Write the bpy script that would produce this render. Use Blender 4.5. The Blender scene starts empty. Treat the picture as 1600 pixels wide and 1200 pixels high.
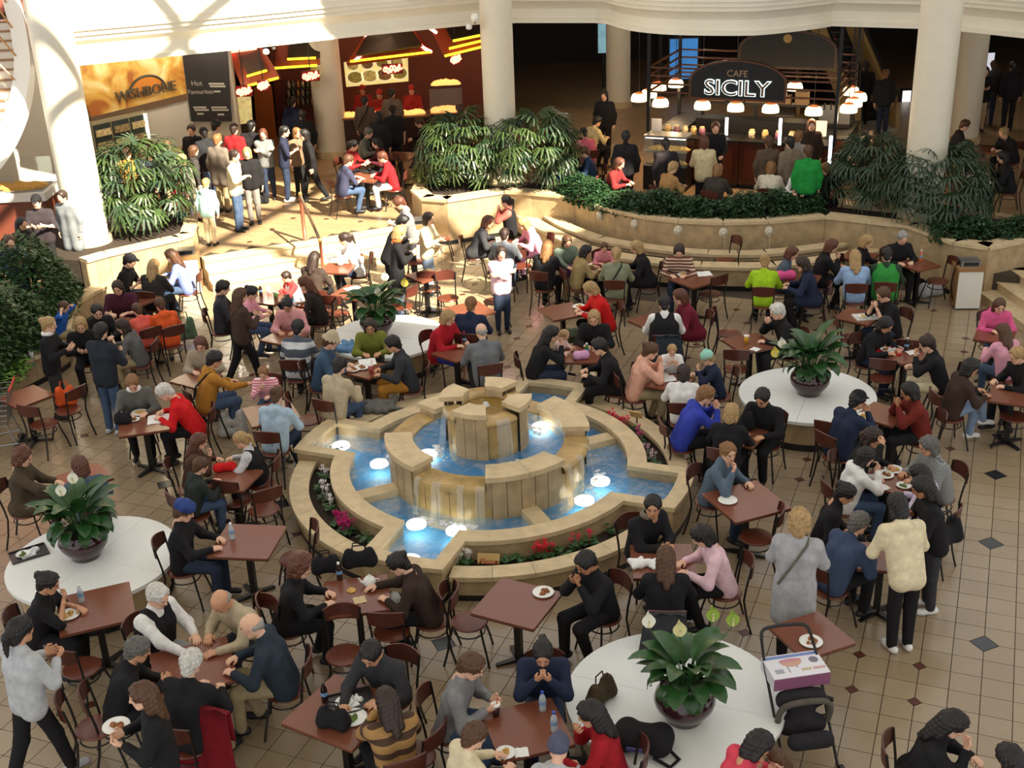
import bpy, math, random
import numpy as np
from mathutils import Vector, Matrix

# ------------------------------------------------------------------ camera, light, exposure
CAM_F, CAM_PITCH, CAM_ROLL, CAM_H = 1920.2, math.radians(24.04), math.radians(-2.24), 8.0
FW = np.array([0, math.cos(CAM_PITCH), -math.sin(CAM_PITCH)])
_r = np.array([1.0, 0, 0]); _u = np.cross(_r, FW)
_c, _s = math.cos(CAM_ROLL), math.sin(CAM_ROLL)
RT = _c * _r + _s * _u
UP = -_s * _r + _c * _u
SC = bpy.context.scene
cam_d = bpy.data.cameras.new('camera'); cam = bpy.data.objects.new('camera', cam_d)
SC.collection.objects.link(cam); SC.camera = cam
cam_d.sensor_width = 36.0; cam_d.lens = CAM_F / 1600.0 * 36.0; cam_d.clip_end = 300
cam.matrix_world = Matrix(((RT[0], UP[0], -FW[0], 0), (RT[1], UP[1], -FW[1], 0), (RT[2], UP[2], -FW[2], CAM_H), (0, 0, 0, 1)))

world = bpy.data.worlds.new('sky'); SC.world = world; world.use_nodes = True
bg = world.node_tree.nodes['Background']
bg.inputs[0].default_value = (0.97, 0.99, 1.0, 1); bg.inputs[1].default_value = 1.14

SUN_DIR = Vector((-0.60, 0.62, -0.72)).normalized()
sun_d = bpy.data.lights.new('sun', 'SUN'); sun_d.energy = 20.0; sun_d.angle = math.radians(0.6); sun_d.color = (1.0, 0.90, 0.70)
sun = bpy.data.objects.new('sun', sun_d); SC.collection.objects.link(sun)
sun.rotation_euler = SUN_DIR.to_track_quat('-Z', 'Y').to_euler(); sun.location = (12, -10, 18)

vs = SC.view_settings
vs.view_transform = 'Standard'; vs.look = 'None'; vs.gamma = 1.0; vs.use_curve_mapping = False
vs.exposure = 0.0

# ------------------------------------------------------------------ helpers
random.seed(4)
COL = SC.collection
def P(px, py, z=0.0):
    d = FW * CAM_F + (px - 800) * RT - (py - 600) * UP
    t = (z - CAM_H) / d[2]
    return np.array([d[0] * t, d[1] * t, z])
def PY(px, py, Y):
    d = FW * CAM_F + (px - 800) * RT - (py - 600) * UP
    t = Y / d[1]
    return np.array([d[0] * t, Y, CAM_H + d[2] * t])
def lin(c):
    return tuple(((v / 255.0) / 12.92 if v / 255.0 <= 0.04045 else ((v / 255.0 + 0.055) / 1.055) ** 2.4) for v in c)
MATS = {}
def mat(name, rgb, rough=0.6, metal=0.0, noise=0.0, nscale=8.0, emit=0.0, alpha=1.0, bump=0.0, trans=0.0, spec=0.5, srgb=True, coat=0.0):
    if name in MATS: return MATS[name]
    m = bpy.data.materials.new(name); m.use_nodes = True; nt = m.node_tree; b = nt.nodes['Principled BSDF']
    c = lin(rgb) if srgb else rgb
    b.inputs['Base Color'].default_value = (*c, 1); b.inputs['Roughness'].default_value = rough; b.inputs['Metallic'].default_value = metal
    b.inputs['Specular IOR Level'].default_value = spec; b.inputs['Alpha'].default_value = alpha
    b.inputs['Transmission Weight'].default_value = trans; b.inputs['Coat Weight'].default_value = coat
    if emit:
        b.inputs['Emission Color'].default_value = (*c, 1); b.inputs['Emission Strength'].default_value = emit
    if noise or bump:
        tc = nt.nodes.new('ShaderNodeTexCoord'); n = nt.nodes.new('ShaderNodeTexNoise'); n.inputs['Scale'].default_value = nscale; n.inputs['Detail'].default_value = 4
        nt.links.new(tc.outputs['Object'], n.inputs['Vector'])
        if noise:
            r = nt.nodes.new('ShaderNodeValToRGB'); e = r.color_ramp.elements
            e[0].position = 0.3; e[1].position = 0.7
            e[0].color = (*[v * (1 - noise) for v in c], 1); e[1].color = (*[min(1, v * (1 + noise)) for v in c], 1)
            nt.links.new(n.outputs['Fac'], r.inputs[0]); nt.links.new(r.outputs[0], b.inputs['Base Color'])
        if bump:
            bp = nt.nodes.new('ShaderNodeBump'); bp.inputs['Strength'].default_value = bump; bp.inputs['Distance'].default_value = 0.02
            nt.links.new(n.outputs['Fac'], bp.inputs['Height']); nt.links.new(bp.outputs[0], b.inputs['Normal'])
    MATS[name] = m
    return m
def tag(o, label=None, cat=None, group=None, kind=None):
    if label: o['label'] = label
    if cat: o['category'] = cat
    if group: o['group'] = group
    if kind: o['kind'] = kind
    return o
def empty(name, loc=(0, 0, 0), rz=0.0, parent=None):
    o = bpy.data.objects.new(name, None); COL.objects.link(o); o.location = loc; o.rotation_euler = (0, 0, rz); o.empty_display_size = 0.1
    if parent: o.parent = parent
    return o
class MB:
    def __init__(s): s.v = []; s.f = []; s.m = []
    def add(s, v, f, mi=0):
        k = len(s.v); s.v += [tuple(map(float, x)) for x in v]; s.f += [tuple(i + k for i in q) for q in f]; s.m += [mi] * len(f); return s
    def box(s, x0, x1, y0, y1, z0, z1, mi=0):
        return s.add([(x0, y0, z0), (x1, y0, z0), (x1, y1, z0), (x0, y1, z0), (x0, y0, z1), (x1, y0, z1), (x1, y1, z1), (x0, y1, z1)],
                     [(0, 3, 2, 1), (4, 5, 6, 7), (0, 1, 5, 4), (1, 2, 6, 5), (2, 3, 7, 6), (3, 0, 4, 7)], mi)
    def prism(s, poly, z0, z1, mi=0, top=True):
        n = len(poly)
        v = [(x, y, z0) for x, y in poly] + [(x, y, z1) for x, y in poly]
        f = [(i, (i + 1) % n, n + (i + 1) % n, n + i) for i in range(n)] + [tuple(range(n - 1, -1, -1))]
        if top: f.append(tuple(range(n, 2 * n)))
        return s.add(v, f, mi)
    def lathe(s, prof, n=24, c=(0, 0, 0), a0=0.0, a1=2 * math.pi, mi=0):
        full = abs(a1 - a0 - 2 * math.pi) < 1e-6
        k = n if full else n + 1
        v = []; f = []
        for i in range(k):
            a = a0 + (a1 - a0) * i / n; ca, sa = math.cos(a), math.sin(a)
            for r, z in prof: v.append((c[0] + r * ca, c[1] + r * sa, c[2] + z))
        m = len(prof)
        for i in range(n):
            j = (i + 1) % k
            for q in range(m - 1):
                f.append((i * m + q, j * m + q, j * m + q + 1, i * m + q + 1))
        return s.add(v, f, mi)
    def tube(s, pts, r, n=6, mi=0, cap=True, closed=False):
        pts = [np.array(q, float) for q in pts]; m = len(pts); rr = r if hasattr(r, '__len__') else [r] * m
        v = []; f = []
        up0 = None
        for i in range(m):
            if closed: t = pts[(i + 1) % m] - pts[i - 1]
            else: t = pts[min(i + 1, m - 1)] - pts[max(i - 1, 0)]
            t = t / (np.linalg.norm(t) + 1e-9)
            if up0 is None:
                up0 = np.array([0, 0, 1.0]) if abs(t[2]) < 0.9 else np.array([1.0, 0, 0])
            a = np.cross(t, up0); a /= (np.linalg.norm(a) + 1e-9); b = np.cross(a, t); up0 = b
            for k in range(n):
                an = 2 * math.pi * k / n
                v.append(pts[i] + rr[i] * (math.cos(an) * a + math.sin(an) * b))
        for i in range(m if closed else m - 1):
            j = (i + 1) % m
            for k in range(n):
                f.append((i * n + k, j * n + k, j * n + (k + 1) % n, i * n + (k + 1) % n)[::-1])
        if cap and not closed:
            f.append(tuple(range(n))); f.append(tuple(range((m - 1) * n, m * n))[::-1])
        return s.add(v, f, mi)
    def mesh(s, name, mats, smooth=False):
        me = bpy.data.meshes.new(name); me.from_pydata(s.v, [], s.f)
        for mm in (mats if isinstance(mats, (list, tuple)) else [mats]): me.materials.append(mm)
        if any(s.m): me.polygons.foreach_set('material_index', s.m)
        if smooth: me.polygons.foreach_set('use_smooth', [True] * len(me.polygons))
        me.update(); return me
    def build(s, name, mats, parent=None, smooth=False, loc=None, rz=None):
        return link(name, s.mesh(name, mats, smooth), parent, loc, rz)
def link(name, me, parent=None, loc=None, rz=None):
    o = bpy.data.objects.new(name, me); COL.objects.link(o)
    if loc is not None: o.location = loc
    if rz is not None: o.rotation_euler = (0, 0, rz)
    if parent: o.parent = parent
    return o
def copy_tree(o, parent=None):
    c = o.copy(); COL.objects.link(c); c.parent = parent
    for ch in o.children: copy_tree(ch, c)
    return c
def autosmooth(me, deg=35):
    me.polygons.foreach_set('use_smooth', [True] * len(me.polygons))
    try: me.set_sharp_from_angle(angle=math.radians(deg))
    except Exception: pass
    return me
def smooth_line(pts, n=6):
    """Catmull-Rom through points"""
    pts = [np.array(q, float) for q in pts]; out = []
    for i in range(len(pts) - 1):
        p0 = pts[max(i - 1, 0)]; p1 = pts[i]; p2 = pts[i + 1]; p3 = pts[min(i + 2, len(pts) - 1)]
        for k in range(n):
            t = k / n
            out.append(0.5 * (2 * p1 + (p2 - p0) * t + (2 * p0 - 5 * p1 + 4 * p2 - p3) * t * t + (3 * p1 - p0 - 3 * p2 + p3) * t ** 3))
    out.append(pts[-1]); return out
def offset_line(pts, d):
    """offset a 2D polyline to its left by d"""
    pts = [np.array(q[:2], float) for q in pts]; out = []
    for i in range(len(pts)):
        ns = []
        for a, b in ((i - 1, i), (i, i + 1)):
            if a >= 0 and b < len(pts):
                t = pts[b] - pts[a]; t /= (np.linalg.norm(t) + 1e-9); ns.append(np.array([-t[1], t[0]]))
        n = sum(ns) / len(ns); n = n / max(0.35, n @ ns[0]) if len(ns) > 1 else n
        out.append(pts[i] + n * d)
    return out
def wall_strip(mb, pts, d0, d1, z0, z1, mi=0):
    """solid wall between offsets d0 and d1 of a polyline, z0..z1 (z may be a list per point)"""
    A = offset_line(pts, d0); B = offset_line(pts, d1); n = len(A)
    if A is None: return
    v = []
    for i in range(n):
        v += [(A[i][0], A[i][1], z0), (A[i][0], A[i][1], z1), (B[i][0], B[i][1], z1), (B[i][0], B[i][1], z0)]
    f = []
    for i in range(n - 1):
        a = 4 * i; b = a + 4
        for k in range(4):
            q = (a + k, b + k, b + (k + 1) % 4, a + (k + 1) % 4)
            f.append(q if d1 > d0 else q[::-1])
    e0 = (0, 1, 2, 3); e1 = (4 * n - 4, 4 * n - 3, 4 * n - 2, 4 * n - 1)
    f += [e0 if d1 > d0 else e0[::-1], e1[::-1] if d1 > d0 else e1]
    mb.add(v, f, mi)

GRID = math.radians(-22.23); TILE = 0.3082 * 0.985
EA = np.array([math.cos(GRID), math.sin(GRID)]); EB = np.array([-math.sin(GRID), math.cos(GRID)])
TZ = 0.48        # terrace level
# ------------------------------------------------------------------ materials
def tile_mat(name, rgb, rough, var=0.10):
    m = bpy.data.materials.new(name); m.use_nodes = True; nt = m.node_tree; b = nt.nodes['Principled BSDF']; L = nt.links.new
    g = nt.nodes.new('ShaderNodeNewGeometry')
    mp = nt.nodes.new('ShaderNodeMapping'); mp.vector_type = 'TEXTURE'; mp.inputs['Rotation'].default_value = (0, 0, GRID); mp.inputs['Location'].default_value = (*TORG, 0); mp.inputs['Scale'].default_value = (TILE, TILE, 5)
    L(g.outputs['Position'], mp.inputs[0])
    fl = nt.nodes.new('ShaderNodeVectorMath'); fl.operation = 'FLOOR'; L(mp.outputs[0], fl.inputs[0])
    wn = nt.nodes.new('ShaderNodeTexWhiteNoise'); L(fl.outputs[0], wn.inputs[0])
    no = nt.nodes.new('ShaderNodeTexNoise'); no.inputs['Scale'].default_value = 9; no.inputs['Detail'].default_value = 5; L(g.outputs['Position'], no.inputs['Vector'])
    mx = nt.nodes.new('ShaderNodeMath'); mx.operation = 'ADD'; L(wn.outputs['Value'], mx.inputs[0]); L(no.outputs['Fac'], mx.inputs[1])
    r = nt.nodes.new('ShaderNodeValToRGB'); c = lin(rgb); e = r.color_ramp.elements
    e[0].position = 0.2; e[1].position = 0.9
    e[0].color = (c[0] * (1 - var), c[1] * (1 - var * 1.25), c[2] * (1 - var * 1.6), 1); e[1].color = (*[min(1, v * (1 + var)) for v in c], 1)
    dv = nt.nodes.new('ShaderNodeMath'); dv.operation = 'MULTIPLY'; dv.inputs[1].default_value = 0.5; L(mx.outputs[0], dv.inputs[0])
    L(dv.outputs[0], r.inputs[0]); L(r.outputs[0], b.inputs['Base Color']); b.inputs['Roughness'].default_value = rough
    MATS[name] = m; return m
TORG = P(1342.5, 1022.5)[:2]
M_TILE = tile_mat('beige_floor_tile', (158, 139, 113), 0.21)
M_TTILE = tile_mat('terrace_tile', (166, 140, 106), 0.4)
M_GROUT = mat('dark_grout', (70, 59, 47), 0.8)
M_REDINS = mat('oxblood_inset', (88, 44, 34), 0.3, noise=0.25, nscale=20)
M_BLKINS = mat('dark_green_inset', (38, 42, 44), 0.25, noise=0.3, nscale=25)
M_STONE = mat('travertine', (204, 182, 144), 0.55, noise=0.14, nscale=6, bump=0.05)
M_STONE2 = mat('travertine_panel', (176, 152, 116), 0.5, noise=0.2, nscale=5, bump=0.05)
M_PLINTH = mat('black_plinth', (26, 26, 28), 0.35)
M_CREAM = mat('cream_plaster', (238, 232, 214), 0.55, noise=0.03, nscale=2)
M_COLUMN = mat('column_paint', (226, 218, 198), 0.5, noise=0.03, nscale=3)
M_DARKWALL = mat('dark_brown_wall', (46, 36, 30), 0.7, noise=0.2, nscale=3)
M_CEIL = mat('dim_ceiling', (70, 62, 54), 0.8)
M_WHITE = mat('white_laminate', (236, 238, 236), 0.4, noise=0.015, nscale=4)
M_SOIL = mat('soil', (48, 36, 26), 0.95, noise=0.3, nscale=20)

# ------------------------------------------------------------------ unseen roof slabs added to block the sun; their gap shapes the lit patch
def order(q):
    ar = sum(q[i][0] * q[(i + 1) % len(q)][1] - q[(i + 1) % len(q)][0] * q[i][1] for i in range(len(q)))
    return [tuple(x) for x in (q if ar > 0 else q[::-1])]
def roof():
    z0, z1 = 13.0, 13.4
    def rect(mb, u0, u1, v0, v1, a=z0, b=z1): mb.prism(order([u0 * EA + v0 * EB, u1 * EA + v0 * EB, u1 * EA + v1 * EB, u0 * EA + v1 * EB]), a, b)
    U0, U1, V0, V1 = -24.0, 6.3, 11.3, 19.2      # opening fitted to the sun patches, square with the floor pattern
    mb = MB(); rect(mb, U0, 26, -14, V0); rect(mb, U1, 26, V0, 26); rect(mb, U0, U1, V1, V1 + 3.2)
    o = mb.build('ceiling', M_CREAM); tag(o, kind='structure')  # out-of-view slabs that keep direct sun off most of the court
    k = MB()
    for v in (14.3, 16.8): rect(k, U0, U1, v, v + 0.16, z0 + 0.1, z1 - 0.1)
    for i in range(6): rect(k, U0 + 3 + i * 5.0, U0 + 3.14 + i * 5.0, V0, V1, z0 + 0.1, z1 - 0.1)
    k.build('sun_streak_bars', M_CREAM, o)  # unseen bars added to break the sunlight into streaks
roof()

# ------------------------------------------------------------------ main floor with tiles
FC = -5.78 * EA + 13.22 * EB     # fountain centre
def lattice_xy(i, j): return TORG + TILE * (i * EA + j * EB)
def node_of(px, py):
    d = P(px, py)[:2] - TORG; return (int(round(d @ EA / TILE)), int(round(d @ EB / TILE)))
small_px = [(1342.5, 1022.5), (1434, 1041.5), (1425.7, 1100), (1328.7, 1080), (1485, 694), (1488.5, 664.5), (1253, 758), (1265, 725), (1282.5, 520), (1291, 501), (1503, 547), (1504.5, 527),
            (1457.5, 484), (1451, 520), (150, 1114.5), (319, 960), (122, 681), (455, 835), (859, 472), (820, 506), (802, 525), (806, 571), (1139, 484), (1177, 507), (1100, 540), (1086, 561),
            (725, 457), (746, 442), (378, 588), (445, 1060), (689, 1130), (1165, 987)]
big_px = [(1535, 1005), (1546, 842.5), (1551, 735), (270, 750), (435, 786), (689, 998), (30, 748)]
NODE = {node_of(*q): (0.062, 's') for q in small_px}
NODE.update({node_of(*q): (0.14, 'b') for q in big_px})
def tile_poly(i, j):
    """polygon of the tile between nodes (i,j) and (i+1,j+1), relative to its centre, in world axes"""
    g = 0.004 / TILE; out = []
    for (a, b), (s1, s2) in (((0, 0), ((0, 1), (1, 0))), ((1, 0), ((-1, 0), (0, 1))), ((1, 1), ((0, -1), (-1, 0))), ((0, 1), ((1, 0), (0, -1)))):
        x = a - 0.5 + (g if a == 0 else -g); y = b - 0.5 + (g if b == 0 else -g)
        nd = NODE.get((i + a, j + b))
        if nd:
            c = (nd[0] + 0.006) / TILE
            out.append((x + s1[0] * c, y + s1[1] * c)); out.append((x + s2[0] * c, y + s2[1] * c))
        else: out.append((x, y))
    return [tuple(TILE * (x * EA + y * EB)) for x, y in out]
fl = MB(); fl.box(-13, 15, 5.5, 27, -0.25, -0.014); FLOOR = fl.build('floor', M_GROUT); tag(FLOOR, kind='structure')
def floor_tiles():
    cand = []
    for i in range(-70, 45):
        for j in range(-30, 60):
            c = TORG + TILE * ((i + 0.5) * EA + (j + 0.5) * EB)
            if c[1] < 6.6 or c[1] > 26.3 or abs(c[0]) > 0.48 * c[1] + 3.4: continue
            if np.hypot(*(c - FC)) < 2.2: continue
            if c[1] > 21.5 + 0.35 * max(0, 4 - abs(c[0] + 1)) and c[0] > 1.5: continue
            pr = project((c[0], c[1], 0))
            inview = -20 < pr[0] < 1620 and pr[1] < 1215
            cand.append((-pr[1] if inview else 9999, i, j, c))
    cand.sort(key=lambda t: t[0])
    cache = {}
    rest = MB()
    for n, (k, i, j, c) in enumerate(cand):
        poly = tile_poly(i, j)
        if n < 300:
            key = tuple((i + a, j + b) in NODE and NODE[(i + a, j + b)][1] or '' for a, b in ((0, 0), (1, 0), (1, 1), (0, 1)))
            if key not in cache: cache[key] = MB().prism(poly, -0.014, 0).mesh('floor_tile', M_TILE)
            link('floor_tile', cache[key], FLOOR, (c[0], c[1], 0))
        else:
            q = [(x + c[0], y + c[1]) for x, y in poly]
            rest.prism(q, -0.014, 0)
    o = rest.build('floor_tiles', M_TILE, FLOOR); o['kind'] = 'stuff'
    md = {}
    for (i, j), (h, t) in NODE.items():
        if t not in md:
            md[t] = MB().prism([tuple(h * EA), tuple(h * EB), tuple(-h * EA), tuple(-h * EB)], -0.014, -0.0005).mesh('diamond_inset', M_REDINS if t == 's' else M_BLKINS)
        c = lattice_xy(i, j); link('diamond_inset', md[t], FLOOR, (c[0], c[1], 0))
def project(X):
    d = np.array(X, float) - np.array([0, 0, CAM_H]); w = d @ FW
    return (800 + CAM_F * (d @ RT) / w, 600 - CAM_F * (d @ UP) / w, w)
floor_tiles()

# ------------------------------------------------------------------ terrace, steps
step_l, step_r = P(322, 400, TZ)[:2], P(660, 346, TZ)[:2]
RW = [P(*q, 1.0)[:2] for q in ((643, 296), (658, 309), (698, 312), (788, 298), (832, 301), (898, 307), (930, 319), (960, 328), (1010, 338), (1060, 344), (1130, 347), (1200, 345), (1290, 337), (1420, 352), (1490, 378), (1545, 386))]
def terrace():
    poly = [(-18, 16.5), (-9.2, 17.6), (-8.7, 19.6), (-8.8, 21.8), (-7.7, 23.2), tuple(step_l + np.array([-0.5, -0.1])), tuple(step_l), tuple(step_r)]
    poly += [tuple(q + np.array([0.05, 0.15])) for q in RW[2:]] + [(8.75, 20.95), (9.6, 20.6), (20, 18), (20, 60), (-18, 60)]
    t = MB().prism(poly, 0.0, TZ - 0.012); o = t.build('floor.001', M_GROUT); o.name = 'floor_terrace'; tag(o, kind='structure')
    tl = MB()
    for i in range(-60, 60):
        for j in range(20, 150):
            c = TORG + TILE * ((i + 0.5) * EA + (j + 0.5) * EB)
            if c[1] < 17.5 or c[1] > 46 or abs(c[0]) > 0.46 * c[1] + 0.8: continue
            if not inside(c, poly, 0.16): continue
            h = TILE / 2 - 0.004
            tl.prism([tuple(c + h * (a * EA + b * EB)) for a, b in ((-1, -1), (1, -1), (1, 1), (-1, 1))], TZ - 0.012, TZ)
    k = tl.build('terrace_tiles', M_TTILE, o); k['kind'] = 'stuff'
    ins = MB().prism([tuple(0.075 * EA), tuple(0.075 * EB), tuple(-0.075 * EA), tuple(-0.075 * EB)], TZ - 0.005, TZ + 0.0008).mesh('diamond_inset', M_REDINS)
    for q in ((445, 322), (563, 346), (510, 342), (425, 358), (412, 337), (458, 341), (428, 305), (390, 378), (590, 330), (505, 300)):
        w = P(*q, TZ); link('diamond_inset', ins, o, (w[0], w[1], 0))
    # steps down to the main floor on the left
    d = (step_r - step_l) / np.linalg.norm(step_r - step_l); n = np.array([d[1], -d[0]])
    if n[1] > 0: n = -n
    st = empty('floor_steps'); tag(st, kind='structure')
    for k in range(3):
        a = step_l - d * 0.1 + n * 0.30 * k; b = step_r + d * 0.1 + n * 0.30 * k
        top = TZ - 0.16 * k
        mb = MB(); mb.prism([tuple(a), tuple(a + n * 0.33), tuple(b + n * 0.33), tuple(b)][::-1] if False else [tuple(a + n * 0.30), tuple(b + n * 0.30), tuple(b), tuple(a)], 0, top - 0.035)
        mb.prism([tuple(a + n * 0.325), tuple(b + n * 0.325), tuple(b), tuple(a)], top - 0.035, top + (0.002 if k == 0 else 0), 0)
        mb.build('step', M_STONE, st)
    # steps at the right edge
    a0, b0 = P(1521, 462, 0)[:2], P(1690, 585, 0)[:2]
    d = (b0 - a0) / np.linalg.norm(b0 - a0); n = np.array([-d[1], d[0]])
    for k in range(3):
        a = a0 + n * 0.32 * k; b = b0 + n * 0.32 * k; top = 0.16 * (k + 1)
        mb = MB(); mb.prism([tuple(a), tuple(b), tuple(b + n * 1.2), tuple(a + n * 1.2)], 0 if k == 0 else 0.16 * k, top - 0.03)
        mb.prism([tuple(a - n * 0.025), tuple(b - n * 0.025), tuple(b + n * 1.2), tuple(a + n * 1.2)], top - 0.03, top)
        mb.build('step', M_STONE, st)
def inside(p, poly, m=0.0):
    x, y = p; c = False; n = len(poly); dm = 9
    for i in range(n):
        x1, y1 = poly[i]; x2, y2 = poly[(i + 1) % n]
        if (y1 > y) != (y2 > y) and x < (x2 - x1) * (y - y1) / (y2 - y1) + x1: c = not c
        if m:
            d = np.array([x2 - x1, y2 - y1]); t = max(0, min(1, ((x - x1) * d[0] + (y - y1) * d[1]) / (d @ d + 1e-9)))
            dm = min(dm, math.hypot(x - x1 - t * d[0], y - y1 - t * d[1]))
    return c and (not m or dm > m)
terrace()

# ------------------------------------------------------------------ planters (walls with capped tops)
def planter_wall(name, pts, z, thick=0.28, side=1, panels=0.9, kind='structure'):
    root = empty(name); tag(root, kind=kind)
    mb = MB(); wall_strip(mb, pts, 0.02 * side, thick * side, 0.0, z - 0.06); mb.build('wall_core', M_STONE2, root)
    pl = MB(); wall_strip(pl, pts, -0.005 * side, 0.03 * side, 0.0, 0.09); pl.build('plinth', M_PLINTH, root)
    # facing panels and coping stones, piece by piece along the line
    P2 = [np.array(q) for q in pts]
    seg = []
    for a, b in zip(P2[:-1], P2[1:]):
        L = np.linalg.norm(b - a); n = max(1, int(round(L / panels)))
        for k in range(n): seg.append((a + (b - a) * k / n, a + (b - a) * (k + 1) / n))
    for a, b in seg:
        d = (b - a) / np.linalg.norm(b - a); nn = np.array([-d[1], d[0]]) * side; g = 0.003
        p = MB().prism(order([a + d * g, b - d * g, b - d * g + nn * 0.03, a + d * g + nn * 0.03]), 0.09, z - 0.062); p.build('facing_panel', M_STONE2, root)
        c = MB().prism(order([a + d * g - nn * 0.035, b - d * g - nn * 0.035, b - d * g + nn * (thick + 0.03), a + d * g + nn * (thick + 0.03)]), z - 0.06, z); c.build('coping_stone', M_STONE, root)
    return root
planter_wall('wall_back', RW, 1.0)
back_edge = [q + np.array([0, 1.5]) for q in RW[3:13]]
def planter_back():
    pts = [RW[0] + np.array([0.1, 1.9])] + [np.array([q[0], q[1] + 1.3]) for q in RW[3:14]] + [np.array([9.6, 22.9]), np.array([10.4, 21.7])]
    mb = MB(); wall_strip(mb, pts, 0, -0.2, TZ - 0.02, 1.0); mb.build('wall_rear', M_STONE2).__setitem__('kind', 'structure')
    a = MB(); wall_strip(a, [RW[0], pts[0]], 0.0, -0.25, TZ - 0.02, 1.0); a.build('wall_end', M_STONE2).__setitem__('kind', 'structure')
    # soil bed
    inner = [tuple(q + np.array([0, 0.2])) for q in RW[1:]]; outer = [tuple(q + np.array([0, -0.1])) for q in pts]
    s = MB(); s.prism(order(inner + outer[::-1]), 0.6, 0.93); s.build('planting_bed', M_SOIL).__setitem__('kind', 'structure')
planter_back()
# right pier going on to the right edge of the frame
planter_wall('wall_right', [RW[-1], P(1605, 374, 1.0)[:2], P(1680, 352, 1.0)[:2]], 1.0)
# left planter: tall curved wall in front of the big column, low seat-height wall along the hedge
LT = smooth_line([P(306, 335, 1.0)[:2], P(300, 364, 1.0)[:2], P(258, 376, 1.0)[:2], P(214, 386, 1.0)[:2], P(170, 396, 1.0)[:2], P(134, 406, 1.0)[:2]], 2)
planter_wall('wall_left', LT[::-1], 1.0, 0.22)
LL = smooth_line([P(165, 447, 0.5)[:2], P(122, 470, 0.5)[:2], P(110, 500, 0.5)[:2], P(102, 530, 0.5)[:2], P(70, 549, 0.5)[:2], P(30, 569, 0.5)[:2], P(-40, 605, 0.5)[:2], P(-150, 668, 0.5)[:2]], 2)
planter_wall('wall_hedge', LL[::-1], 0.5, 0.26)
sb = MB().prism(order([tuple(q + np.array([-0.1, 0.0])) for q in LL] + [(-10.6, 15.6), (-10.8, 22.5), (-8.4, 22.4)]), 0.1, 0.44); sb.build('planting_bed', M_SOIL).__setitem__('kind', 'structure')
sb = MB().prism(order([tuple(q + np.array([-0.02, 0.12])) for q in LT[1:]] + [(-9.6, 22.9), (-9.6, 25.4), (-6.7, 25.4)]), 0.5, 0.93); sb.build('planting_bed', M_SOIL).__setitem__('kind', 'structure')

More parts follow.
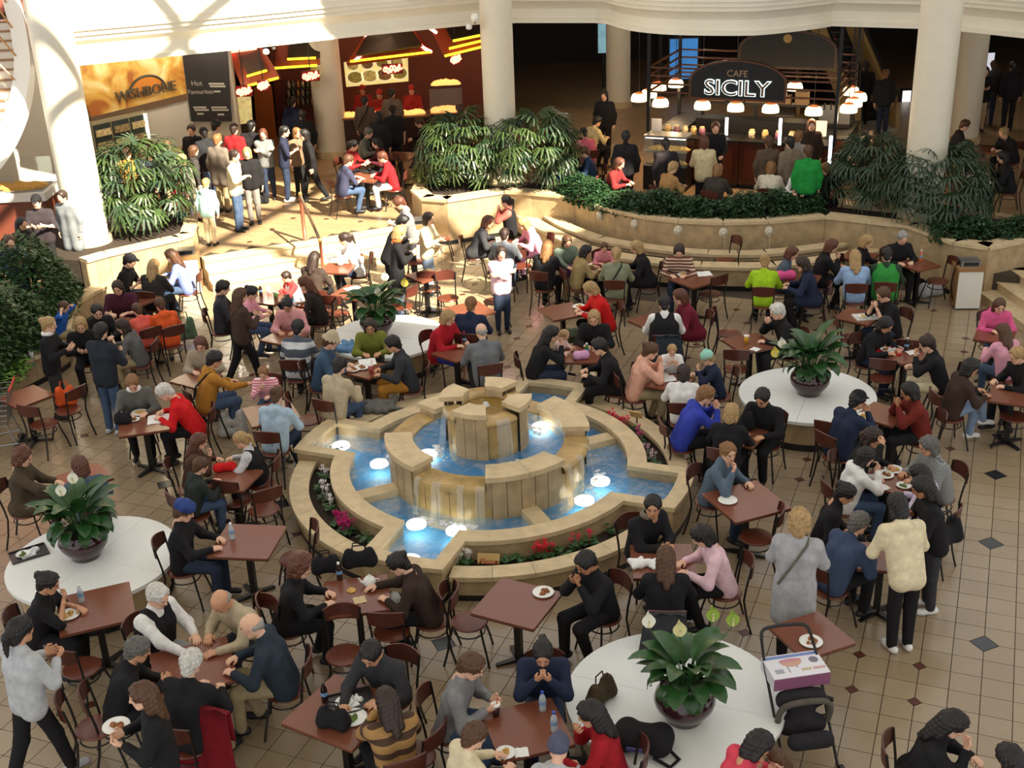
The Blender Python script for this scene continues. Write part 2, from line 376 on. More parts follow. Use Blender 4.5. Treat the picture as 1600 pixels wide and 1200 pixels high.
# wall fountain: curved basin with a bench ledge in front of the wall
def wall_fountain():
    root = empty('wall_fountain', (0, 0, 0)); tag(root, 'long curved stone bench and narrow basin under spouting lion masks', 'fountain')
    inn = smooth_line([P(842, 333, 0.5)[:2], P(868, 350, 0.5)[:2], P(900, 364, 0.5)[:2], P(950, 379, 0.5)[:2], P(1050, 393, 0.5)[:2], P(1130, 398, 0.5)[:2], P(1200, 397, 0.5)[:2], P(1290, 387, 0.5)[:2], P(1345, 377, 0.5)[:2]], 3)
    out = smooth_line([P(800, 333, 0.46)[:2], P(838, 356, 0.46)[:2], P(875, 375, 0.46)[:2], P(925, 395, 0.46)[:2], P(1030, 412, 0.46)[:2], P(1125, 418, 0.46)[:2], P(1215, 417, 0.46)[:2], P(1320, 403, 0.46)[:2], P(1405, 385, 0.46)[:2]], 3)
    def pieces(line, w, z0, z1, nm, m):
        for k in range(0, len(line) - 1, 2):
            seg = line[k:k + 3]
            if len(seg) < 2: continue
            mb = MB(); wall_strip(mb, seg, 0.0, w, z0, z1); mb.build(nm, m, root)
    pieces(inn, 0.3, 0.44, 0.5, 'rim_stone', M_STONE); mb = MB(); wall_strip(mb, inn, 0.03, 0.27, 0.0, 0.44); mb.build('basin_wall', M_STONE2, root)
    pieces(out, 0.34, 0.40, 0.46, 'bench_stone', M_STONE); mb = MB(); wall_strip(mb, out, 0.04, 0.30, 0.08, 0.40); mb.build('bench_wall', M_STONE2, root)
    mb = MB(); wall_strip(mb, out, 0.03, 0.31, 0.0, 0.08); mb.build('plinth', M_PLINTH, root)
    mb = MB(); wall_strip(mb, out, 0.30, 0.75, 0.2, 0.36); mb.build('channel_water', mat('dark_water', (18, 20, 18), 0.08), root)
    W = [q for q in RW[4:13]]
    poly = [tuple(q + np.array([0.0, 0.02])) for q in inn[2:-2]] + [tuple(q + np.array([0, 0.02])) for q in W[::-1]]
    mb = MB(); mb.prism(order(poly), 0.15, 0.34); mb.build('basin_water', mat('amber_water', (96, 78, 40), 0.12, noise=0.4, nscale=5, bump=0.3), root)
    for q in ((940, 342), (993, 353), (1060, 361), (1130, 363), (1202, 362)):
        w = P(*q, 0.8); j = min(range(len(RW)), key=lambda k: abs(RW[k][0] - w[0]))
        # distance from the wall line
        for a, b in zip(RW[:-1], RW[1:]):
            if a[0] <= w[0] <= b[0]: w[1] = a[1] + (b[1] - a[1]) * (w[0] - a[0]) / (b[0] - a[0])
        h = empty('lion_mask', (w[0], w[1] - 0.02, 0.80)); tag(h, 'small white lion mask spout on the curved wall, %s' % {940: 'leftmost of five', 993: 'second from the left', 1060: 'middle one of five', 1130: 'fourth from the left', 1202: 'rightmost of five'}[q[0]], 'mask', 'lion mask spouts on the curved wall'); h.scale = (0.78, 0.78, 0.78)
        f = MB(); f.lathe([(0.0, 0.05), (0.05, 0.045), (0.085, 0.02), (0.11, -0.005)], 14); f.v = [(x * 0.95, -z - 0.0, y * 1.15) for x, y, z in f.v]
        for a in np.linspace(0, 2 * math.pi, 12, endpoint=False): f.tube([(0.07 * math.cos(a), -0.02, 0.08 * math.sin(a)), (0.115 * math.cos(a), -0.012, 0.135 * math.sin(a))], [0.026, 0.012], 5)
        mw = mat('mask_plaster', (224, 218, 200), 0.6)
        f.build('mane', mw, h, True)
        s = MB(); s.tube([(0, -0.045, 0.03), (0, -0.085, -0.015)], [0.02, 0.026], 6); s.tube([(-0.035, -0.045, 0.05), (-0.02, -0.055, 0.05)], 0.013, 5); s.tube([(0.035, -0.045, 0.05), (0.02, -0.055, 0.05)], 0.013, 5); s.tube([(0, -0.05, -0.045), (0, -0.09, -0.05)], 0.02, 6); s.build('muzzle', mw, h, True)
        t = MB(); t.tube([(0, -0.09, -0.05), (0, -0.14, -0.10), (0, -0.17, -0.25), (0, -0.185, -0.455)], [0.008, 0.007, 0.006, 0.008], 5); t.build('water_jet', mat('water_jet', (210, 205, 190), 0.1, alpha=0.5), h, True)
wall_fountain()

# ------------------------------------------------------------------ columns
def column(name, x, y, r, z0, z1, base=True):
    root = empty(name, (x, y, z0)); tag(root, kind='structure')
    mb = MB(); mb.lathe([(r, 0.0), (r, z1 - z0)], 32); autosmooth(mb.build('shaft', M_COLUMN, root, True).data)
    if base:
        b = MB(); b.lathe([(0, 0.0), (r + 0.06, 0.0), (r + 0.06, 0.16), (r + 0.02, 0.18), (0, 0.18)], 32); autosmooth(b.build('column_base', M_STONE, root, True).data)
    return root
ca = P(140, 378, 0.93); column('column_1', ca[0], ca[1], 0.39, 0.9, 9.0)
cc = P(785, 284, 0.93); column('column_2', cc[0], cc[1], 0.345, 0.9, 9.0)
cd = P(1438, 338, 0.93); column('column_3', cd[0], cd[1], 0.375, 0.9, 9.0)
cb = P(521, 243, TZ); column('column_4', cb[0], cb[1], 0.40, TZ, 4.25)
ce = P(966, 166, TZ); column('column_5', ce[0], ce[1], 0.36, TZ, 4.25)
cf = P(1504, 222, TZ); column('column_6', cf[0], cf[1], 0.36, TZ, 4.25)

# ------------------------------------------------------------------ upper storey: moulded fascia, slab
CZ = 4.2
fas = [P(*q, CZ)[:2] for q in ((96, 105), (118, 103), (250, 90), (400, 75), (560, 57), (750, 38), (808, 36), (930, 36), (950, 38))]
bul = smooth_line([P(*q, CZ)[:2] for q in ((950, 38), (985, 48), (1050, 54.5), (1150, 56), (1200, 54), (1270, 46), (1300, 41))], 4)
far = [P(*q, CZ)[:2] for q in ((1300, 41), (1435, 45), (1500, 49), (1600, 60), (1720, 76))]
FAS = fas + bul[1:] + far[1:]
def upper():
    # profile (offset towards the viewer, height): lip, cove, stepped mouldings, tall parapet
    prof = [(0.0, 0.0), (0.0, 0.09), (-0.05, 0.10), (-0.05, 0.30), (0.02, 0.42), (0.10, 0.48), (0.10, 0.56), (0.15, 0.57), (0.15, 0.66), (0.20, 0.67), (0.20, 0.76), (0.22, 0.80), (0.22, 1.62), (0.28, 1.63), (0.28, 1.72), (-0.1, 1.72), (-0.1, 0.0)]
    root = empty('trim_fascia'); tag(root, kind='structure')
    lines = [offset_line(FAS, -d) for d, z in prof]
    names = [('lower_lip', 0, 2), ('cove', 2, 5), ('moulding', 5, 11), ('parapet', 11, 13), ('coping', 13, 16), ('back', 15, 16)]
    for nm, a, b in names[:5]:
        mb = MB(); n = len(FAS); v = []; f = []
        for k in range(a, b + 1): v += [(q[0], q[1], CZ + prof[k][1]) for q in lines[k]]
        for k in range(b - a):
            for i in range(n - 1): f.append((k * n + i, k * n + i + 1, (k + 1) * n + i + 1, (k + 1) * n + i))
        mb.add(v, f); autosmooth(mb.build(nm, M_CREAM, root, True).data, 30)
    back = [(q[0], q[1]) for q in offset_line(FAS, 0.1)]
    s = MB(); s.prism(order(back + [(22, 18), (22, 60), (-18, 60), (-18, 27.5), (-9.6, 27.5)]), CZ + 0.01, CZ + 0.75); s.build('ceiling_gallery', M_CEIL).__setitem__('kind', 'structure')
    # spotlights on the fascia
    for (px, py, t) in ((428, 62, 'near the middle of the pale fascia'), (742, 25, 'beside the tall central column')):
        w = P(px, py, CZ + 0.35); h = empty('spotlight', tuple(w - np.array([0, 0.25, 0]))); tag(h, 'small white spotlight bracketed on the fascia ' + t, 'spotlight', 'fascia spotlights')
        l = MB(); l.lathe([(0, 0.09), (0.06, 0.08), (0.085, 0.0), (0.08, -0.07), (0, -0.075)], 12); l.build('lamp_head', mat('lamp_white', (235, 232, 222), 0.4), h, True)
        b = MB(); b.tube([(0, 0, -0.03), (0.0, 0.05, -0.14), (0, 0.24, -0.16)], 0.02, 6); b.build('bracket', mat('lamp_grey', (150, 145, 135), 0.4), h)
        g = MB(); g.lathe([(0, 0.05), (0.05, 0.03), (0.07, -0.02), (0.05, -0.06), (0, -0.07)], 10, (-0.13, -0.02, -0.17)); g.build('lamp_head', MATS['lamp_white'], h, True)
    # the upper shops seen just above the parapet at far left
    u = MB(); u.box(-16, -1, 27.2, 27.5, CZ + 0.75, CZ + 5); u.build('wall_upper', mat('terracotta_wall', (150, 82, 66), 0.7, noise=0.15, nscale=2)).__setitem__('kind', 'structure')
upper()
# room behind
def shell():
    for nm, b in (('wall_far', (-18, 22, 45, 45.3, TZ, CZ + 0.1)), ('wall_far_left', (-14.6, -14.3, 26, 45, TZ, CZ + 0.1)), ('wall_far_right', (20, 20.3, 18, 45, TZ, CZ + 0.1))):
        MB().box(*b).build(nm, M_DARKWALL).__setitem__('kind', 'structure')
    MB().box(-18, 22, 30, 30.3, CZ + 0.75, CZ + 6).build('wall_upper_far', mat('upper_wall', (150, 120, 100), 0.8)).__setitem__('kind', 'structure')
shell()

# curved stair up to the gallery at the far left
def stair():
    root = empty('floor_stair'); tag(root, kind='structure')
    arc = [(33, 4), (38, 22), (45, 48), (50, 75), (54, 105), (54, 130), (51, 155), (45, 180), (36, 205), (24, 230), (8, 255), (-14, 280), (-50, 315)]
    cur = smooth_line(arc, 4)[::-1]      # from bottom to top
    n = len(cur); band_o = []; band_i = []
    M_ST = mat('stair_stone', (232, 224, 208), 0.5); M_NOSE = mat('stair_nosing', (150, 112, 78), 0.5)
    Ys = np.linspace(22.6, 25.6, n)
    for k in range(n): w = PY(cur[k][0], cur[k][1], Ys[k]); band_o.append(w)
    v = []; f = []
    for w in band_o:
        v += [tuple(w), tuple(w + np.array([-0.05, 0, 0.22])), tuple(w + np.array([-0.36, 0, 0.24])), tuple(w + np.array([-0.36, 0, -0.02])), ]
    for k in range(n - 1):
        for a in range(4): f.append((4 * k + a, 4 * k + (a + 1) % 4, 4 * k + 4 + (a + 1) % 4, 4 * k + 4 + a))
    mb = MB().add(v, f); autosmooth(mb.build('stringer', mat('stair_white', (240, 238, 230), 0.5), root, True).data)
    zmin, zmax = band_o[0][2], band_o[-1][2]; zs = np.array([w[2] for w in band_o])
    z = zmin + 0.1
    while z < zmax - 0.15:
        k = int(np.argmin(abs(zs - z))); w = band_o[k]
        t = MB().box(w[0] - 3.2, w[0] - 0.33, w[1] - 0.02, w[1] + 0.34, z - 0.165, z); t.build('stair_tread', M_ST, root)
        t = MB().box(w[0] - 3.2, w[0] - 0.34, w[1] - 0.045, w[1] + 0.05, z - 0.02, z + 0.012); t.build('stair_nosing', M_NOSE, root)
        z += 0.165
    hr = [w + np.array([-0.45 - 0.012 * (n - k), 0, 0.75]) for k, w in enumerate(band_o)]
    MB().tube(hr, 0.035, 7).build('handrail', mat('warm_brass', (176, 132, 84), 0.35, metal=0.6), root, True)
    for k in range(2, n, 6): MB().tube([hr[k], band_o[k] + np.array([-0.3, 0, 0.2])], 0.018, 5).build('baluster', MATS['warm_brass'], root)
stair()
# ------------------------------------------------------------------ central fountain
def water_mat(name, rgb, alpha, rough=0.06, scale=7, foam=0.0):
    m = mat(name, rgb, rough, alpha=alpha); nt = m.node_tree; b = nt.nodes['Principled BSDF']; L = nt.links.new
    tc = nt.nodes.new('ShaderNodeTexCoord'); n = nt.nodes.new('ShaderNodeTexNoise'); n.inputs['Scale'].default_value = scale; n.inputs['Detail'].default_value = 3; n.inputs['Distortion'].default_value = 1.2
    L(tc.outputs['Object'], n.inputs['Vector'])
    bp = nt.nodes.new('ShaderNodeBump'); bp.inputs['Strength'].default_value = 0.5; bp.inputs['Distance'].default_value = 0.04; L(n.outputs['Fac'], bp.inputs['Height']); L(bp.outputs[0], b.inputs['Normal'])
    if foam:
        r = nt.nodes.new('ShaderNodeValToRGB'); e = r.color_ramp.elements; c = lin(rgb)
        e[0].position = 0.45; e[1].position = 0.75; e[0].color = (*c, 1); e[1].color = (*[v + (0.75 - v) * foam for v in c], 1)
        L(n.outputs['Fac'], r.inputs[0]); L(r.outputs[0], b.inputs['Base Color'])
    return m
def fountain():
    root = empty('fountain', (FC[0], FC[1], 0), GRID)
    tag(root, 'large tiered round stone fountain with blue water and flower beds', 'fountain')
    M_WET = mat('wet_travertine', (180, 150, 96), 0.3, noise=0.25, nscale=5)
    M_BASIN = mat('basin_blue', (70, 140, 190), 0.5, noise=0.2, nscale=4)
    def outline(R, hw, L, na=6, nc=15):
        pts = []; tagk = []
        for k in range(4):
            ca, sa = math.cos(k * math.pi / 2), math.sin(k * math.pi / 2)
            loc = [(math.sqrt(R * R - hw * hw), -hw)]
            a = math.asin(hw / L); loc += [(L * math.cos(t), L * math.sin(t)) for t in np.linspace(-a, a, na)]
            loc.append((math.sqrt(R * R - hw * hw), hw)); b = math.asin(hw / R)
            loc += [(R * math.cos(t), R * math.sin(t)) for t in np.linspace(b, math.pi / 2 - b, nc)[1:-1]]
            pts += [(x * ca - y * sa, x * sa + y * ca) for x, y in loc]
        return pts
    def ring_piece(nm, o, i, idx, z0, z1, m, gap=0.0):
        v = []; f = []; n = len(idx)
        for k in idx:
            a = np.array(o[k % len(o)]); b = np.array(i[k % len(i)])
            v += [(a[0], a[1], z0), (a[0], a[1], z1), (b[0], b[1], z1), (b[0], b[1], z0)]
        for k in range(n - 1):
            for q in range(4): f.append((4 * k + q, 4 * k + 4 + q, 4 * k + 4 + (q + 1) % 4, 4 * k + (q + 1) % 4))
        f += [(3, 2, 1, 0), (4 * n - 4, 4 * n - 3, 4 * n - 2, 4 * n - 1)]
        return MB().add(v, f).build(nm, m, root)
    O, I = outline(2.08, 0.53, 2.70), outline(1.83, 0.36, 2.50)
    Ow, Iw = outline(2.05, 0.50, 2.67), outline(1.85, 0.38, 2.52)
    N = len(O); per = N // 4
    ring_piece('pool_wall', Ow, Iw, list(range(N + 1)), 0.08, 0.44, M_STONE2)
    ring_piece('plinth', Ow, Iw, list(range(N + 1)), 0.0, 0.08, M_PLINTH)
    for k in range(4):
        b = k * per
        for s0, s1 in ((0, 1), (1, 6), (6, 7), (7, 12), (12, 16), (16, 21)):
            s1 = min(s1, per); ring_piece('rim_stone', O, I, [b + q for q in range(s0, s1 + 1)], 0.442, 0.50, M_STONE)
    # outer planters in the four quadrants
    a0 = math.asin(0.53 / 2.5); M_LEAF2 = mat('bedding_leaf', (58, 92, 48), 0.6, noise=0.35, nscale=30)
    for k in range(4):
        A0, A1 = k * math.pi / 2 + a0, (k + 1) * math.pi / 2 - a0
        w = MB(); w.lathe([(2.41, 0.08), (2.57, 0.08), (2.57, 0.29), (2.41, 0.29), (2.41, 0.08)], 18, a0=A0, a1=A1); w.build('planter_wall', M_STONE2, root)
        w = MB(); w.lathe([(2.41, 0.0), (2.565, 0.0), (2.565, 0.08), (2.41, 0.08), (2.41, 0.0)], 18, a0=A0, a1=A1); w.build('plinth', M_PLINTH, root)
        n = 6
        for q in range(n):
            b0, b1 = A0 + (A1 - A0) * q / n + 0.001, A0 + (A1 - A0) * (q + 1) / n - 0.001
            w = MB(); w.lathe([(2.37, 0.292), (2.62, 0.292), (2.62, 0.35), (2.37, 0.35), (2.37, 0.292)], 4, a0=b0, a1=b1)
            w.f += [(0, 1, 2, 3), (20, 23, 22, 21)]; w.m += [0, 0]; w.build('rim_stone', M_STONE, root)
        s = MB(); s.lathe([(2.06, 0.23), (2.42, 0.23)], 18, a0=A0 - 0.02, a1=A1 + 0.02); s.build('soil', M_SOIL, root)
    # pools
    M_W = water_mat('pool_water', (70, 146, 206), 0.6, 0.05, 6, 0.5)
    pool = outline(1.85, 0.38, 2.52)
    MB().add([(x, y, 0.33) for x, y in pool], [tuple(range(len(pool)))]).build('pool_water', M_W, root)
    MB().add([(x, y, 0.10) for x, y in pool], [tuple(range(len(pool)))]).build('basin_floor', M_BASIN, root)
    # radial walls
    for a in (45, 135, 225, 315):
        t = math.radians(a); d = np.array([math.cos(t), math.sin(t)]); nn = np.array([-d[1], d[0]])
        q = [d * 1.22 - nn * 0.11, d * 1.86 - nn * 0.11, d * 1.86 + nn * 0.11, d * 1.22 + nn * 0.11]
        MB().prism([tuple(x) for x in q], 0.08, 0.42).build('radial_wall', M_STONE, root)
    # middle tier
    core = MB(); core.lathe([(1.24, 0.08), (1.24, 0.72)], 48); core.build('tier_core', M_WET, root, True)
    n = 44
    for k in range(n):
        b0, b1 = 2 * math.pi * k / n + 0.003, 2 * math.pi * (k + 1) / n - 0.003
        mid = math.degrees((b0 + b1) / 2) % 90
        cap = 21.5 < mid < 68.5
        r = 1.30 if cap else 1.26
        w = MB(); w.lathe([(1.2, 0.1), (r, 0.1), (r, 0.85 if cap else 0.72), (1.2, 0.85 if cap else 0.72)], 2, a0=b0, a1=b1); w.build('wall_panel', M_STONE2 if cap else M_WET, root)
    for k in range(4):
        c0 = math.radians(45 + 90 * k)
        w = MB(); w.lathe([(1.0, 0.60), (1.02, 0.86), (1.28, 0.86), (1.28, 0.5)], 10, a0=c0 - 0.41, a1=c0 + 0.41); w.f += [(0, 1, 2, 3), (43, 42, 41, 40)]; w.m += [0, 0]; w.build('cap_block', M_STONE2, root)
        for h in (-1, 0):
            w = MB(); w.lathe([(0.98, 0.86), (1.34, 0.86), (1.34, 0.93), (0.98, 0.93), (0.98, 0.86)], 5, a0=c0 + 0.415 * h + 0.002, a1=c0 + 0.415 * (h + 1) - 0.002)
            w.f += [(0, 1, 2, 3), (25, 28, 27, 26)]; w.m += [0, 0]; w.build('cap_stone', M_STONE, root)
        g0, g1 = c0 + 0.417, c0 + math.pi / 2 - 0.417
        for h in range(3):
            w = MB(); w.lathe([(1.0, 0.60), (1.0, 0.78), (1.06, 0.80), (1.30, 0.79), (1.33, 0.76), (1.33, 0.71), (1.22, 0.70)], 4, a0=g0 + (g1 - g0) * h / 3 + 0.001, a1=g0 + (g1 - g0) * (h + 1) / 3 - 0.001); autosmooth(w.build('weir_stone', M_WET, root, True).data)
        # water film falling over the weir
        w = MB(); gm = (g0 + g1) / 2
        for t, wd in ((g0 + 0.05, 0.03), (gm - 0.1, 0.05), (gm + 0.14, 0.03), (g1 - 0.05, 0.04)):
            w.lathe([(1.30, 0.802), (1.345, 0.78), (1.37, 0.65), (1.40, 0.45), (1.42, 0.325)], 2, a0=t - wd, a1=t + wd)
        w.build('water_fall', mat('falling_water', (225, 232, 235), 0.1, alpha=0.22), root, True)
    MB().add([(1.03 * math.cos(a), 1.03 * math.sin(a), 0.755) for a in np.linspace(0, 2 * math.pi, 48, endpoint=False)], [tuple(range(48))]).build('upper_pool_water', M_W, root)
    MB().add([(1.03 * math.cos(a), 1.03 * math.sin(a), 0.62) for a in np.linspace(0, 2 * math.pi, 48, endpoint=False)], [tuple(range(48))]).build('upper_basin_floor', M_BASIN, root)
    # top tier
    n = 22
    for k in range(n):
        b0, b1 = 2 * math.pi * k / n + 0.005, 2 * math.pi * (k + 1) / n - 0.005
        mid = (math.degrees((b0 + b1) / 2) + 45) % 90; cap = 21 < mid < 69; r = 0.545 if cap else 0.51
        w = MB(); w.lathe([(0.4, 0.60), (r, 0.60), (r, 1.36 if cap else 1.23), (0.4, 1.36 if cap else 1.23)], 2, a0=b0, a1=b1); w.build('wall_panel', M_STONE2 if cap else M_WET, root)
    for k in range(4):
        c0 = math.pi / 2 * k
        w = MB(); w.lathe([(0.31, 1.1), (0.31, 1.355), (0.60, 1.355), (0.60, 1.42), (0.29, 1.42), (0.29, 1.355)], 6, a0=c0 - 0.40, a1=c0 + 0.40)
        m = 6; w.f += [(1, 2, 3, 4, 5), tuple(6 * m + q for q in (5, 4, 3, 2, 1))]; w.m += [0, 0]; w.build('cap_stone', M_STONE, root)
        w = MB(); w.lathe([(0.31, 1.1), (0.31, 1.29), (0.36, 1.31), (0.54, 1.30), (0.57, 1.27), (0.56, 1.22), (0.48, 1.21)], 6, a0=c0 + 0.40, a1=c0 + math.pi / 2 - 0.40); w.build('weir_stone', M_WET, root, True)
        w = MB(); t = c0 + math.pi / 4
        w.lathe([(0.54, 1.31), (0.58, 1.28), (0.61, 1.1), (0.64, 0.9), (0.66, 0.75)], 4, a0=t - 0.16, a1=t + 0.16); w.build('water_fall', MATS['falling_water'], root, True)
    MB().add([(0.33 * math.cos(a), 0.33 * math.sin(a), 1.26) for a in np.linspace(0, 2 * math.pi, 28, endpoint=False)], [tuple(range(28))]).build('top_pool_water', water_mat('gold_water', (150, 118, 50), 0.8, 0.08, 9), root)
    MB().lathe([(0.0, 1.20), (0.33, 1.20)], 24).build('top_basin_floor', M_WET, root)
    j = MB(); j.lathe([(0, 1.33), (0.03, 1.32), (0.05, 1.27)], 10); j.build('bubbler', mat('foam', (235, 238, 240), 0.4, alpha=0.75), root, True)
    # foam where the water lands
    rnd = random.Random(3); fm = MB()
    for k in range(4):
        for q in range(26):
            t = math.pi / 2 * k + rnd.uniform(-0.3, 0.3); r = 1.40 + abs(rnd.gauss(0, 0.07)); s = rnd.uniform(0.012, 0.035)
            fm.lathe([(0, s * 0.5), (s, s * 0.25), (s * 1.4, 0)], 6, (r * math.cos(t), r * math.sin(t), 0.333))
        for q in range(16):
            t = math.pi / 4 + math.pi / 2 * k + rnd.uniform(-0.35, 0.35); r = 0.66 + abs(rnd.gauss(0, 0.06)); s = rnd.uniform(0.012, 0.04)
            fm.lathe([(0, s * 0.6), (s, s * 0.3), (s * 1.4, 0)], 6, (r * math.cos(t), r * math.sin(t), 0.758))
    o = fm.build('foam', MATS['foam'], root, True); o['kind'] = 'stuff'
    # underwater lamps
    M_UW = mat('underwater_lamp', (255, 246, 220), 0.4, emit=14.0)
    C = np.array(FC)
    for q, z in (((532, 690), 0.33), ((592, 718), 0.33), ((650, 812), 0.33), ((712, 822), 0.33), ((938, 745), 0.33), ((913, 775), 0.33), ((668, 703), 0.755), ((845, 660), 0.755), ((640, 868), 0.33)):
        w = P(*q, z)[:2] - C; u, v = w @ EA, w @ EB
        l = MB(); l.lathe([(0, 0.03), (0.09, 0.022), (0.125, 0.0), (0.125, -0.03)], 14, (u, v, z - 0.05)); l.build('pool_lamp', M_UW, root, True)
    return root
FOUNTAIN = fountain()
# flowers in the beds: clumps of heart-shaped leaves with upright blooms
def bedding():
    rnd = random.Random(11)
    M_LF = mat('cyclamen_leaf', (52, 88, 46), 0.55, noise=0.4, nscale=40)
    def clump(name, label, grp, u, v, col, nb, z=0.23, leafr=0.09):
        c = FC + u * EA + v * EB; root = empty(name, (c[0], c[1], z)); tag(root, label, 'plant', grp)
        lf = MB()
        for k in range(16):
            a = rnd.uniform(0, 6.28); r = rnd.uniform(0.02, leafr); h = rnd.uniform(0.03, 0.10); s = rnd.uniform(0.025, 0.045); tl = rnd.uniform(-0.5, 0.5)
            cx, cy = r * math.cos(a), r * math.sin(a); ca, sa = math.cos(a), math.sin(a)
            pts = [(-0.6, 0), (-0.8, 0.5), (0, 0.9), (1.2, 0), (0, -0.9), (-0.8, -0.5)]
            lf.add([(cx + s * (x * ca - y * sa), cy + s * (x * sa + y * ca), h + s * tl * x) for x, y in pts], [(0, 1, 2, 3), (0, 3, 4, 5)])
        lf.build('leaves', M_LF, root)
        m = mat('petal_%02x%02x%02x' % col, col, 0.5)
        for k in range(nb):
            a = rnd.uniform(0, 6.28); r = rnd.uniform(0.0, leafr * 0.8); h = rnd.uniform(0.13, 0.20); x, y = r * math.cos(a), r * math.sin(a)
            b = MB(); b.tube([(x * 0.3, y * 0.3, 0.02), (x, y, h)], 0.003, 4)
            for q in range(5):
                t = q * 1.256 + a; b.add([(x, y, h), (x + 0.022 * math.cos(t - 0.4), y + 0.022 * math.sin(t - 0.4), h + 0.02), (x + 0.03 * math.cos(t), y + 0.03 * math.sin(t), h + 0.042), (x + 0.022 * math.cos(t + 0.4), y + 0.022 * math.sin(t + 0.4), h + 0.02)], [(0, 1, 2, 3)])
            b.build('bloom', m, root)
    def bed(px_list, colour, word, where, nb=5):
        for i, q in enumerate(px_list):
            w = P(*q, 0.3)[:2] - FC; u, v = w @ EA, w @ EB; r = math.hypot(u, v); k = min(max(r, 2.17), 2.31) / r
            clump('cyclamen', '%s cyclamen plant in the %s flower bed' % (word, where), '%s cyclamens in the %s bed' % (word, where), u * k, v * k, colour, nb)
    bed([(502, 762), (512, 775), (508, 742), (520, 790)], (240, 232, 236), 'white', 'left fountain')
    bed([(545, 812), (556, 822), (538, 830), (565, 815), (527, 815)], (196, 30, 120), 'magenta', 'left fountain', 8)
    bed([(500, 722), (506, 708), (575, 838), (590, 845), (514, 700)], (60, 90, 50), 'leafy unflowered', 'left fountain', 0)
    bed([(722, 862), (730, 872), (715, 880)], (240, 238, 232), 'white', 'front fountain', 6)
    bed([(835, 855), (848, 852), (842, 862)], (222, 40, 60), 'red', 'front fountain', 8)
    bed([(883, 838), (905, 834)], (222, 50, 80), 'pink-red', 'front fountain', 4)
    bed([(790, 874), (810, 870), (865, 860), (880, 862), (925, 845), (955, 825), (900, 852)], (60, 90, 50), 'leafy unflowered', 'front fountain', 0)
    bed([(955, 655), (965, 665), (975, 665)], (232, 50, 90), 'bright pink', 'right fountain', 8)
    bed([(1000, 688), (996, 680)], (200, 60, 130), 'mauve', 'right fountain', 4)
    bed([(1010, 708), (1018, 718)], (236, 200, 210), 'pale pink', 'right fountain', 5)
    bed([(930, 640), (985, 672), (1022, 726), (940, 645)], (60, 90, 50), 'leafy unflowered', 'right fountain', 0)
    # notice in the front bed
    w = P(763, 884, 0.26); s = empty('notice_board', (w[0], w[1], 0.23), math.radians(-8)); tag(s, 'small tan notice with red script lettering in front flower bed', 'sign')
    b = MB(); b.box(-0.13, 0.13, -0.012, 0.012, 0.05, 0.17); b.build('board', mat('tan_board', (206, 170, 108), 0.6), s).rotation_euler = (math.radians(-25), 0, 0)
    b = MB(); b.box(-0.10, -0.085, 0.0, 0.015, -0.05, 0.08); b.box(0.085, 0.10, 0.0, 0.015, -0.05, 0.08); b.build('stake', mat('dark_stake', (60, 44, 30), 0.7), s)
    text('lettering', 'Please', 0.085, mat('red_script', (170, 40, 30), 0.6), s, (-0.10, -0.066, 0.098), (math.radians(65), 0, 0), shear=0.35)
    w = P(999, 662, 0.3); s = empty('notice_board', (w[0], w[1], 0.23), math.radians(150)); tag(s, 'small dark-backed notice on a thin stake in right flower bed', 'sign')
    b = MB(); b.box(-0.09, 0.09, -0.01, 0.01, 0.24, 0.36); b.build('board', MATS['tan_board'], s).rotation_euler = (math.radians(-25), 0, 0)
    b = MB(); b.box(-0.008, 0.008, 0.08, 0.096, -0.05, 0.27); b.build('stake', MATS['dark_stake'], s)
def text(name, body, size, m, parent, loc, rot, shear=0.0, ext=0.002, align='LEFT', bevel=0.0):
    cu = bpy.data.curves.new(name, 'FONT'); cu.body = body; cu.size = size; cu.shear = shear; cu.extrude = ext; cu.align_x = align; cu.resolution_u = 3
    if bevel: cu.bevel_depth = bevel
    o = bpy.data.objects.new(name, cu); COL.objects.link(o)
    bpy.context.view_layer.update()
    dg = bpy.context.evaluated_depsgraph_get(); me = bpy.data.meshes.new_from_object(o.evaluated_get(dg)); bpy.data.objects.remove(o); bpy.data.curves.remove(cu)
    me.materials.clear(); me.materials.append(m)
    k = link(name, me, parent, loc); k.rotation_euler = rot
    return k
bedding()
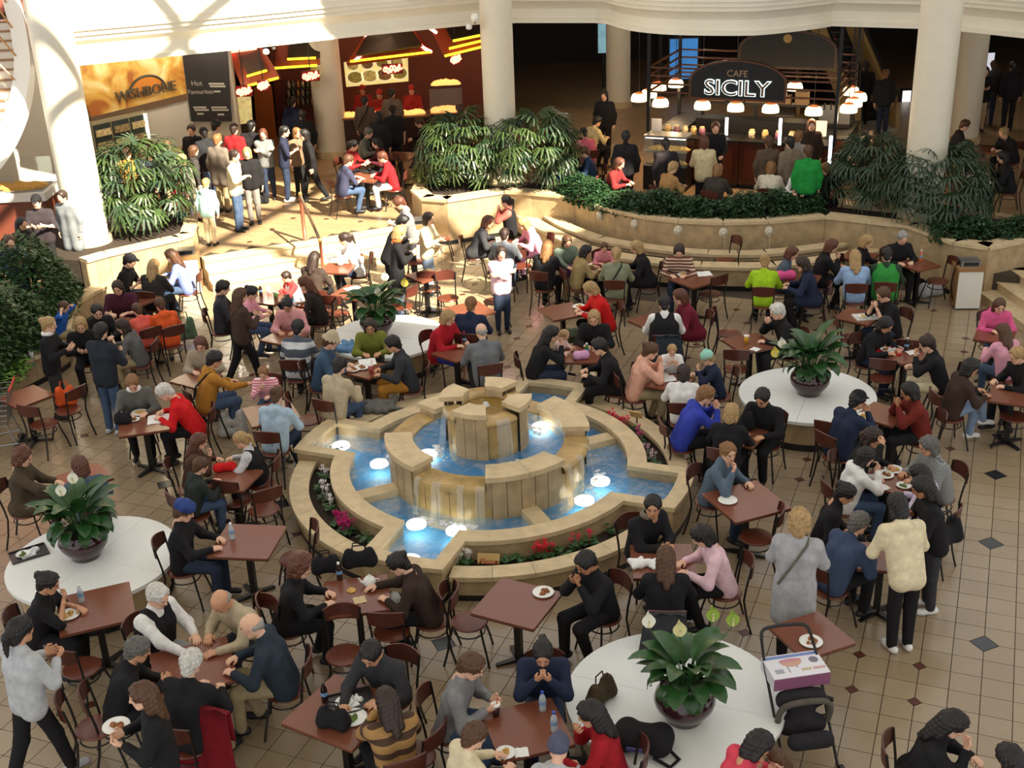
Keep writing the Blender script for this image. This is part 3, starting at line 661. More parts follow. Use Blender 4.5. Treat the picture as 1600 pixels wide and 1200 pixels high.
# ------------------------------------------------------------------ furniture prototypes
M_METAL = mat('black_tube', (22, 20, 20), 0.4)
M_SEATW = mat('red_brown_seat', (104, 52, 36), 0.32, noise=0.12, nscale=10)
M_BACKW = mat('dark_back_rail', (84, 42, 32), 0.35, noise=0.1, nscale=10)
M_TABLE = mat('walnut_laminate', (122, 72, 54), 0.22, noise=0.06, nscale=30)
M_TEDGE = mat('table_edge', (70, 38, 28), 0.4)
def chair_meshes():
    S = MB(); S.lathe([(0, 0.452), (0.16, 0.455), (0.188, 0.45), (0.195, 0.438), (0.185, 0.425), (0, 0.42)], 22); seat = autosmooth(S.mesh('seat', M_SEATW))
    B = MB(); n = 7; v = []; f = []
    for k in range(n):
        t = -1 + 2 * k / (n - 1); x = 0.185 * t; y = -0.235 - 0.055 * (1 - t * t)
        hh = 0.03 * (1 - t * t)
        v += [(x, y - 0.009, 0.70 - hh * 0.3), (x, y - 0.022, 0.845 + hh), (x, y - 0.004, 0.848 + hh), (x, y + 0.009, 0.70 - hh * 0.3)]
    for k in range(n - 1):
        for a in range(4): f.append((4 * k + a, 4 * k + (a + 1) % 4, 4 * k + 4 + (a + 1) % 4, 4 * k + 4 + a))
    f += [(3, 2, 1, 0), (4 * n - 4, 4 * n - 3, 4 * n - 2, 4 * n - 1)]
    back = autosmooth(B.add(v, f).mesh('backrest', M_BACKW))
    legs = []
    for s in (-1, 1): legs.append(autosmooth(MB().tube([(0.215 * s, 0.215, 0.0), (0.19 * s, 0.19, 0.15), (0.15 * s, 0.15, 0.33), (0.135 * s, 0.135, 0.435)], 0.0125, 6).mesh('leg', M_METAL)))
    for s in (-1, 1): legs.append(autosmooth(MB().tube([(0.19 * s, -0.27, 0.0), (0.175 * s, -0.215, 0.2), (0.165 * s, -0.18, 0.42), (0.17 * s, -0.195, 0.56), (0.188 * s, -0.24, 0.84)], 0.0125, 6).mesh('leg', M_METAL)))
    ring = autosmooth(MB().tube([(0.165 * math.cos(a), 0.165 * math.sin(a), 0.335) for a in np.linspace(0, 2 * math.pi, 18, endpoint=False)], 0.009, 5, closed=True).mesh('stretcher_ring', M_METAL))
    return seat, back, legs, ring
CH = chair_meshes()
N_CHAIR = 0
def chair(x, y, heading, label, z=0.0):
    """heading: degrees, 0 = sitter faces away from the viewer, 90 = faces right"""
    r = empty('cafe_chair', (x, y, z), -math.radians(heading)); tag(r, label, 'chair', 'cafe chairs')
    link('seat', CH[0], r); link('backrest', CH[1], r)
    for l in CH[2]: link('leg', l, r)
    link('stretcher_ring', CH[3], r)
    return r
TABLES = []
TBL = {}
def table_px(c1, c2, label, ztop=0.74, zf=0.0, size=None, edge=None):
    a, b = P(*c1, zf + ztop), P(*c2, zf + ztop); c = (a + b) / 2; d = (b - a)[:2]
    s = size or min(0.80, max(0.56, np.linalg.norm(d) / math.sqrt(2))); ang = math.atan2(d[1], d[0]) - math.pi / 4
    return table(c[0], c[1], ang, s, label, ztop, zf)
def table(x, y, ang, s, label, ztop=0.74, zf=0.0):
    s = round(s / 0.04) * 0.04; x0, y0 = x, y; ca, sa = math.cos(ang), math.sin(ang)
    for it in range(30):      # keep the top clear of the bodies seated round it
        for (px, py, r, nm, hx, hy, z) in SITTERS:
            if abs(z - zf) > 0.1: continue
            dx, dy = px - x, py - y; u, v = dx * ca + dy * sa, -dx * sa + dy * ca; h = s / 2; qu, qv = max(-h, min(h, u)), max(-h, min(h, v)); du, dv = u - qu, v - qv; d = math.hypot(du, dv)
            if d >= r: continue
            if d < 1e-6:
                if abs(u) > abs(v): du, dv, d = math.copysign(1, u), 0.0, -(h - abs(u)); 
                else: du, dv, d = 0.0, math.copysign(1, v), -(h - abs(v))
                nu, nv = du, dv
            else: nu, nv = du / d, dv / d
            k = (r - d) * 0.5; x -= (nu * ca - nv * sa) * k; y -= (nu * sa + nv * ca) * k
    m = math.hypot(x - x0, y - y0)
    if m > 0.28: x, y = x0 + (x - x0) * 0.28 / m, y0 + (y - y0) * 0.28 / m
    if s not in TBL:
        h = s / 2; e = 0.012
        T = MB(); T.prism([(-h + e, -h), (h - e, -h), (h, -h + e), (h, h - e), (h - e, h), (-h + e, h), (-h, h - e), (-h, -h + e)], 0, 0.026); top = T.mesh('tabletop', M_TABLE)
        K = MB(); h2 = h - 0.002; K.prism([(-h2, -h2), (h2, -h2), (h2, h2), (-h2, h2)], -0.012, -0.001); edge = K.mesh('edge_band', M_TEDGE)
        C = MB(); C.box(-0.035, 0.035, -0.035, 0.035, 0.05, ztop - 0.038); C.box(-0.14, 0.14, -0.03, 0.03, ztop - 0.06, ztop - 0.039); C.box(-0.03, 0.03, -0.14, 0.14, ztop - 0.0605, ztop - 0.0395); post = C.mesh('post', M_METAL)
        F = MB(); w = 0.26
        for a in range(4):
            ca, sa = math.cos(a * math.pi / 2 + math.pi / 4), math.sin(a * math.pi / 2 + math.pi / 4)
            q = [(0.0, -0.035), (w, -0.022), (w, 0.022), (0.0, 0.035)]
            v = [(x_ * ca - y_ * sa, x_ * sa + y_ * ca, 0.012) for x_, y_ in q] + [(x_ * ca - y_ * sa, x_ * sa + y_ * ca, 0.055 if x_ == 0 else 0.026) for x_, y_ in q]
            F.add(v, [(3, 2, 1, 0), (4, 5, 6, 7), (0, 1, 5, 4), (1, 2, 6, 5), (2, 3, 7, 6), (3, 0, 4, 7)]); F.lathe([(0, 0), (0.022, 0), (0.022, 0.012)], 8, ((w - 0.02) * ca, (w - 0.02) * sa, 0))
        TBL[s] = (top, edge, post, F.mesh('base', M_METAL))
    t = TBL[s]; r = empty('cafe_table', (x, y, zf), ang); tag(r, label, 'table', 'square brown cafe tables')
    o = link('tabletop', t[0], r, (0, 0, ztop - 0.026)); link('edge_band', t[1], o); link('post', t[2], r); link('base', t[3], r)
    TABLES.append((x, y, s, ang, label, zf)); return r
# white round islands
def island(c, rad, label, zt=0.5):
    r = empty('round_island', (c[0], c[1], 0), GRID); tag(r, label, 'island table', 'round white islands')
    b = MB(); b.lathe([(rad * 0.88, 0.10), (rad * 0.88, zt - 0.045)], 40); b.build('drum', M_STONE2, r, True)
    b = MB(); b.lathe([(0, 0.0), (rad * 0.885, 0.0), (rad * 0.885, 0.10), (0, 0.10)], 40); autosmooth(b.build('plinth', M_PLINTH, r, True).data)
    for k in range(4):
        a0, a1 = k * math.pi / 2 + 0.001, (k + 1) * math.pi / 2 - 0.001; pts = [(0.0, 0.0)] + [(rad * math.cos(t), rad * math.sin(t)) for t in np.linspace(a0, a1, 16)]
        off = 0.002; ca, sa = math.cos((a0 + a1) / 2) * off, math.sin((a0 + a1) / 2) * off
        b = MB(); b.prism([(x + ca, y + sa) for x, y in pts], zt - 0.045, zt); b.build('top_panel', M_WHITE, r)
    return r
def mid(p, q, z): a, b = P(*p, z), P(*q, z); return (a + b) / 2, np.linalg.norm(a - b) / 2
cR, rR = mid((1152, 608), (1373, 623), 0.5); cL, rL = mid((5, 904), (279, 842), 0.5); cFr, rFr = mid((882, 1087), (1229, 1090), 0.5)
cM, _ = mid((505, 526), (706, 524), 0.5)
ISL = 0.97
island(cR, ISL, 'round white island with a potted lily at right behind the fountain')
island(cL, ISL, 'round white island at left carrying a plant and a food tray')
island(cFr, 1.035, 'large round white island at bottom centre with plant and backpack')
island(cM, ISL, 'round white island behind the fountain, partly hidden by seated diners')

# ------------------------------------------------------------------ plants
M_POT = mat('oxblood_glaze', (58, 30, 34), 0.15, noise=0.2, nscale=6, coat=0.5)
def leaf_mat(name, rgb, rough=0.4):
    return mat(name, rgb, rough, noise=0.3, nscale=9)
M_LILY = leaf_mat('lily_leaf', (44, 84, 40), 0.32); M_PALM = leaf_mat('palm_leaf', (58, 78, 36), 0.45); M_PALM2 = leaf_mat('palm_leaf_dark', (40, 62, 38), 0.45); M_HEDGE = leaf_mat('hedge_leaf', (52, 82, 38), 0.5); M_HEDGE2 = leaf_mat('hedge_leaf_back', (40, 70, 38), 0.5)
def lily_leaf(L, W, droop):
    mb = MB(); n = 7; v = []; f = []
    # stalk then blade, curving outwards along +x
    def pt(t):
        ang = math.radians(72) - droop * t; return t
    x = z = 0.0; path = []; N = 12
    for k in range(N + 1):
        t = k / N; a = math.radians(80) - droop * t ** 1.3
        path.append((x, z, a)); x += L / N * math.cos(a); z += L / N * math.sin(a)
    s0 = 5
    mb.tube([(p[0], 0, p[1]) for p in path[:s0 + 1]], [0.006] * (s0 + 1), 4)
    for k in range(s0, N + 1):
        t = (k - s0) / (N - s0); w = W * (math.sin(math.pi * min(1, t * 0.93 + 0.07)) ** 0.75) if k < N else 0.004
        px, pz, a = path[k]; up = w * 0.35
        v += [(px - up * math.sin(a), -w, pz + up * math.cos(a)), (px, 0, pz), (px - up * math.sin(a), w, pz + up * math.cos(a))]
    for k in range(N - s0):
        b = 3 * k; f += [(b, b + 1, b + 4, b + 3), (b + 1, b + 2, b + 5, b + 4)]
    mb.add(v, f); return mb.mesh('leaf', M_LILY, True)
LEAVES = [lily_leaf(0.64, 0.085, 1.9), lily_leaf(0.54, 0.095, 2.3), lily_leaf(0.70, 0.08, 1.3), lily_leaf(0.46, 0.08, 2.8)]
def potted_lily(c, zt, label, blooms, seed, sc=1.0):
    rnd = random.Random(seed); r = empty('potted_lily', (c[0], c[1], zt)); tag(r, label, 'potted plant', 'potted peace lilies')
    b = MB(); b.lathe([(0, 0.0), (0.17, 0.0), (0.185, 0.05), (0.215, 0.08), (0.27, 0.16), (0.285, 0.22), (0.265, 0.29), (0.225, 0.325), (0.235, 0.345), (0.22, 0.35), (0.205, 0.32), (0.0, 0.30)], 28); b.build('pot', M_POT, r, True)
    MB().lathe([(0, 0.315), (0.21, 0.315)], 18).build('soil', M_SOIL, r)
    for k in range(46):
        ring = k / 46.0; a = k * 2.4 + rnd.uniform(-0.3, 0.3)
        o = link('leaf', LEAVES[0 if ring < 0.4 else (1 if ring < 0.7 else 3)] if k % 5 else LEAVES[2], r)
        s = sc * rnd.uniform(0.85, 1.15) * (1.12 - 0.25 * ring)
        o.location = (0.06 * math.cos(a), 0.06 * math.sin(a), 0.31); o.rotation_euler = (rnd.uniform(-0.15, 0.15), (ring - 0.35) * 0.75, a); o.scale = (s, s, s)
    for (x, y, z, col, tilt) in blooms:
        m = mat('spathe_' + col, dict(white=(244, 240, 226), cream=(226, 216, 160), green=(150, 176, 70), yellow=(232, 214, 90))[col], 0.45)
        f = MB(); f.tube([(x * 0.15, y * 0.15, 0.3), (x * 0.6, y * 0.6, z * 0.65 + 0.12), (x, y, z)], 0.005, 4, 1)
        v = []; n = 6
        for k in range(n + 1):
            t = k / n; w = 0.065 * math.sin(math.pi * min(1, t * 0.9 + 0.1)) if k < n else 0.002
            v += [(x - w, y - 0.01 + 0.03 * t, z + 0.15 * t), (x, y + 0.015 + 0.04 * t, z + 0.15 * t), (x + w, y - 0.01 + 0.03 * t, z + 0.15 * t)]
        ff = []
        for k in range(n): b_ = 3 * k; ff += [(b_, b_ + 1, b_ + 4, b_ + 3), (b_ + 1, b_ + 2, b_ + 5, b_ + 4)]
        f.add(v, ff); f.tube([(x, y - 0.015, z + 0.01), (x, y - 0.02, z + 0.09)], 0.009, 5, 2)
        f.build('bloom', [m, mat('lily_stem', (84, 120, 56), 0.5), mat('spadix', (236, 226, 170), 0.6)], r, True)
    return r
wp = P(1069, 1121, 0.5); potted_lily(wp, 0.5, 'potted peace lily with pale and green blooms on the bottom centre island', [(-0.30, 0.30, 0.80, 'white', 0), (-0.04, 0.12, 0.82, 'cream', 0), (0.30, 0.36, 0.80, 'green', 0), (0.48, 0.33, 0.76, 'green', 0)], 1, 0.92)
wp = P(1264, 614, 0.5); potted_lily(wp, 0.5, 'potted peace lily on the island at right behind the fountain', [(-0.42, 0.05, 0.70, 'white', 0), (-0.52, 0.0, 0.58, 'yellow', 0)], 2, 1.0)
wp = P(135, 868, 0.5); potted_lily(wp, 0.5, 'potted peace lily beside the food tray on the left island', [(-0.05, 0.18, 0.86, 'white', 0), (-0.14, 0.0, 0.80, 'white', 0)], 3, 1.0)
wp = P(590, 522, 0.5); potted_lily(wp, 0.5, 'potted peace lily on the island between the seated diners behind the fountain', [(0.18, 0.2, 0.86, 'white', 0), (0.5, 0.15, 0.76, 'yellow', 0), (0.08, -0.15, 0.72, 'white', 0)], 4, 1.0)

def fan_mesh(m, seed):
    rnd = random.Random(seed); mb = MB(); mb.tube([(0, 0, 0), (0.10, 0, 0.16), (0.24, 0, 0.24)], 0.006, 4)
    n = 11
    for k in range(n):
        a = math.radians(-105 + 210 * k / (n - 1)) + rnd.uniform(-0.06, 0.06); L = 0.30 * (1 - 0.25 * abs(k - 5) / 5) * rnd.uniform(0.9, 1.08); w = 0.0155
        ca, sa = math.cos(a), math.sin(a); pts = []
        for t, ww, dz in ((0, 0.006, 0), (0.45, w, 0.02), (0.85, w * 0.8, -0.05), (1.0, 0.006, -0.11)):
            x = 0.24 + L * t * ca; y = L * t * sa; z = 0.24 + dz - 0.03 * abs(a)
            pts += [(x + ww * sa, y - ww * ca, z), (x - ww * sa, y + ww * ca, z)]
        mb.add(pts, [(0, 1, 3, 2), (2, 3, 5, 4), (4, 5, 7, 6)])
    return mb.mesh('frond', m)
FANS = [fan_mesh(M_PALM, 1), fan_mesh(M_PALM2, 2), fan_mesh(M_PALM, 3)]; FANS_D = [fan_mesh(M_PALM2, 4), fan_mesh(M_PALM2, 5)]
def lady_palm(x, y, z, h, rad, label, n=80, seed=0, fans=None):
    rnd = random.Random(seed); fans = fans or FANS; r = empty('lady_palm', (x, y, z)); tag(r, label, 'palm', 'lady palms in the planters')
    for k in range(6):
        a = k * 1.05 + 0.3; q = rad * 0.35
        MB().tube([(q * math.cos(a) * 0.6, q * math.sin(a) * 0.6, -0.02), (q * math.cos(a) * 0.9, q * math.sin(a) * 0.9, h * 0.4), (q * math.cos(a), q * math.sin(a), h * 0.8)], 0.014, 5).build('stem', mat('palm_stem', (74, 62, 38), 0.8), r)
    for k in range(n):
        t = (k + 0.5) / n; ph = math.acos(1 - 1.5 * t) if t < 1 else math.pi; a = k * 2.39996 + rnd.uniform(-0.2, 0.2)
        rr = rad * 0.62 * math.sin(min(ph, 2.2)); zz = h * (0.46 + 0.36 * math.cos(ph))
        o = link('frond', fans[k % len(fans)], r); s = rnd.uniform(0.85, 1.25) * rad / 0.62
        o.location = (rr * math.cos(a), rr * math.sin(a), zz); o.rotation_euler = (rnd.uniform(-0.3, 0.3), (ph - 0.9) * 0.62 + rnd.uniform(-0.25, 0.2), a + rnd.uniform(-0.3, 0.3)); o.scale = (s, s, s)
    return r
def leaf_cloud(name, sampler, n, size, m, label, seed, cat='hedge', kind='stuff'):
    rnd = np.random.RandomState(seed); pts = sampler(rnd, n)
    a = rnd.uniform(0, 2 * np.pi, n); e = rnd.uniform(-0.9, 0.7, n); s = size * rnd.uniform(0.7, 1.4, n)
    d = np.stack([np.cos(a) * np.cos(e), np.sin(a) * np.cos(e), np.sin(e)], 1); up = np.array([0, 0, 1.0]); w = np.cross(d, up); w /= np.linalg.norm(w, axis=1)[:, None]
    v = np.stack([pts, pts + d * s[:, None] * 0.5 + w * s[:, None] * 0.28, pts + d * s[:, None], pts + d * s[:, None] * 0.5 - w * s[:, None] * 0.28], 1)
    me = bpy.data.meshes.new(name); nv = n * 4
    me.vertices.add(nv); me.vertices.foreach_set('co', v.reshape(-1).astype(np.float32))
    me.loops.add(nv); me.loops.foreach_set('vertex_index', np.arange(nv, dtype=np.int32))
    me.polygons.add(n); me.polygons.foreach_set('loop_start', np.arange(0, nv, 4, dtype=np.int32))
    me.materials.append(m); me.update(calc_edges=True); me.validate()
    o = link(name, me); tag(o, label, cat, kind=kind); return o
def plants():
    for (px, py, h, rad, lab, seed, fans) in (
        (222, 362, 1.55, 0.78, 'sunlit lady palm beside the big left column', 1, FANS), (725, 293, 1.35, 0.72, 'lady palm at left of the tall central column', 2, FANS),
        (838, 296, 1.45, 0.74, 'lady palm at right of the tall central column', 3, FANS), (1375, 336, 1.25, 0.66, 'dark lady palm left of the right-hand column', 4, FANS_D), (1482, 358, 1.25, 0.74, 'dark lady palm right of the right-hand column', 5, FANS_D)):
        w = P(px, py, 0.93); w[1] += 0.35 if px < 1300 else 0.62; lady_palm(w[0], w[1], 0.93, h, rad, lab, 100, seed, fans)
    # variegated shrub at the corner by the steps
    w = P(672, 292, 0.93)
    def blob(c, r):
        c = np.array(c); r = np.array(r)
        def f(rnd, n):
            d = rnd.normal(size=(n, 3)); d /= np.linalg.norm(d, axis=1)[:, None]; d[:, 2] = np.abs(d[:, 2]) * 1.15 - 0.15
            return c + d * r * rnd.uniform(0.6, 1.0, (n, 1)) ** 0.5
        return f
    leaf_cloud('variegated_shrub', blob((w[0], w[1] + 0.35, 1.0), (0.42, 0.4, 0.5)), 700, 0.11, leaf_mat('variegated_leaf', (140, 156, 84), 0.45), 'low yellow-green variegated shrub at the planter corner by the steps', 7, 'shrub')
    def along(line, hw, h0, h1, z0):
        L = [np.array(q[:2]) for q in line]; seg = np.array([np.linalg.norm(b - a) for a, b in zip(L[:-1], L[1:])]); cum = np.r_[0, np.cumsum(seg)]
        def f(rnd, n):
            t = rnd.uniform(0, cum[-1], n); k = np.clip(np.searchsorted(cum, t) - 1, 0, len(seg) - 1); u = (t - cum[k]) / seg[k]
            A = np.array(L)[k]; B = np.array(L)[k + 1]; p = A + (B - A) * u[:, None]
            d = (B - A) / np.linalg.norm(B - A, axis=1)[:, None]; nn = np.stack([-d[:, 1], d[:, 0]], 1)
            ang = rnd.uniform(0, np.pi, n); bump = 0.85 + 0.18 * np.sin(t * 3.1) + 0.1 * np.sin(t * 7.7 + 1)
            r = rnd.uniform(0.6, 1, n) ** 0.5
            return np.c_[p + nn * (np.cos(ang) * hw * r)[:, None], z0 + np.sin(ang) * r * (h0 + (h1 - h0) * t / cum[-1]) * bump]
        return f
    ln = [np.array([q[0], q[1] + 0.68]) for q in RW[5:13]]
    leaf_cloud('hedge', along(ln, 0.5, 0.42, 0.5, 0.9), 15000, 0.085, M_HEDGE2, 'long dark green hedge in the planter above the lion mask wall', 5)
    ln2 = [np.array([RW[14][0] - 0.2, RW[14][1] + 0.75]), np.array([RW[15][0] + 0.3, RW[15][1] + 0.8]), np.array([9.9, 21.9])]
    leaf_cloud('hedge', along(ln2, 0.5, 0.35, 0.4, 0.9), 3500, 0.09, M_HEDGE2, 'low dark shrubbery in the planter at the right edge', 6)
    lh = [np.array([-8.7, 16.2]), np.array([-8.75, 17.6]), np.array([-8.55, 19.2]), np.array([-8.6, 20.6]), np.array([-8.75, 21.7])]
    leaf_cloud('hedge', along(lh, 0.85, 1.25, 1.5, 0.42), 21000, 0.10, M_HEDGE, 'big bushy green hedge in the left planter', 8)
    lf = [np.array([-7.9, 18.35]), np.array([-7.95, 17.7]), np.array([-8.2, 17.2])]
    leaf_cloud('ground_cover', along(lf, 0.18, 0.22, 0.22, 0.42), 500, 0.10, leaf_mat('bright_leaf', (110, 150, 60), 0.5), 'bright green low leaves at the front of the left planter', 9, 'plant')
plants()
# ------------------------------------------------------------------ people: smooth implicit bodies meshed with surface nets
def snets(F, org, res):
    S = F < 0
    nx, ny, nz = F.shape
    num = np.zeros((nx - 1, ny - 1, nz - 1, 3), np.float32); cnt = np.zeros((nx - 1, ny - 1, nz - 1), np.float32)
    quads_src = []
    for ax in range(3):
        sl0 = [slice(None)] * 3; sl1 = [slice(None)] * 3; sl0[ax] = slice(0, -1); sl1[ax] = slice(1, None)
        f0 = F[tuple(sl0)]; f1 = F[tuple(sl1)]; s0 = S[tuple(sl0)]; cr = s0 != S[tuple(sl1)]
        idx = np.argwhere(cr)
        if not len(idx): continue
        a = f0[cr]; b = f1[cr]; t = a / (a - b); pos = idx.astype(np.float32); pos[:, ax] += t
        o1, o2 = [q for q in range(3) if q != ax]
        for d1 in (0, -1):
            for d2 in (0, -1):
                c = idx.copy(); c[:, o1] += d1; c[:, o2] += d2
                ok = (c[:, o1] >= 0) & (c[:, o2] >= 0) & (c[:, 0] < nx - 1) & (c[:, 1] < ny - 1) & (c[:, 2] < nz - 1)
                c2 = c[ok]; lin_ = np.ravel_multi_index(c2.T, cnt.shape)
                num.reshape(-1, 3)[lin_] += pos[ok]; cnt.reshape(-1)[lin_] += 1      # at most one hit per cell in each pass
        quads_src.append((ax, o1, o2, idx, s0[cr]))
    m = cnt > 0; vid = -np.ones(cnt.shape, np.int64); vid[m] = np.arange(m.sum())
    V = num[m] / cnt[m][:, None] * res + org
    Q = []
    for ax, o1, o2, idx, sg in quads_src:
        ok = (idx[:, o1] > 0) & (idx[:, o2] > 0) & (idx[:, o1] < cnt.shape[o1]) & (idx[:, o2] < cnt.shape[o2])
        idx = idx[ok]; sg = sg[ok]
        c = []
        for d1, d2 in ((-1, -1), (0, -1), (0, 0), (-1, 0)):
            q = idx.copy(); q[:, o1] += d1; q[:, o2] += d2; c.append(vid[q[:, 0], q[:, 1], q[:, 2]])
        q = np.stack(c, 1); flip = sg if ax != 1 else ~sg
        q[~flip] = q[~flip][:, ::-1]
        Q.append(q)
    return V, (np.concatenate(Q) if Q else np.zeros((0, 4), np.int64))
def field(prims, res, k=0.03, cut=(), scale=(1, 1, 1)):
    A = np.array(prims, np.float32)
    lo = np.minimum(A[:, 0:3] - A[:, 3:4], A[:, 4:7] - A[:, 7:8]).min(0) - 2.5 * res; hi = np.maximum(A[:, 0:3] + A[:, 3:4], A[:, 4:7] + A[:, 7:8]).max(0) + 2.5 * res
    n = np.ceil((hi - lo) / res).astype(int) + 1
    F = np.full(n, 0.2, np.float32); ax = [lo[i] + res * np.arange(n[i], dtype=np.float32) for i in range(3)]
    def ev(p, F, op):
        a, ra, b, rb = p[0:3], p[3], p[4:7], p[7]; R = max(ra, rb) + k + 3 * res
        i0 = np.clip(((np.minimum(a, b) - R - lo) / res).astype(int), 0, n); i1 = np.clip(((np.maximum(a, b) + R - lo) / res).astype(int) + 2, 0, n)
        if (i1 <= i0).any(): return
        X = ax[0][i0[0]:i1[0], None, None] - a[0]; Y = ax[1][None, i0[1]:i1[1], None] - a[1]; Z = ax[2][None, None, i0[2]:i1[2]] - a[2]
        d = b - a; dd = float(d @ d) + 1e-9
        h = np.clip((X * d[0] + Y * d[1] + Z * d[2]) / dd, 0, 1)
        ds = np.sqrt((X - h * d[0]) ** 2 + (Y - h * d[1]) ** 2 + (Z - h * d[2]) ** 2) - (ra + h * (rb - ra))
        G = F[i0[0]:i1[0], i0[1]:i1[1], i0[2]:i1[2]]
        if op == 'u':
            hh = np.maximum(k - np.abs(G - ds), 0) / k; G[...] = np.minimum(G, ds) - hh * hh * k * 0.25
        else: G[...] = np.maximum(G, -ds)
    for p in A: ev(p, F, 'u')
    for p in np.array(cut, np.float32).reshape(-1, 8): ev(p, F, 'c')
    return F, lo
def sdf(prims, res, k=0.03, cut=()):
    F, lo = field(prims, res, k, cut); return snets(F, lo, res)
def np_mesh(name, V, Q, mats, mi=None, smooth=True):
    me = bpy.data.meshes.new(name); V = np.asarray(V, np.float32); Q = np.asarray(Q, np.int32); nq = len(Q)
    me.vertices.add(len(V)); me.vertices.foreach_set('co', V.reshape(-1)); me.loops.add(nq * 4); me.loops.foreach_set('vertex_index', Q.reshape(-1))
    me.polygons.add(nq); me.polygons.foreach_set('loop_start', np.arange(0, nq * 4, 4, dtype=np.int32))
    for m in mats: me.materials.append(m)
    if mi is not None: me.polygons.foreach_set('material_index', np.asarray(mi, np.int32))
    me.polygons.foreach_set('use_smooth', np.full(nq, smooth)); me.update(calc_edges=True); return me
def seg(a, ra, b, rb): return [*a, ra, *b, rb]

# --- templates
def head_template(res):
    pr = [seg((0, -0.018, 0.032), 0.086, (0, 0.012, 0.03), 0.080), seg((0, 0.012, 0.0), 0.072, (0, 0.03, -0.05), 0.056), seg((-0.022, 0.05, -0.078), 0.028, (0.022, 0.05, -0.078), 0.028), seg((0, 0.066, -0.088), 0.018, (0, 0.055, -0.07), 0.025),
          seg((-0.03, 0.062, -0.012), 0.03, (0.03, 0.062, -0.012), 0.03), seg((-0.03, 0.07, 0.03), 0.022, (0.03, 0.07, 0.03), 0.022),
          seg((-0.05, 0.0, -0.05), 0.03, (-0.03, 0.045, -0.08), 0.024), seg((0.05, 0.0, -0.05), 0.03, (0.03, 0.045, -0.08), 0.024),
          seg((0, -0.025, -0.06), 0.052, (0, -0.035, -0.19), 0.056)]
    fine = [seg((0, 0.092, 0.012), 0.008, (0, 0.107, -0.022), 0.013), seg((-0.018, 0.082, -0.054), 0.008, (0.018, 0.082, -0.054), 0.008)] + [seg((s * 0.079, -0.006, 0.018), 0.012, (s * 0.078, -0.008, -0.025), 0.010) for s in (-1, 1)]
    F, lo = field(pr, res, 0.03)
    F2, lo2 = field(pr + fine, res, 0.012)
    V, Q = sdf(pr + fine, res, 0.016)
    V[:, 0] *= 0.93
    c = V[Q].mean(1); x, y, z = np.abs(c[:, 0]), c[:, 1], c[:, 2]; mi = np.zeros(len(Q), int)
    mi[(x > 0.014) & (x < 0.043) & (z > 0.002) & (z < 0.016) & (y > 0.06)] = 1
    mi[(x > 0.012) & (x < 0.046) & (z > 0.022) & (z < 0.034) & (y > 0.06)] = 2
    mi[(x < 0.024) & (z > -0.063) & (z < -0.046) & (y > 0.07)] = 3
    return V, Q, mi
def hand_template(res, curl):
    """right hand: wrist at origin, fingers along +Y, palm faces -Z, thumb on the -X side"""
    pr = [seg((-0.022, 0.02, 0), 0.016, (-0.028, 0.078, 0), 0.014), seg((0.0, 0.01, 0), 0.018, (0.0, 0.082, 0), 0.014), seg((0.02, 0.015, 0), 0.016, (0.025, 0.075, 0), 0.013), seg((0, -0.03, 0), 0.026, (0, 0.01, 0), 0.022)]
    for x, L, y0 in ((-0.031, 0.072, 0.078), (-0.0105, 0.082, 0.084), (0.0105, 0.075, 0.080), (0.031, 0.058, 0.072)):
        p = np.array([x, y0, 0.0]); a = 0.15 + curl * 0.3
        for k, f in enumerate((0.45, 0.3, 0.25)):
            q = p + L * f * np.array([0.08 * x / 0.03, math.cos(a), -math.sin(a)]); pr.append(seg(p, 0.0098 - 0.0010 * k, q, 0.0093 - 0.0012 * k)); p = q; a += curl
    p = np.array([-0.028, 0.022, -0.004]); q = p + np.array([-0.030, 0.026, -0.010]); r = q + np.array([-0.008 + 0.01 * curl, 0.028, -0.006 - 0.01 * curl]); pr += [seg(p, 0.014, q, 0.0115), seg(q, 0.0115, r, 0.0085)]
    return sdf(pr, res, 0.008)
HEADS = {0: head_template(0.0105), 1: head_template(0.0135), 2: head_template(0.021)}
HANDS = {(l, c): hand_template(r, cv) for l, r in ((0, 0.0066), (1, 0.0088), (2, 0.0125)) for c, cv in (('relax', 0.35), ('grip', 0.95))}
def ell(pts, sx=0.93): return pts
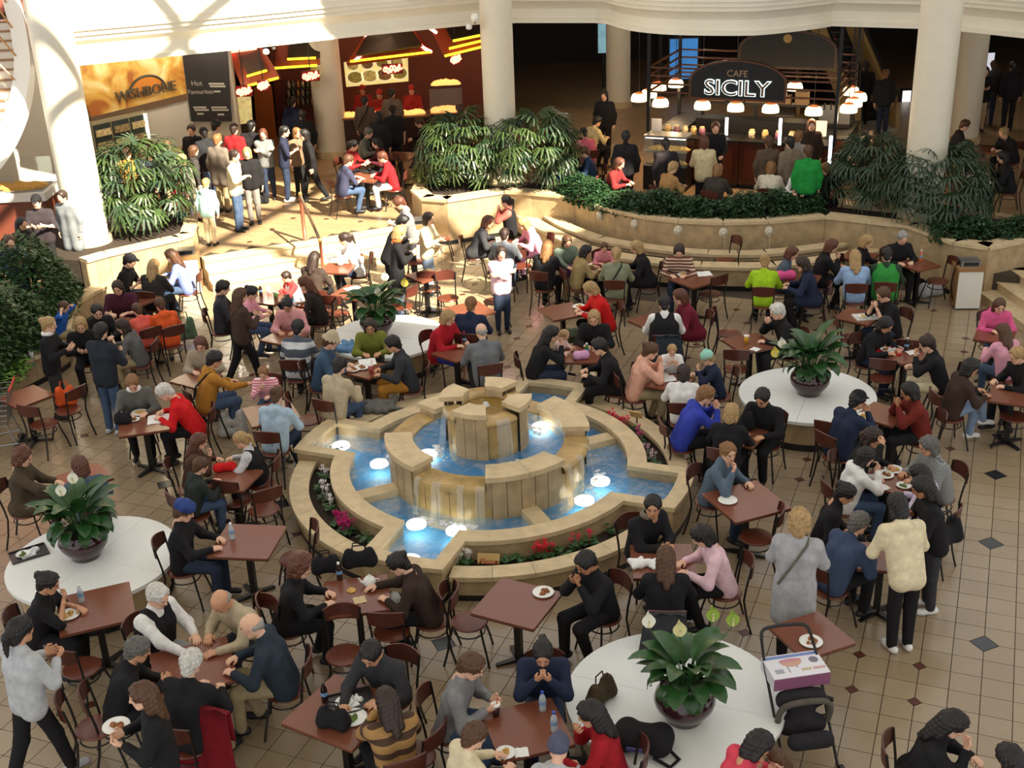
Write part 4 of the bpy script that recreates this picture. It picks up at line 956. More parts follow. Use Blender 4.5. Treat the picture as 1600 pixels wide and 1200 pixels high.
def hair_template(style, res):
    face = [seg((0, 0.152, 0.030), 0.092, (0, 0.122, -0.10), 0.094)]
    cap_ = [seg((0, -0.022, 0.040), 0.099, (0, 0.010, 0.046), 0.092)]
    nape = [seg((0, -0.05, 0.02), 0.082, (0, -0.062, -0.055), 0.058)]
    side = lambda z, r=0.034, y=-0.012: [seg((s * 0.068, y, 0.03), 0.036, (s * 0.072, y - 0.01, z), r) for s in (-1, 1)]
    if style == 'short': pr = cap_ + nape + side(0.0, 0.018)
    elif style == 'bob': pr = cap_ + nape + side(-0.095, 0.036) + [seg((0, -0.055, 0), 0.085, (0, -0.062, -0.10), 0.065)]
    elif style == 'long': pr = cap_ + nape + side(-0.13, 0.04, -0.025) + [seg((-0.04, -0.07, 0), 0.06, (-0.062, -0.095, -0.20), 0.04), seg((0.04, -0.07, 0), 0.06, (0.058, -0.095, -0.22), 0.038), seg((0, -0.07, 0), 0.075, (0.005, -0.115, -0.28), 0.036)]
    elif style == 'pony': pr = cap_ + nape + [seg((0, -0.10, 0.045), 0.034, (0, -0.15, 0.0), 0.036), seg((0, -0.15, 0.0), 0.036, (0, -0.15, -0.17), 0.018)]
    elif style == 'bun': pr = cap_ + nape + [seg((0, -0.105, 0.07), 0.045, (0, -0.12, 0.07), 0.045)]
    elif style == 'curly':
        rnd = random.Random(2); pr = cap_ + nape + side(-0.06, 0.045) + [seg((0, -0.055, 0), 0.085, (0, -0.062, -0.08), 0.07)]
        for k in range(46):
            t = rnd.uniform(0, 6.28); u = rnd.uniform(-0.5, 1); q = math.sqrt(max(0, 1 - u * u)); c = (0.095 * q * math.cos(t), -0.02 + 0.10 * q * math.sin(t), 0.035 + 0.10 * u); pr.append(seg(c, 0.026, c, 0.026))
    elif style == 'bald': pr = [seg((s * 0.066, -0.03, 0.0), 0.027, (s * 0.045, -0.078, -0.005), 0.033) for s in (-1, 1)] + [seg((0, -0.085, 0.0), 0.032, (0, -0.075, -0.035), 0.036)]
    elif style == 'cap': pr = [seg((0, -0.02, 0.052), 0.099, (0, 0.008, 0.056), 0.092), seg((-0.03, 0.085, 0.075), 0.012, (-0.03, 0.155, 0.062), 0.010), seg((0.03, 0.085, 0.075), 0.012, (0.03, 0.155, 0.062), 0.010), seg((0, 0.085, 0.078), 0.012, (0, 0.165, 0.066), 0.010), seg((-0.05, 0.06, 0.07), 0.012, (-0.045, 0.135, 0.06), 0.010), seg((0.05, 0.06, 0.07), 0.012, (0.045, 0.135, 0.06), 0.010)]
    elif style == 'beanie': pr = [seg((0, -0.022, 0.050), 0.104, (0, 0.005, 0.056), 0.098), seg((0, -0.02, 0.14), 0.05, (0, -0.03, 0.155), 0.03)]
    elif style == 'beret': pr = [seg((0, -0.02, 0.060), 0.098, (0, 0.005, 0.062), 0.094)] + [seg((0.075 * math.cos(t), -0.015 + 0.08 * math.sin(t), 0.088), 0.05, (0, -0.01, 0.10), 0.055) for t in np.linspace(0, 6.28, 7)[:-1]] + [seg((-0.03, 0.10, 0.066), 0.012, (0.03, 0.10, 0.066), 0.012)]
    elif style == 'hat': pr = [seg((0, -0.02, 0.058), 0.1, (0, 0.005, 0.062), 0.095), seg((0, -0.01, 0.10), 0.085, (0, -0.01, 0.115), 0.08)] + [seg((0.125 * math.cos(t), -0.01 + 0.135 * math.sin(t), 0.045), 0.016, (0.09 * math.cos(t), -0.01 + 0.10 * math.sin(t), 0.068), 0.016) for t in np.linspace(0, 6.28, 15)[:-1]]
    k = 0.02
    cut = face if style not in ('cap', 'beanie', 'beret', 'hat', 'bald') else ([seg((0, 0.10, -0.08), 0.115, (0, 0.10, -0.08), 0.115), seg((0, -0.02, -0.10), 0.105, (0, -0.02, -0.10), 0.105)] if style != 'bald' else [])
    V, Q = sdf(pr, res, k, cut); V[:, 0] *= 0.95
    if style in ('short', 'bob', 'long', 'pony', 'bun', 'curly'):
        d = V - np.array([0, -0.02, 0.03]); d /= np.linalg.norm(d, axis=1)[:, None] + 1e-6; a = np.arctan2(V[:, 0], V[:, 1] + 0.02)
        V = V + d * (0.004 * np.sin(a * 17 + V[:, 2] * 30) + 0.003 * np.sin(V[:, 2] * 140 + a * 5))[:, None]
    return V, Q
_HAIR = {}
def hair_mesh(style, lod):
    lod = min(lod, 2); key = (style, lod)
    if key not in _HAIR:
        V, Q = hair_template(style, (0.012, 0.0145, 0.02)[lod]); nm = 'headwear' if style in ('cap', 'beanie', 'beret', 'hat') else 'hair'
        _HAIR[key] = np_mesh(nm, V, Q, [mat('hair_base', (40, 30, 24), 0.6)])
    return _HAIR[key]
def shoe_mesh():
    V, Q = sdf([seg((0, -0.05, 0.045), 0.042, (0, 0.0, 0.04), 0.04), seg((0, 0.0, 0.036), 0.036, (0, 0.13, 0.03), 0.032), seg((-0.012, 0.08, 0.03), 0.032, (0.012, 0.14, 0.028), 0.03)], 0.017, 0.02)
    V[:, 2] = np.maximum(V[:, 2], 0.0); return np_mesh('shoe', V, Q, [mat('shoe_base', (30, 28, 28), 0.5)])
SHOE = shoe_mesh()
CLR = dict(black=(29, 28, 31), navy=(36, 44, 68), charcoal=(56, 56, 60), grey=(128, 128, 130), ltgrey=(182, 184, 188), white=(232, 230, 228), cream=(222, 208, 174), beige=(186, 170, 142), tan=(164, 126, 80), khaki=(168, 150, 116), brown=(84, 60, 46), dkbrown=(56, 42, 36), red=(176, 34, 36), brightred=(206, 30, 30), maroon=(96, 30, 44), wine=(84, 30, 38), dkred=(120, 36, 34), pink=(222, 150, 170), palepink=(236, 198, 210), hotpink=(226, 90, 150), coral=(216, 100, 84), orange=(228, 94, 44), mustard=(176, 122, 48), lime=(164, 206, 40), green=(50, 140, 60), sage=(132, 138, 112), olive=(120, 124, 52), dkgreen=(44, 66, 48), blue=(56, 84, 168), royal=(52, 66, 170), ltblue=(150, 178, 216), periwinkle=(118, 132, 190), denim=(70, 88, 118), dkdenim=(44, 54, 76), ltdenim=(128, 148, 176), slate=(80, 92, 108), plum=(66, 34, 50), peach=(222, 168, 146), yellow=(226, 196, 90), teal=(60, 98, 104), mint=(150, 208, 190), aqua=(170, 210, 205))
HAIRC = dict(k=(26, 22, 22), db=(48, 32, 24), b=(84, 54, 34), lb=(132, 92, 54), bl=(170, 138, 92), r=(92, 52, 36), g=(150, 146, 140), w=(206, 202, 194), sg=(96, 92, 88))
SKIN = dict(f=(226, 178, 150), m=(204, 150, 116), t=(176, 122, 88), d=(120, 80, 56))
def cloth(c):
    rgb = CLR[c] if isinstance(c, str) else c
    return mat('cloth_%02x%02x%02x' % tuple(rgb), rgb, 0.85, noise=0.14, nscale=14, spec=0.25)
def stripes(name, c1, c2, freq):
    if name in MATS: return MATS[name]
    m = mat(name, c1, 0.85); nt = m.node_tree; b = nt.nodes['Principled BSDF']; tc = nt.nodes.new('ShaderNodeTexCoord'); w = nt.nodes.new('ShaderNodeTexWave'); w.bands_direction = 'Z'; w.inputs['Scale'].default_value = freq
    r = nt.nodes.new('ShaderNodeValToRGB'); r.color_ramp.interpolation = 'CONSTANT'; e = r.color_ramp.elements; e[0].color = (*lin(c1), 1); e[1].color = (*lin(c2), 1); e[1].position = 0.62
    nt.links.new(tc.outputs['Object'], w.inputs[0]); nt.links.new(w.outputs[0], r.inputs[0]); nt.links.new(r.outputs[0], b.inputs['Base Color']); return m
def ik(a, t, l1, l2, hint):
    a = np.array(a, float); t = np.array(t, float); d = t - a; D = np.linalg.norm(d); mx = (l1 + l2) * 0.985
    if D > mx: t = a + d / D * mx; d = t - a; D = mx
    if D < abs(l1 - l2) + 0.03: D = abs(l1 - l2) + 0.03
    u = d / np.linalg.norm(d); x = (l1 * l1 - l2 * l2 + D * D) / (2 * D); h = math.sqrt(max(0, l1 * l1 - x * x))
    hint = np.array(hint, float); hint -= u * (hint @ u); hint /= np.linalg.norm(hint) + 1e-9
    return a + u * x + hint * h, t
def frame(y, down):
    y = y / np.linalg.norm(y); z = -np.array(down, float); z -= y * (z @ y); n = np.linalg.norm(z)
    if n < 1e-3: z = np.cross(y, [1, 0, 0]); n = np.linalg.norm(z)
    z /= n; x = np.cross(y, z); return np.stack([x, y, z], 1)
def rotx(a): c, s = math.cos(a), math.sin(a); return np.array([[1, 0, 0], [0, c, -s], [0, s, c]])
def rotz(a): c, s = math.cos(a), math.sin(a); return np.array([[c, -s, 0], [s, c, 0], [0, 0, 1]])
N_PEOPLE = 0
SITTERS = []
def person(hx, hy, pose, a, C, W, top, bot, hair='short', hc='db', arms=None, lean=None, nod=None, s=1.0, sl='long', style='', skin='f', turn=0, zf=0.0, shoes='black', wide=1.0, extra=None, chair_=True, hat=None, chair_z=0.0, seat=0.455, legs=None, vest=None, topmat=None, hood=None):
    global N_PEOPLE; N_PEOPLE += 1
    sit = pose == 'sit'
    lean = math.radians(lean if lean is not None else (16 if sit else 4)); nod = math.radians(nod if nod is not None else (22 if sit else 8))
    arms = arms or ('table' if sit else 'down')
    hz = (seat + 0.085 * s) if sit else 0.90 * s
    dv = np.array([0, math.sin(lean), math.cos(lean)]); pel = np.array([0, -0.03 if sit else 0.0, hz])
    shc = pel + 0.46 * s * dv; neck = pel + 0.535 * s * dv; hs = s if s > 0.9 else 0.9 * s + 0.12 if s > 0.6 else 0.68
    hp = neck + hs * (np.array([0, 0.035, 0]) + 0.125 * np.array([0, math.sin(lean * 0.8 + nod * 0.35), math.cos(lean * 0.8 + nod * 0.35)]))
    th = math.radians(a); fwd = np.array([math.sin(th), math.cos(th)])
    w = P(hx, hy, zf + hp[2]); base = w[:2] - fwd * hp[1]
    dist = w[1]; lod = 0 if dist < 13.5 else 1 if dist < 20 else 2
    root = empty('person', (base[0], base[1], zf), -th); tag(root, 'person in %s %s' % (C, W), 'person', 'people in the food court')
    wide = wide * 1.06; SITTERS.append((base[0] + fwd[0] * (pel[1] + max(0, 0.74 - hz) * math.tan(lean)), base[1] + fwd[1] * (pel[1] + max(0, 0.74 - hz) * math.tan(lean)), 0.165 * s * wide, root.name, hx, hy, zf)); sw = 0.163 * s * wide
    X = np.array([1.0, 0, 0]); SH = {q: shc + q * sw * X + np.array([0, 0, -0.015 * s]) for q in (-1, 1)}
    hip = {q: pel + np.array([q * 0.085 * s, 0, 0]) for q in (-1, 1)}
    if sit:
        sp = 0.03 * s; kl = 0.42 * s
        kz = min(hz - 0.0, 0.50 * s + 0.02) if s > 0.85 else hz - 0.01
        kn = {q: np.array([q * (0.095 * s + sp), pel[1] + kl, kz]) for q in (-1, 1)}
        an = {q: np.array([q * (0.085 * s + sp), kn[q][1] - 0.04 - (0.10 if (N_PEOPLE + q) % 3 == 0 else 0) + (0.05 if (N_PEOPLE + q) % 4 == 0 else 0), max(0.075, kz - 0.42 * s)]) for q in (-1, 1)}
        if legs == 'cross': kn[1] = np.array([0.02, pel[1] + kl, kz + 0.12]); an[1] = np.array([-0.12, kn[1][1] + 0.14, kz - 0.22]); 
        if legs == 'side': 
            for q in (-1, 1): kn[q] = kn[q] + np.array([0.12, -0.05, 0]); an[q] = an[q] + np.array([0.14, 0, 0])
    else:
        st = 0.0
        if legs == 'walk': st = 0.22 * s
        kn = {q: np.array([q * 0.088 * s, 0.02 + q * st * 0.5, 0.49 * s]) for q in (-1, 1)}; an = {q: np.array([q * 0.085 * s, -0.01 + q * st - (0.06 if (st and q < 0) else 0), 0.075 + (0.05 if st and q < 0 else 0)]) for q in (-1, 1)}
    R = rotz(-math.radians(turn)) @ rotx(-nod)
    mouth = hp + R @ (hs * np.array([0, 0.105, -0.055]))
    chest = pel + 0.33 * s * dv
    tz = (0.755 + 0.0) if sit else 1.0
    T = {}
    fy = pel[1] + (0.40 if sit else 0.3) * s + 0.10 * math.sin(lean)
    tabz = 0.775 if sit else 0.98 * s
    tbl = {q: np.array([q * 0.13 * s, max(fy, shc[1] + 0.22 * s), tabz]) for q in (-1, 1)}
    lap = {q: np.array([q * 0.10, pel[1] + 0.26 * s, hz + 0.12]) for q in (-1, 1)}
    dn = {q: np.array([q * (sw + 0.07), 0.03, hz - 0.06 * s]) for q in (-1, 1)}
    hold = {q: chest + np.array([q * 0.09, 0.27 * s, -0.06 * s]) for q in (-1, 1)}
    T = {'table': tbl, 'lap': lap, 'down': dn, 'hold': hold, 'mouth2': {q: mouth + np.array([q * 0.065, 0.06, -0.10]) for q in (-1, 1)},
         'eatr': {1: mouth + np.array([0.06, 0.06, -0.09]), -1: tbl[-1]}, 'eatl': {-1: mouth + np.array([-0.06, 0.06, -0.09]), 1: tbl[1]},
         'chin': {1: mouth + np.array([0.05, 0.03, -0.125]), -1: tbl[-1]}, 'reachr': {1: tbl[1] + np.array([0.02, 0.16, 0.0]), -1: tbl[-1]}, 'reachl': {-1: tbl[-1] + np.array([-0.02, 0.16, 0]), 1: tbl[1]},
         'fold': {1: chest + np.array([-0.10, 0.17, 0.0]), -1: chest + np.array([0.10, 0.19, -0.03])}, 'up': {1: hp + np.array([0.16, 0.14, 0.0]), -1: tbl[-1]}, 'ears': {q: hp + np.array([q * 0.11, 0.0, -0.01]) for q in (-1, 1)},
         'phone': {1: hp + np.array([0.1, 0.04, -0.03]), -1: dn[-1]}, 'holdr': {1: hold[1], -1: dn[-1]}, 'point': {1: shc + np.array([0.1, 0.5, 0.0]), -1: dn[-1]}, 'clasp': {q: tbl[q] * np.array([0.25, 1, 1]) + np.array([0, 0.02, 0.02]) for q in (-1, 1)},
         'forward': {q: shc + np.array([q * 0.12, 0.42 * s, -0.12]) for q in (-1, 1)}}[arms]
    EL = {}; HD = {}
    for q in (-1, 1):
        hint = (q * 0.7, -0.35, -0.75) if arms not in ('ears',) else (q * 1.0, 0.3, -0.3)
        EL[q], HD[q] = ik(SH[q], T[q], 0.275 * s, 0.245 * s, hint)
    res = (0.0225, 0.0265, 0.035)[lod]
    # --- body: one skin surface (core under the clothes, bare forearms / shins where they show), head and hands
    r0 = 0.9
    core = [seg(pel, 0.075 * s, shc, 0.07 * s), seg(shc, 0.06 * s, neck, 0.05 * s), seg(SH[-1], 0.04 * s, SH[1], 0.04 * s)]
    rf = 0.036 * s if sl == 'short' else 0.026 * s
    for q in (-1, 1):
        core += [seg(SH[q], 0.04 * s, EL[q], 0.036 * s if sl == 'short' else 0.03 * s), seg(EL[q], rf + 0.004, HD[q], 0.027 * s)]
        bare = style in ('skirt', 'shorts')
        core += [seg(hip[q], 0.06 * s, kn[q], 0.05 * s if bare else 0.04 * s), seg(kn[q], 0.05 * s if bare else 0.036 * s, an[q], 0.036 * s if bare else 0.03 * s)]
    V, Q = sdf(core, 0.03 if lod < 2 else 0.036, 0.03)
    mi = np.zeros(len(Q), int)
    HV, HQ, HM = HEADS[lod]
    Vs = [V]; Qs = [Q]; ms = [mi]; off = len(V)
    Vs.append((HV * hs) @ R.T + hp); Qs.append(HQ + off); ms.append(HM); off += len(HV)
    for q in (-1, 1):
        grip = 'grip' if arms not in ('down', 'lap', 'reachr', 'reachl', 'fold') else 'relax'
        hv, hq = HANDS[(lod, grip)]; hv = hv * (hs * 0.98)
        if q < 0: hv = hv * np.array([-1, 1, 1]); hq = hq[:, ::-1]
        fdir = HD[q] - EL[q]; fdir = fdir / np.linalg.norm(fdir)
        near = np.linalg.norm(HD[q] - mouth) < 0.2
        if near: y = 0.5 * fdir + np.array([-0.7 * q, 0.0, 0.45]); dwn = hp - HD[q]
        elif arms in ('down', 'phone', 'holdr') and T[q] is dn[q]: y = fdir; dwn = (-q, 0.1, 0)
        elif arms == 'fold': y = np.array([-q, 0.1, 0.15]); dwn = (0, -1, 0)
        elif arms == 'clasp': y = np.array([-0.75 * q, 0.6, 0.1]); dwn = (-q, 0, -0.4)
        elif arms == 'hold': y = np.array([-0.4 * q, 0.9, 0.0]); dwn = (-q * 0.8, 0, 0.5)
        else: y = fdir * np.array([1, 1, 0.3]) + np.array([-0.25 * q, 0.25, -0.05]); dwn = (-0.2 * q, 0, -1)
        Rm = frame(np.array(y, float), dwn); Vs.append(hv @ Rm.T + HD[q]); Qs.append(hq + off); ms.append(np.zeros(len(hq), int)); off += len(hv)
    sk = mat('skin_' + skin, SKIN[skin], 0.5, noise=0.05, nscale=20)
    link('body', np_mesh('body', np.concatenate(Vs), np.concatenate(Qs), [sk, mat('eye_dark', (38, 28, 26), 0.4), mat('brow_' + hc, HAIRC[hc], 0.7), mat('lip_' + skin, tuple(int(v * k) for v, k in zip(SKIN[skin], (0.82, 0.62, 0.6))), 0.5)], np.concatenate(ms)), root)
    # --- top garment
    g = 1.0
    bw = 0.066 * s * wide
    low = pel + (-0.02 if sit else -0.06) * s * dv
    tp = []
    for q in (-1, 1):
        o = q * bw * X
        tp += [seg(low + o, 0.112 * s * wide, chest + o * 1.15, 0.108 * s * wide), seg(chest + o * 1.15, 0.108 * s * wide, shc + o * 1.2 + np.array([0, 0, -0.05 * s]), 0.088 * s)]
        tp.append(seg(shc + np.array([0, 0, 0.0]), 0.062 * s, SH[q], 0.066 * s))
        if sl != 'none':
            tp.append(seg(SH[q], 0.070 * s, EL[q], 0.057 * s))
            if sl == 'long': e = EL[q] + (HD[q] - EL[q]) * 0.93; tp.append(seg(EL[q], 0.056 * s, e, 0.043 * s))
    if style in ('coat', 'long'):
        for q in (-1, 1):
            if sit: tp.append(seg(hip[q] + np.array([0, -0.05, 0.0]), 0.12 * s, hip[q] + (kn[q] - hip[q]) * 0.55 + np.array([0, 0, 0.01]), 0.098 * s))
            else: tp.append(seg(hip[q], 0.125 * s, np.array([q * 0.10 * s, 0.0, hz - (0.36 if style == 'coat' else 0.22) * s]), 0.125 * s))
    if hood: tp += [seg(neck + np.array([-0.06, -0.085, -0.02]), 0.055, neck + np.array([0.06, -0.085, -0.02]), 0.055), seg(neck + np.array([0, -0.10, -0.09]), 0.055, neck + np.array([0, -0.09, -0.02]), 0.05)]
    if style == 'turtle': tp.append(seg(neck, 0.062, neck + 0.06 * dv, 0.058))
    else: tp.append(seg(shc + 0.02 * dv, 0.064 * s, neck - 0.005 * dv + np.array([0, -0.012, 0]), 0.062 * s))
    V, Q = sdf(tp, res * 1.06, 0.045)
    nm = {'coat': 'coat', 'long': 'tunic', 'turtle': 'sweater'}.get(style, 'top')
    link(nm, np_mesh(nm, V, Q, [topmat or cloth(top)]), root)
    if vest:
        vp = []
        for q in (-1, 1):
            o = q * bw * X; vp += [seg(low + o + 0.03 * dv, 0.136 * s * wide, chest + o * 1.15, 0.132 * s * wide), seg(chest + o * 1.1, 0.130 * s * wide, shc + o * 1.25 + np.array([0, -0.005, -0.02]), 0.098 * s)]
        cut = [seg(neck + np.array([0, 0.12, 0.03]), 0.085, chest + np.array([0, 0.19, 0.06]), 0.045)]
        V, Q = sdf(vp, res, 0.04, cut); link('vest', np_mesh('vest', V, Q, [cloth(vest)]), root)
    # --- lower garment
    pr_ = 0.84 if style in ('coat', 'long') else (0.93 if sit else 0.86)
    lo_ = [seg(hip[-1] + np.array([0.02, -0.01, 0]), 0.108 * s * pr_, hip[1] + np.array([-0.02, -0.01, 0]), 0.108 * s * pr_), seg(pel, 0.105 * s * pr_, pel + 0.06 * s * dv, 0.10 * s * pr_)]
    kk = 0.03
    if style == 'skirt' or bot and isinstance(bot, tuple) and bot[0] == 'skirt':
        for q in (-1, 1): lo_.append(seg(hip[q], 0.105 * s, kn[q] + np.array([0, -0.02, 0.0]), 0.095 * s))
        lo_.append(seg(pel, 0.1, (kn[-1] + kn[1]) / 2, 0.085)); kk = 0.06
    else:
        for q in (-1, 1):
            lo_.append(seg(hip[q], 0.098 * s * pr_, kn[q], 0.070 * s))
            if style != 'shorts': lo_.append(seg(kn[q], 0.069 * s, an[q] + (kn[q] - an[q]) * 0.02, 0.056 * s))
    V, Q = sdf(lo_, res * 1.15, kk); nm = 'skirt' if kk == 0.06 else 'trousers'
    link(nm, np_mesh(nm, V, Q, [cloth(bot[1] if isinstance(bot, tuple) and bot[0] == 'skirt' else bot)]), root)
    for q in (-1, 1):
        o = link('shoe', SHOE, root, tuple(an[q] + np.array([0, 0.0, -0.075]))); o.scale = (s, s, s); o.rotation_euler = (0, 0, -0.12 * q)
        o.material_slots[0].link = 'OBJECT'; o.material_slots[0].material = mat('shoe_' + shoes, CLR[shoes], 0.5)
    # --- hair and headwear
    def put(st, m):
        o = link('headwear' if st in ('cap', 'beanie', 'beret', 'hat') else 'hair', hair_mesh(st, lod), root); M4 = Matrix(np.r_[np.c_[R * hs, hp], [[0, 0, 0, 1]]].tolist()); o.matrix_local = M4
        o.material_slots[0].link = 'OBJECT'; o.material_slots[0].material = m
    if hair: put(hair, mat('hair_' + hc, HAIRC[hc], 0.55, noise=0.3, nscale=30))
    if hat: put(hat[0], cloth(hat[1]))
    if extra: extra(root, dict(hp=hp, neck=neck, shc=shc, chest=chest, pel=pel, HD=HD, EL=EL, dv=dv, s=s, lod=lod))
    if sit and chair_:
        cx, cy = base - fwd * 0.02
        chair(cx, cy, a, 'cafe chair under person in %s %s' % (C, W), zf)
    return root
def scarf(col):
    def f(root, j):
        n = j['neck']; pr = [seg(n + np.array([0.07 * math.cos(t), 0.065 * math.sin(t), 0.0]), 0.03, n + np.array([0.07 * math.cos(t + 0.8), 0.065 * math.sin(t + 0.8), -0.005]), 0.03) for t in np.arange(0, 6.28, 0.8)]
        V, Q = sdf(pr, 0.016, 0.02); link('scarf', np_mesh('scarf', V, Q, [cloth(col)]), root)
    return f
def glasses(root, j):
    hp = j['hp']; mb = MB()
    for q in (-1, 1):
        mb.tube([hp + np.array([q * 0.032 + 0.022 * math.cos(t), 0.092, 0.008 + 0.017 * math.sin(t)]) for t in np.linspace(0, 6.28, 10)], 0.003, 4); mb.tube([hp + np.array([q * 0.054, 0.09, 0.01]), hp + np.array([q * 0.078, 0.0, 0.012])], 0.003, 4)
    mb.build('glasses', M_METAL, root)
def strap(col, side=1):
    def f(root, j):
        a = j['shc'] + np.array([side * 0.10, 0.0, 0.06]); b = j['pel'] + np.array([-side * 0.16, -0.04, 0.05]); mb = MB()
        c = (a + b) / 2; d = np.array([0, -0.145, 0]); mb.tube([a, a + np.array([0, -0.08, -0.03]), c + d, b + np.array([0, -0.08, 0])], 0.014, 5); mb.build('bag_strap', cloth(col), root)
    return f
# ------------------------------------------------------------------ the crowd on the main floor (head pixel, pose, heading: 0 away, 90 right, 180 towards the viewer, 270 left)
PP = person
# bottom left
PP(33, 986, 'stand', 35, 'pale grey sweatshirt and black trousers', 'walking at bottom left corner', 'ltgrey', 'black', 'pony', 'k', s=1.06, arms='hold', legs='walk', skin='m', shoes='ltgrey', style='')
PP(76, 912, 'sit', 88, 'black shirt', 'eating beside the left white island', 'black', 'black', 'bun', 'k', arms='eatr', sl='short', skin='m')
PP(247, 932, 'sit', 120, 'black vest over white shirt', 'with one arm raised', 'white', 'ltgrey', 'short', 'w', arms='reachr', vest='black', extra=glasses, s=1.06, lean=10)
PP(345, 940, 'sit', 215, 'grey knit sweater', 'bowed towards the men table', 'beige', 'charcoal', 'bald', 'g', arms='reachl', lean=26, nod=35, skin='m', s=1.04)
PP(393, 978, 'sit', 268, 'dark checked shirt and khakis', 'right of older men table', (44, 54, 66), 'khaki', 'bald', 'g', arms='table', s=1.06, wide=1.1, extra=glasses)
PP(216, 1016, 'sit', 75, 'black jacket with hands clasped', 'left of older men table', 'black', 'black', 'short', 'sg', arms='clasp', skin='m', s=1.04, lean=22)
PP(299, 1036, 'sit', 18, 'black coat with back turned', 'by a red jacket', 'black', 'khaki', 'short', 'w', arms='table', s=1.04, wide=1.1)
PP(222, 1088, 'stand', 255, 'black jacket carrying a bowl', 'at bottom left', 'black', 'black', 'long', 'b', arms='hold', s=1.0)
PP(288, 800, 'sit', 92, 'black top and blue beret', 'at the table with one bottle', 'black', 'dkdenim', 'short', 'b', arms='table', hat=('beret', (48, 68, 128)), lean=6)
PP(470, 887, 'sit', 85, 'black coat facing a teapot', 'in front of the fountain', 'black', 'black', 'curly', 'r', arms='table', style='coat', lean=14)
PP(622, 882, 'sit', 275, 'dark brown jacket pouring tea', 'in front of the fountain', 'dkbrown', 'black', 'bun', 'k', arms='reachr', lean=24, nod=35)
PP(580, 1022, 'sit', 205, 'charcoal sweater eating from tray', 'at bottom centre left', 'charcoal', 'dkdenim', 'short', 'k', arms='reachr', lean=22, nod=35, skin='m', s=1.04)
PP(604, 1096, 'sit', 335, 'tan striped sweater with back turned', 'at bottom centre left', 'tan', 'black', 'long', 'db', arms='eatl', lean=8, topmat=stripes('tan_stripes', (166, 126, 74), (74, 50, 34), 2.2))
PP(737, 1042, 'sit', 105, 'grey fleece holding a burger', 'at bottom centre', 'grey', 'denim', 'short', 'b', arms='hold', s=1.06, nod=30)
PP(848, 1022, 'sit', 183, 'navy jacket biting a sandwich', 'left of the bottom white island', 'navy', 'dkdenim', 'bun', 'k', arms='mouth2', skin='m', nod=25)
PP(742, 1150, 'sit', 60, 'cream sweater', 'at the bottom edge centre', 'cream', 'denim', 'short', 'b', arms='table', s=0.97, lean=12)
PP(873, 1170, 'sit', 15, 'pale grey jacket and blue-grey beanie', 'at the bottom edge', 'ltgrey', 'denim', None, 'b', hat=('beanie', (84, 84, 106)), s=0.9)
PP(922, 1116, 'sit', 275, 'red sweater with chin on hand', 'by the black backpack', (158, 26, 36), 'black', 'long', 'k', arms='chin', skin='m', lean=14)
PP(915, 880, 'sit', 235, 'black jacket with hands at mouth', 'below the fountain', 'black', 'black', 'short', 'k', arms='mouth2', skin='t', nod=30, s=1.03)
PP(1020, 792, 'sit', 150, 'black pullover with grey collar', 'seated against the fountain rim', 'black', 'denim', 'short', 'k', arms='clasp', skin='m', turn=40, s=1.03, extra=scarf((120, 112, 96)), nod=10)
PP(1040, 872, 'sit', 5, 'black coat with back turned', 'right of the fountain front', 'black', 'black', 'long', 'b', arms='table', style='coat')
PP(1096, 838, 'sit', 268, 'pale pink sweater', 'right of the fountain front', 'palepink', 'black', 'bob', 'k', arms='table', lean=20, nod=35)
PP(1250, 815, 'stand', 20, 'long pale grey coat and black trousers', 'standing with back turned', (168, 168, 172), 'black', 'curly', 'bl', style='coat', s=1.04, arms='hold', extra=strap((96, 94, 84)))
PP(1138, 708, 'sit', 125, 'blue-grey jacket with hand at chin', 'right of the fountain', (88, 104, 122), 'dkdenim', 'pony', 'lb', arms='chin', nod=8, turn=35)
PP(1191, 622, 'sit', 215, 'black coat looking down', 'left edge of the right island', 'black', 'black', 'short', 'k', arms='table', s=1.05, lean=14, nod=30, skin='m')
PP(1103, 618, 'sit', 85, 'bright blue shirt drinking', 'left of the right island', 'royal', 'black', 'short', 'lb', arms='mouth2', s=1.05, lean=24)
PP(1143, 645, 'sit', 25, 'black coat between blue shirt and island', 'with back turned', 'black', 'black', 'bob', 'bl', arms='table', style='coat', s=0.97)
PP(1017, 549, 'sit', 88, 'peach blouse and khaki trousers', 'behind the fountain at right', 'peach', 'khaki', 'bun', 'b', arms='mouth2', lean=18)
PP(1050, 548, 'sit', 182, 'small white top', 'facing the viewer behind fountain', 'white', 'denim', 'short', 'bl', arms='mouth2', s=0.66, seat=0.62, chair_=False)
PP(1068, 582, 'sit', 10, 'white cardigan with back turned', 'behind the fountain at right', 'white', 'black', 'bob', 'db', arms='table', s=0.92)
PP(1105, 560, 'sit', 272, 'navy top and mint beanie', 'behind the fountain at right', 'navy', 'denim', 'short', 'bl', hat=('beanie', 'mint'), arms='eatl', s=0.82, turn=0)
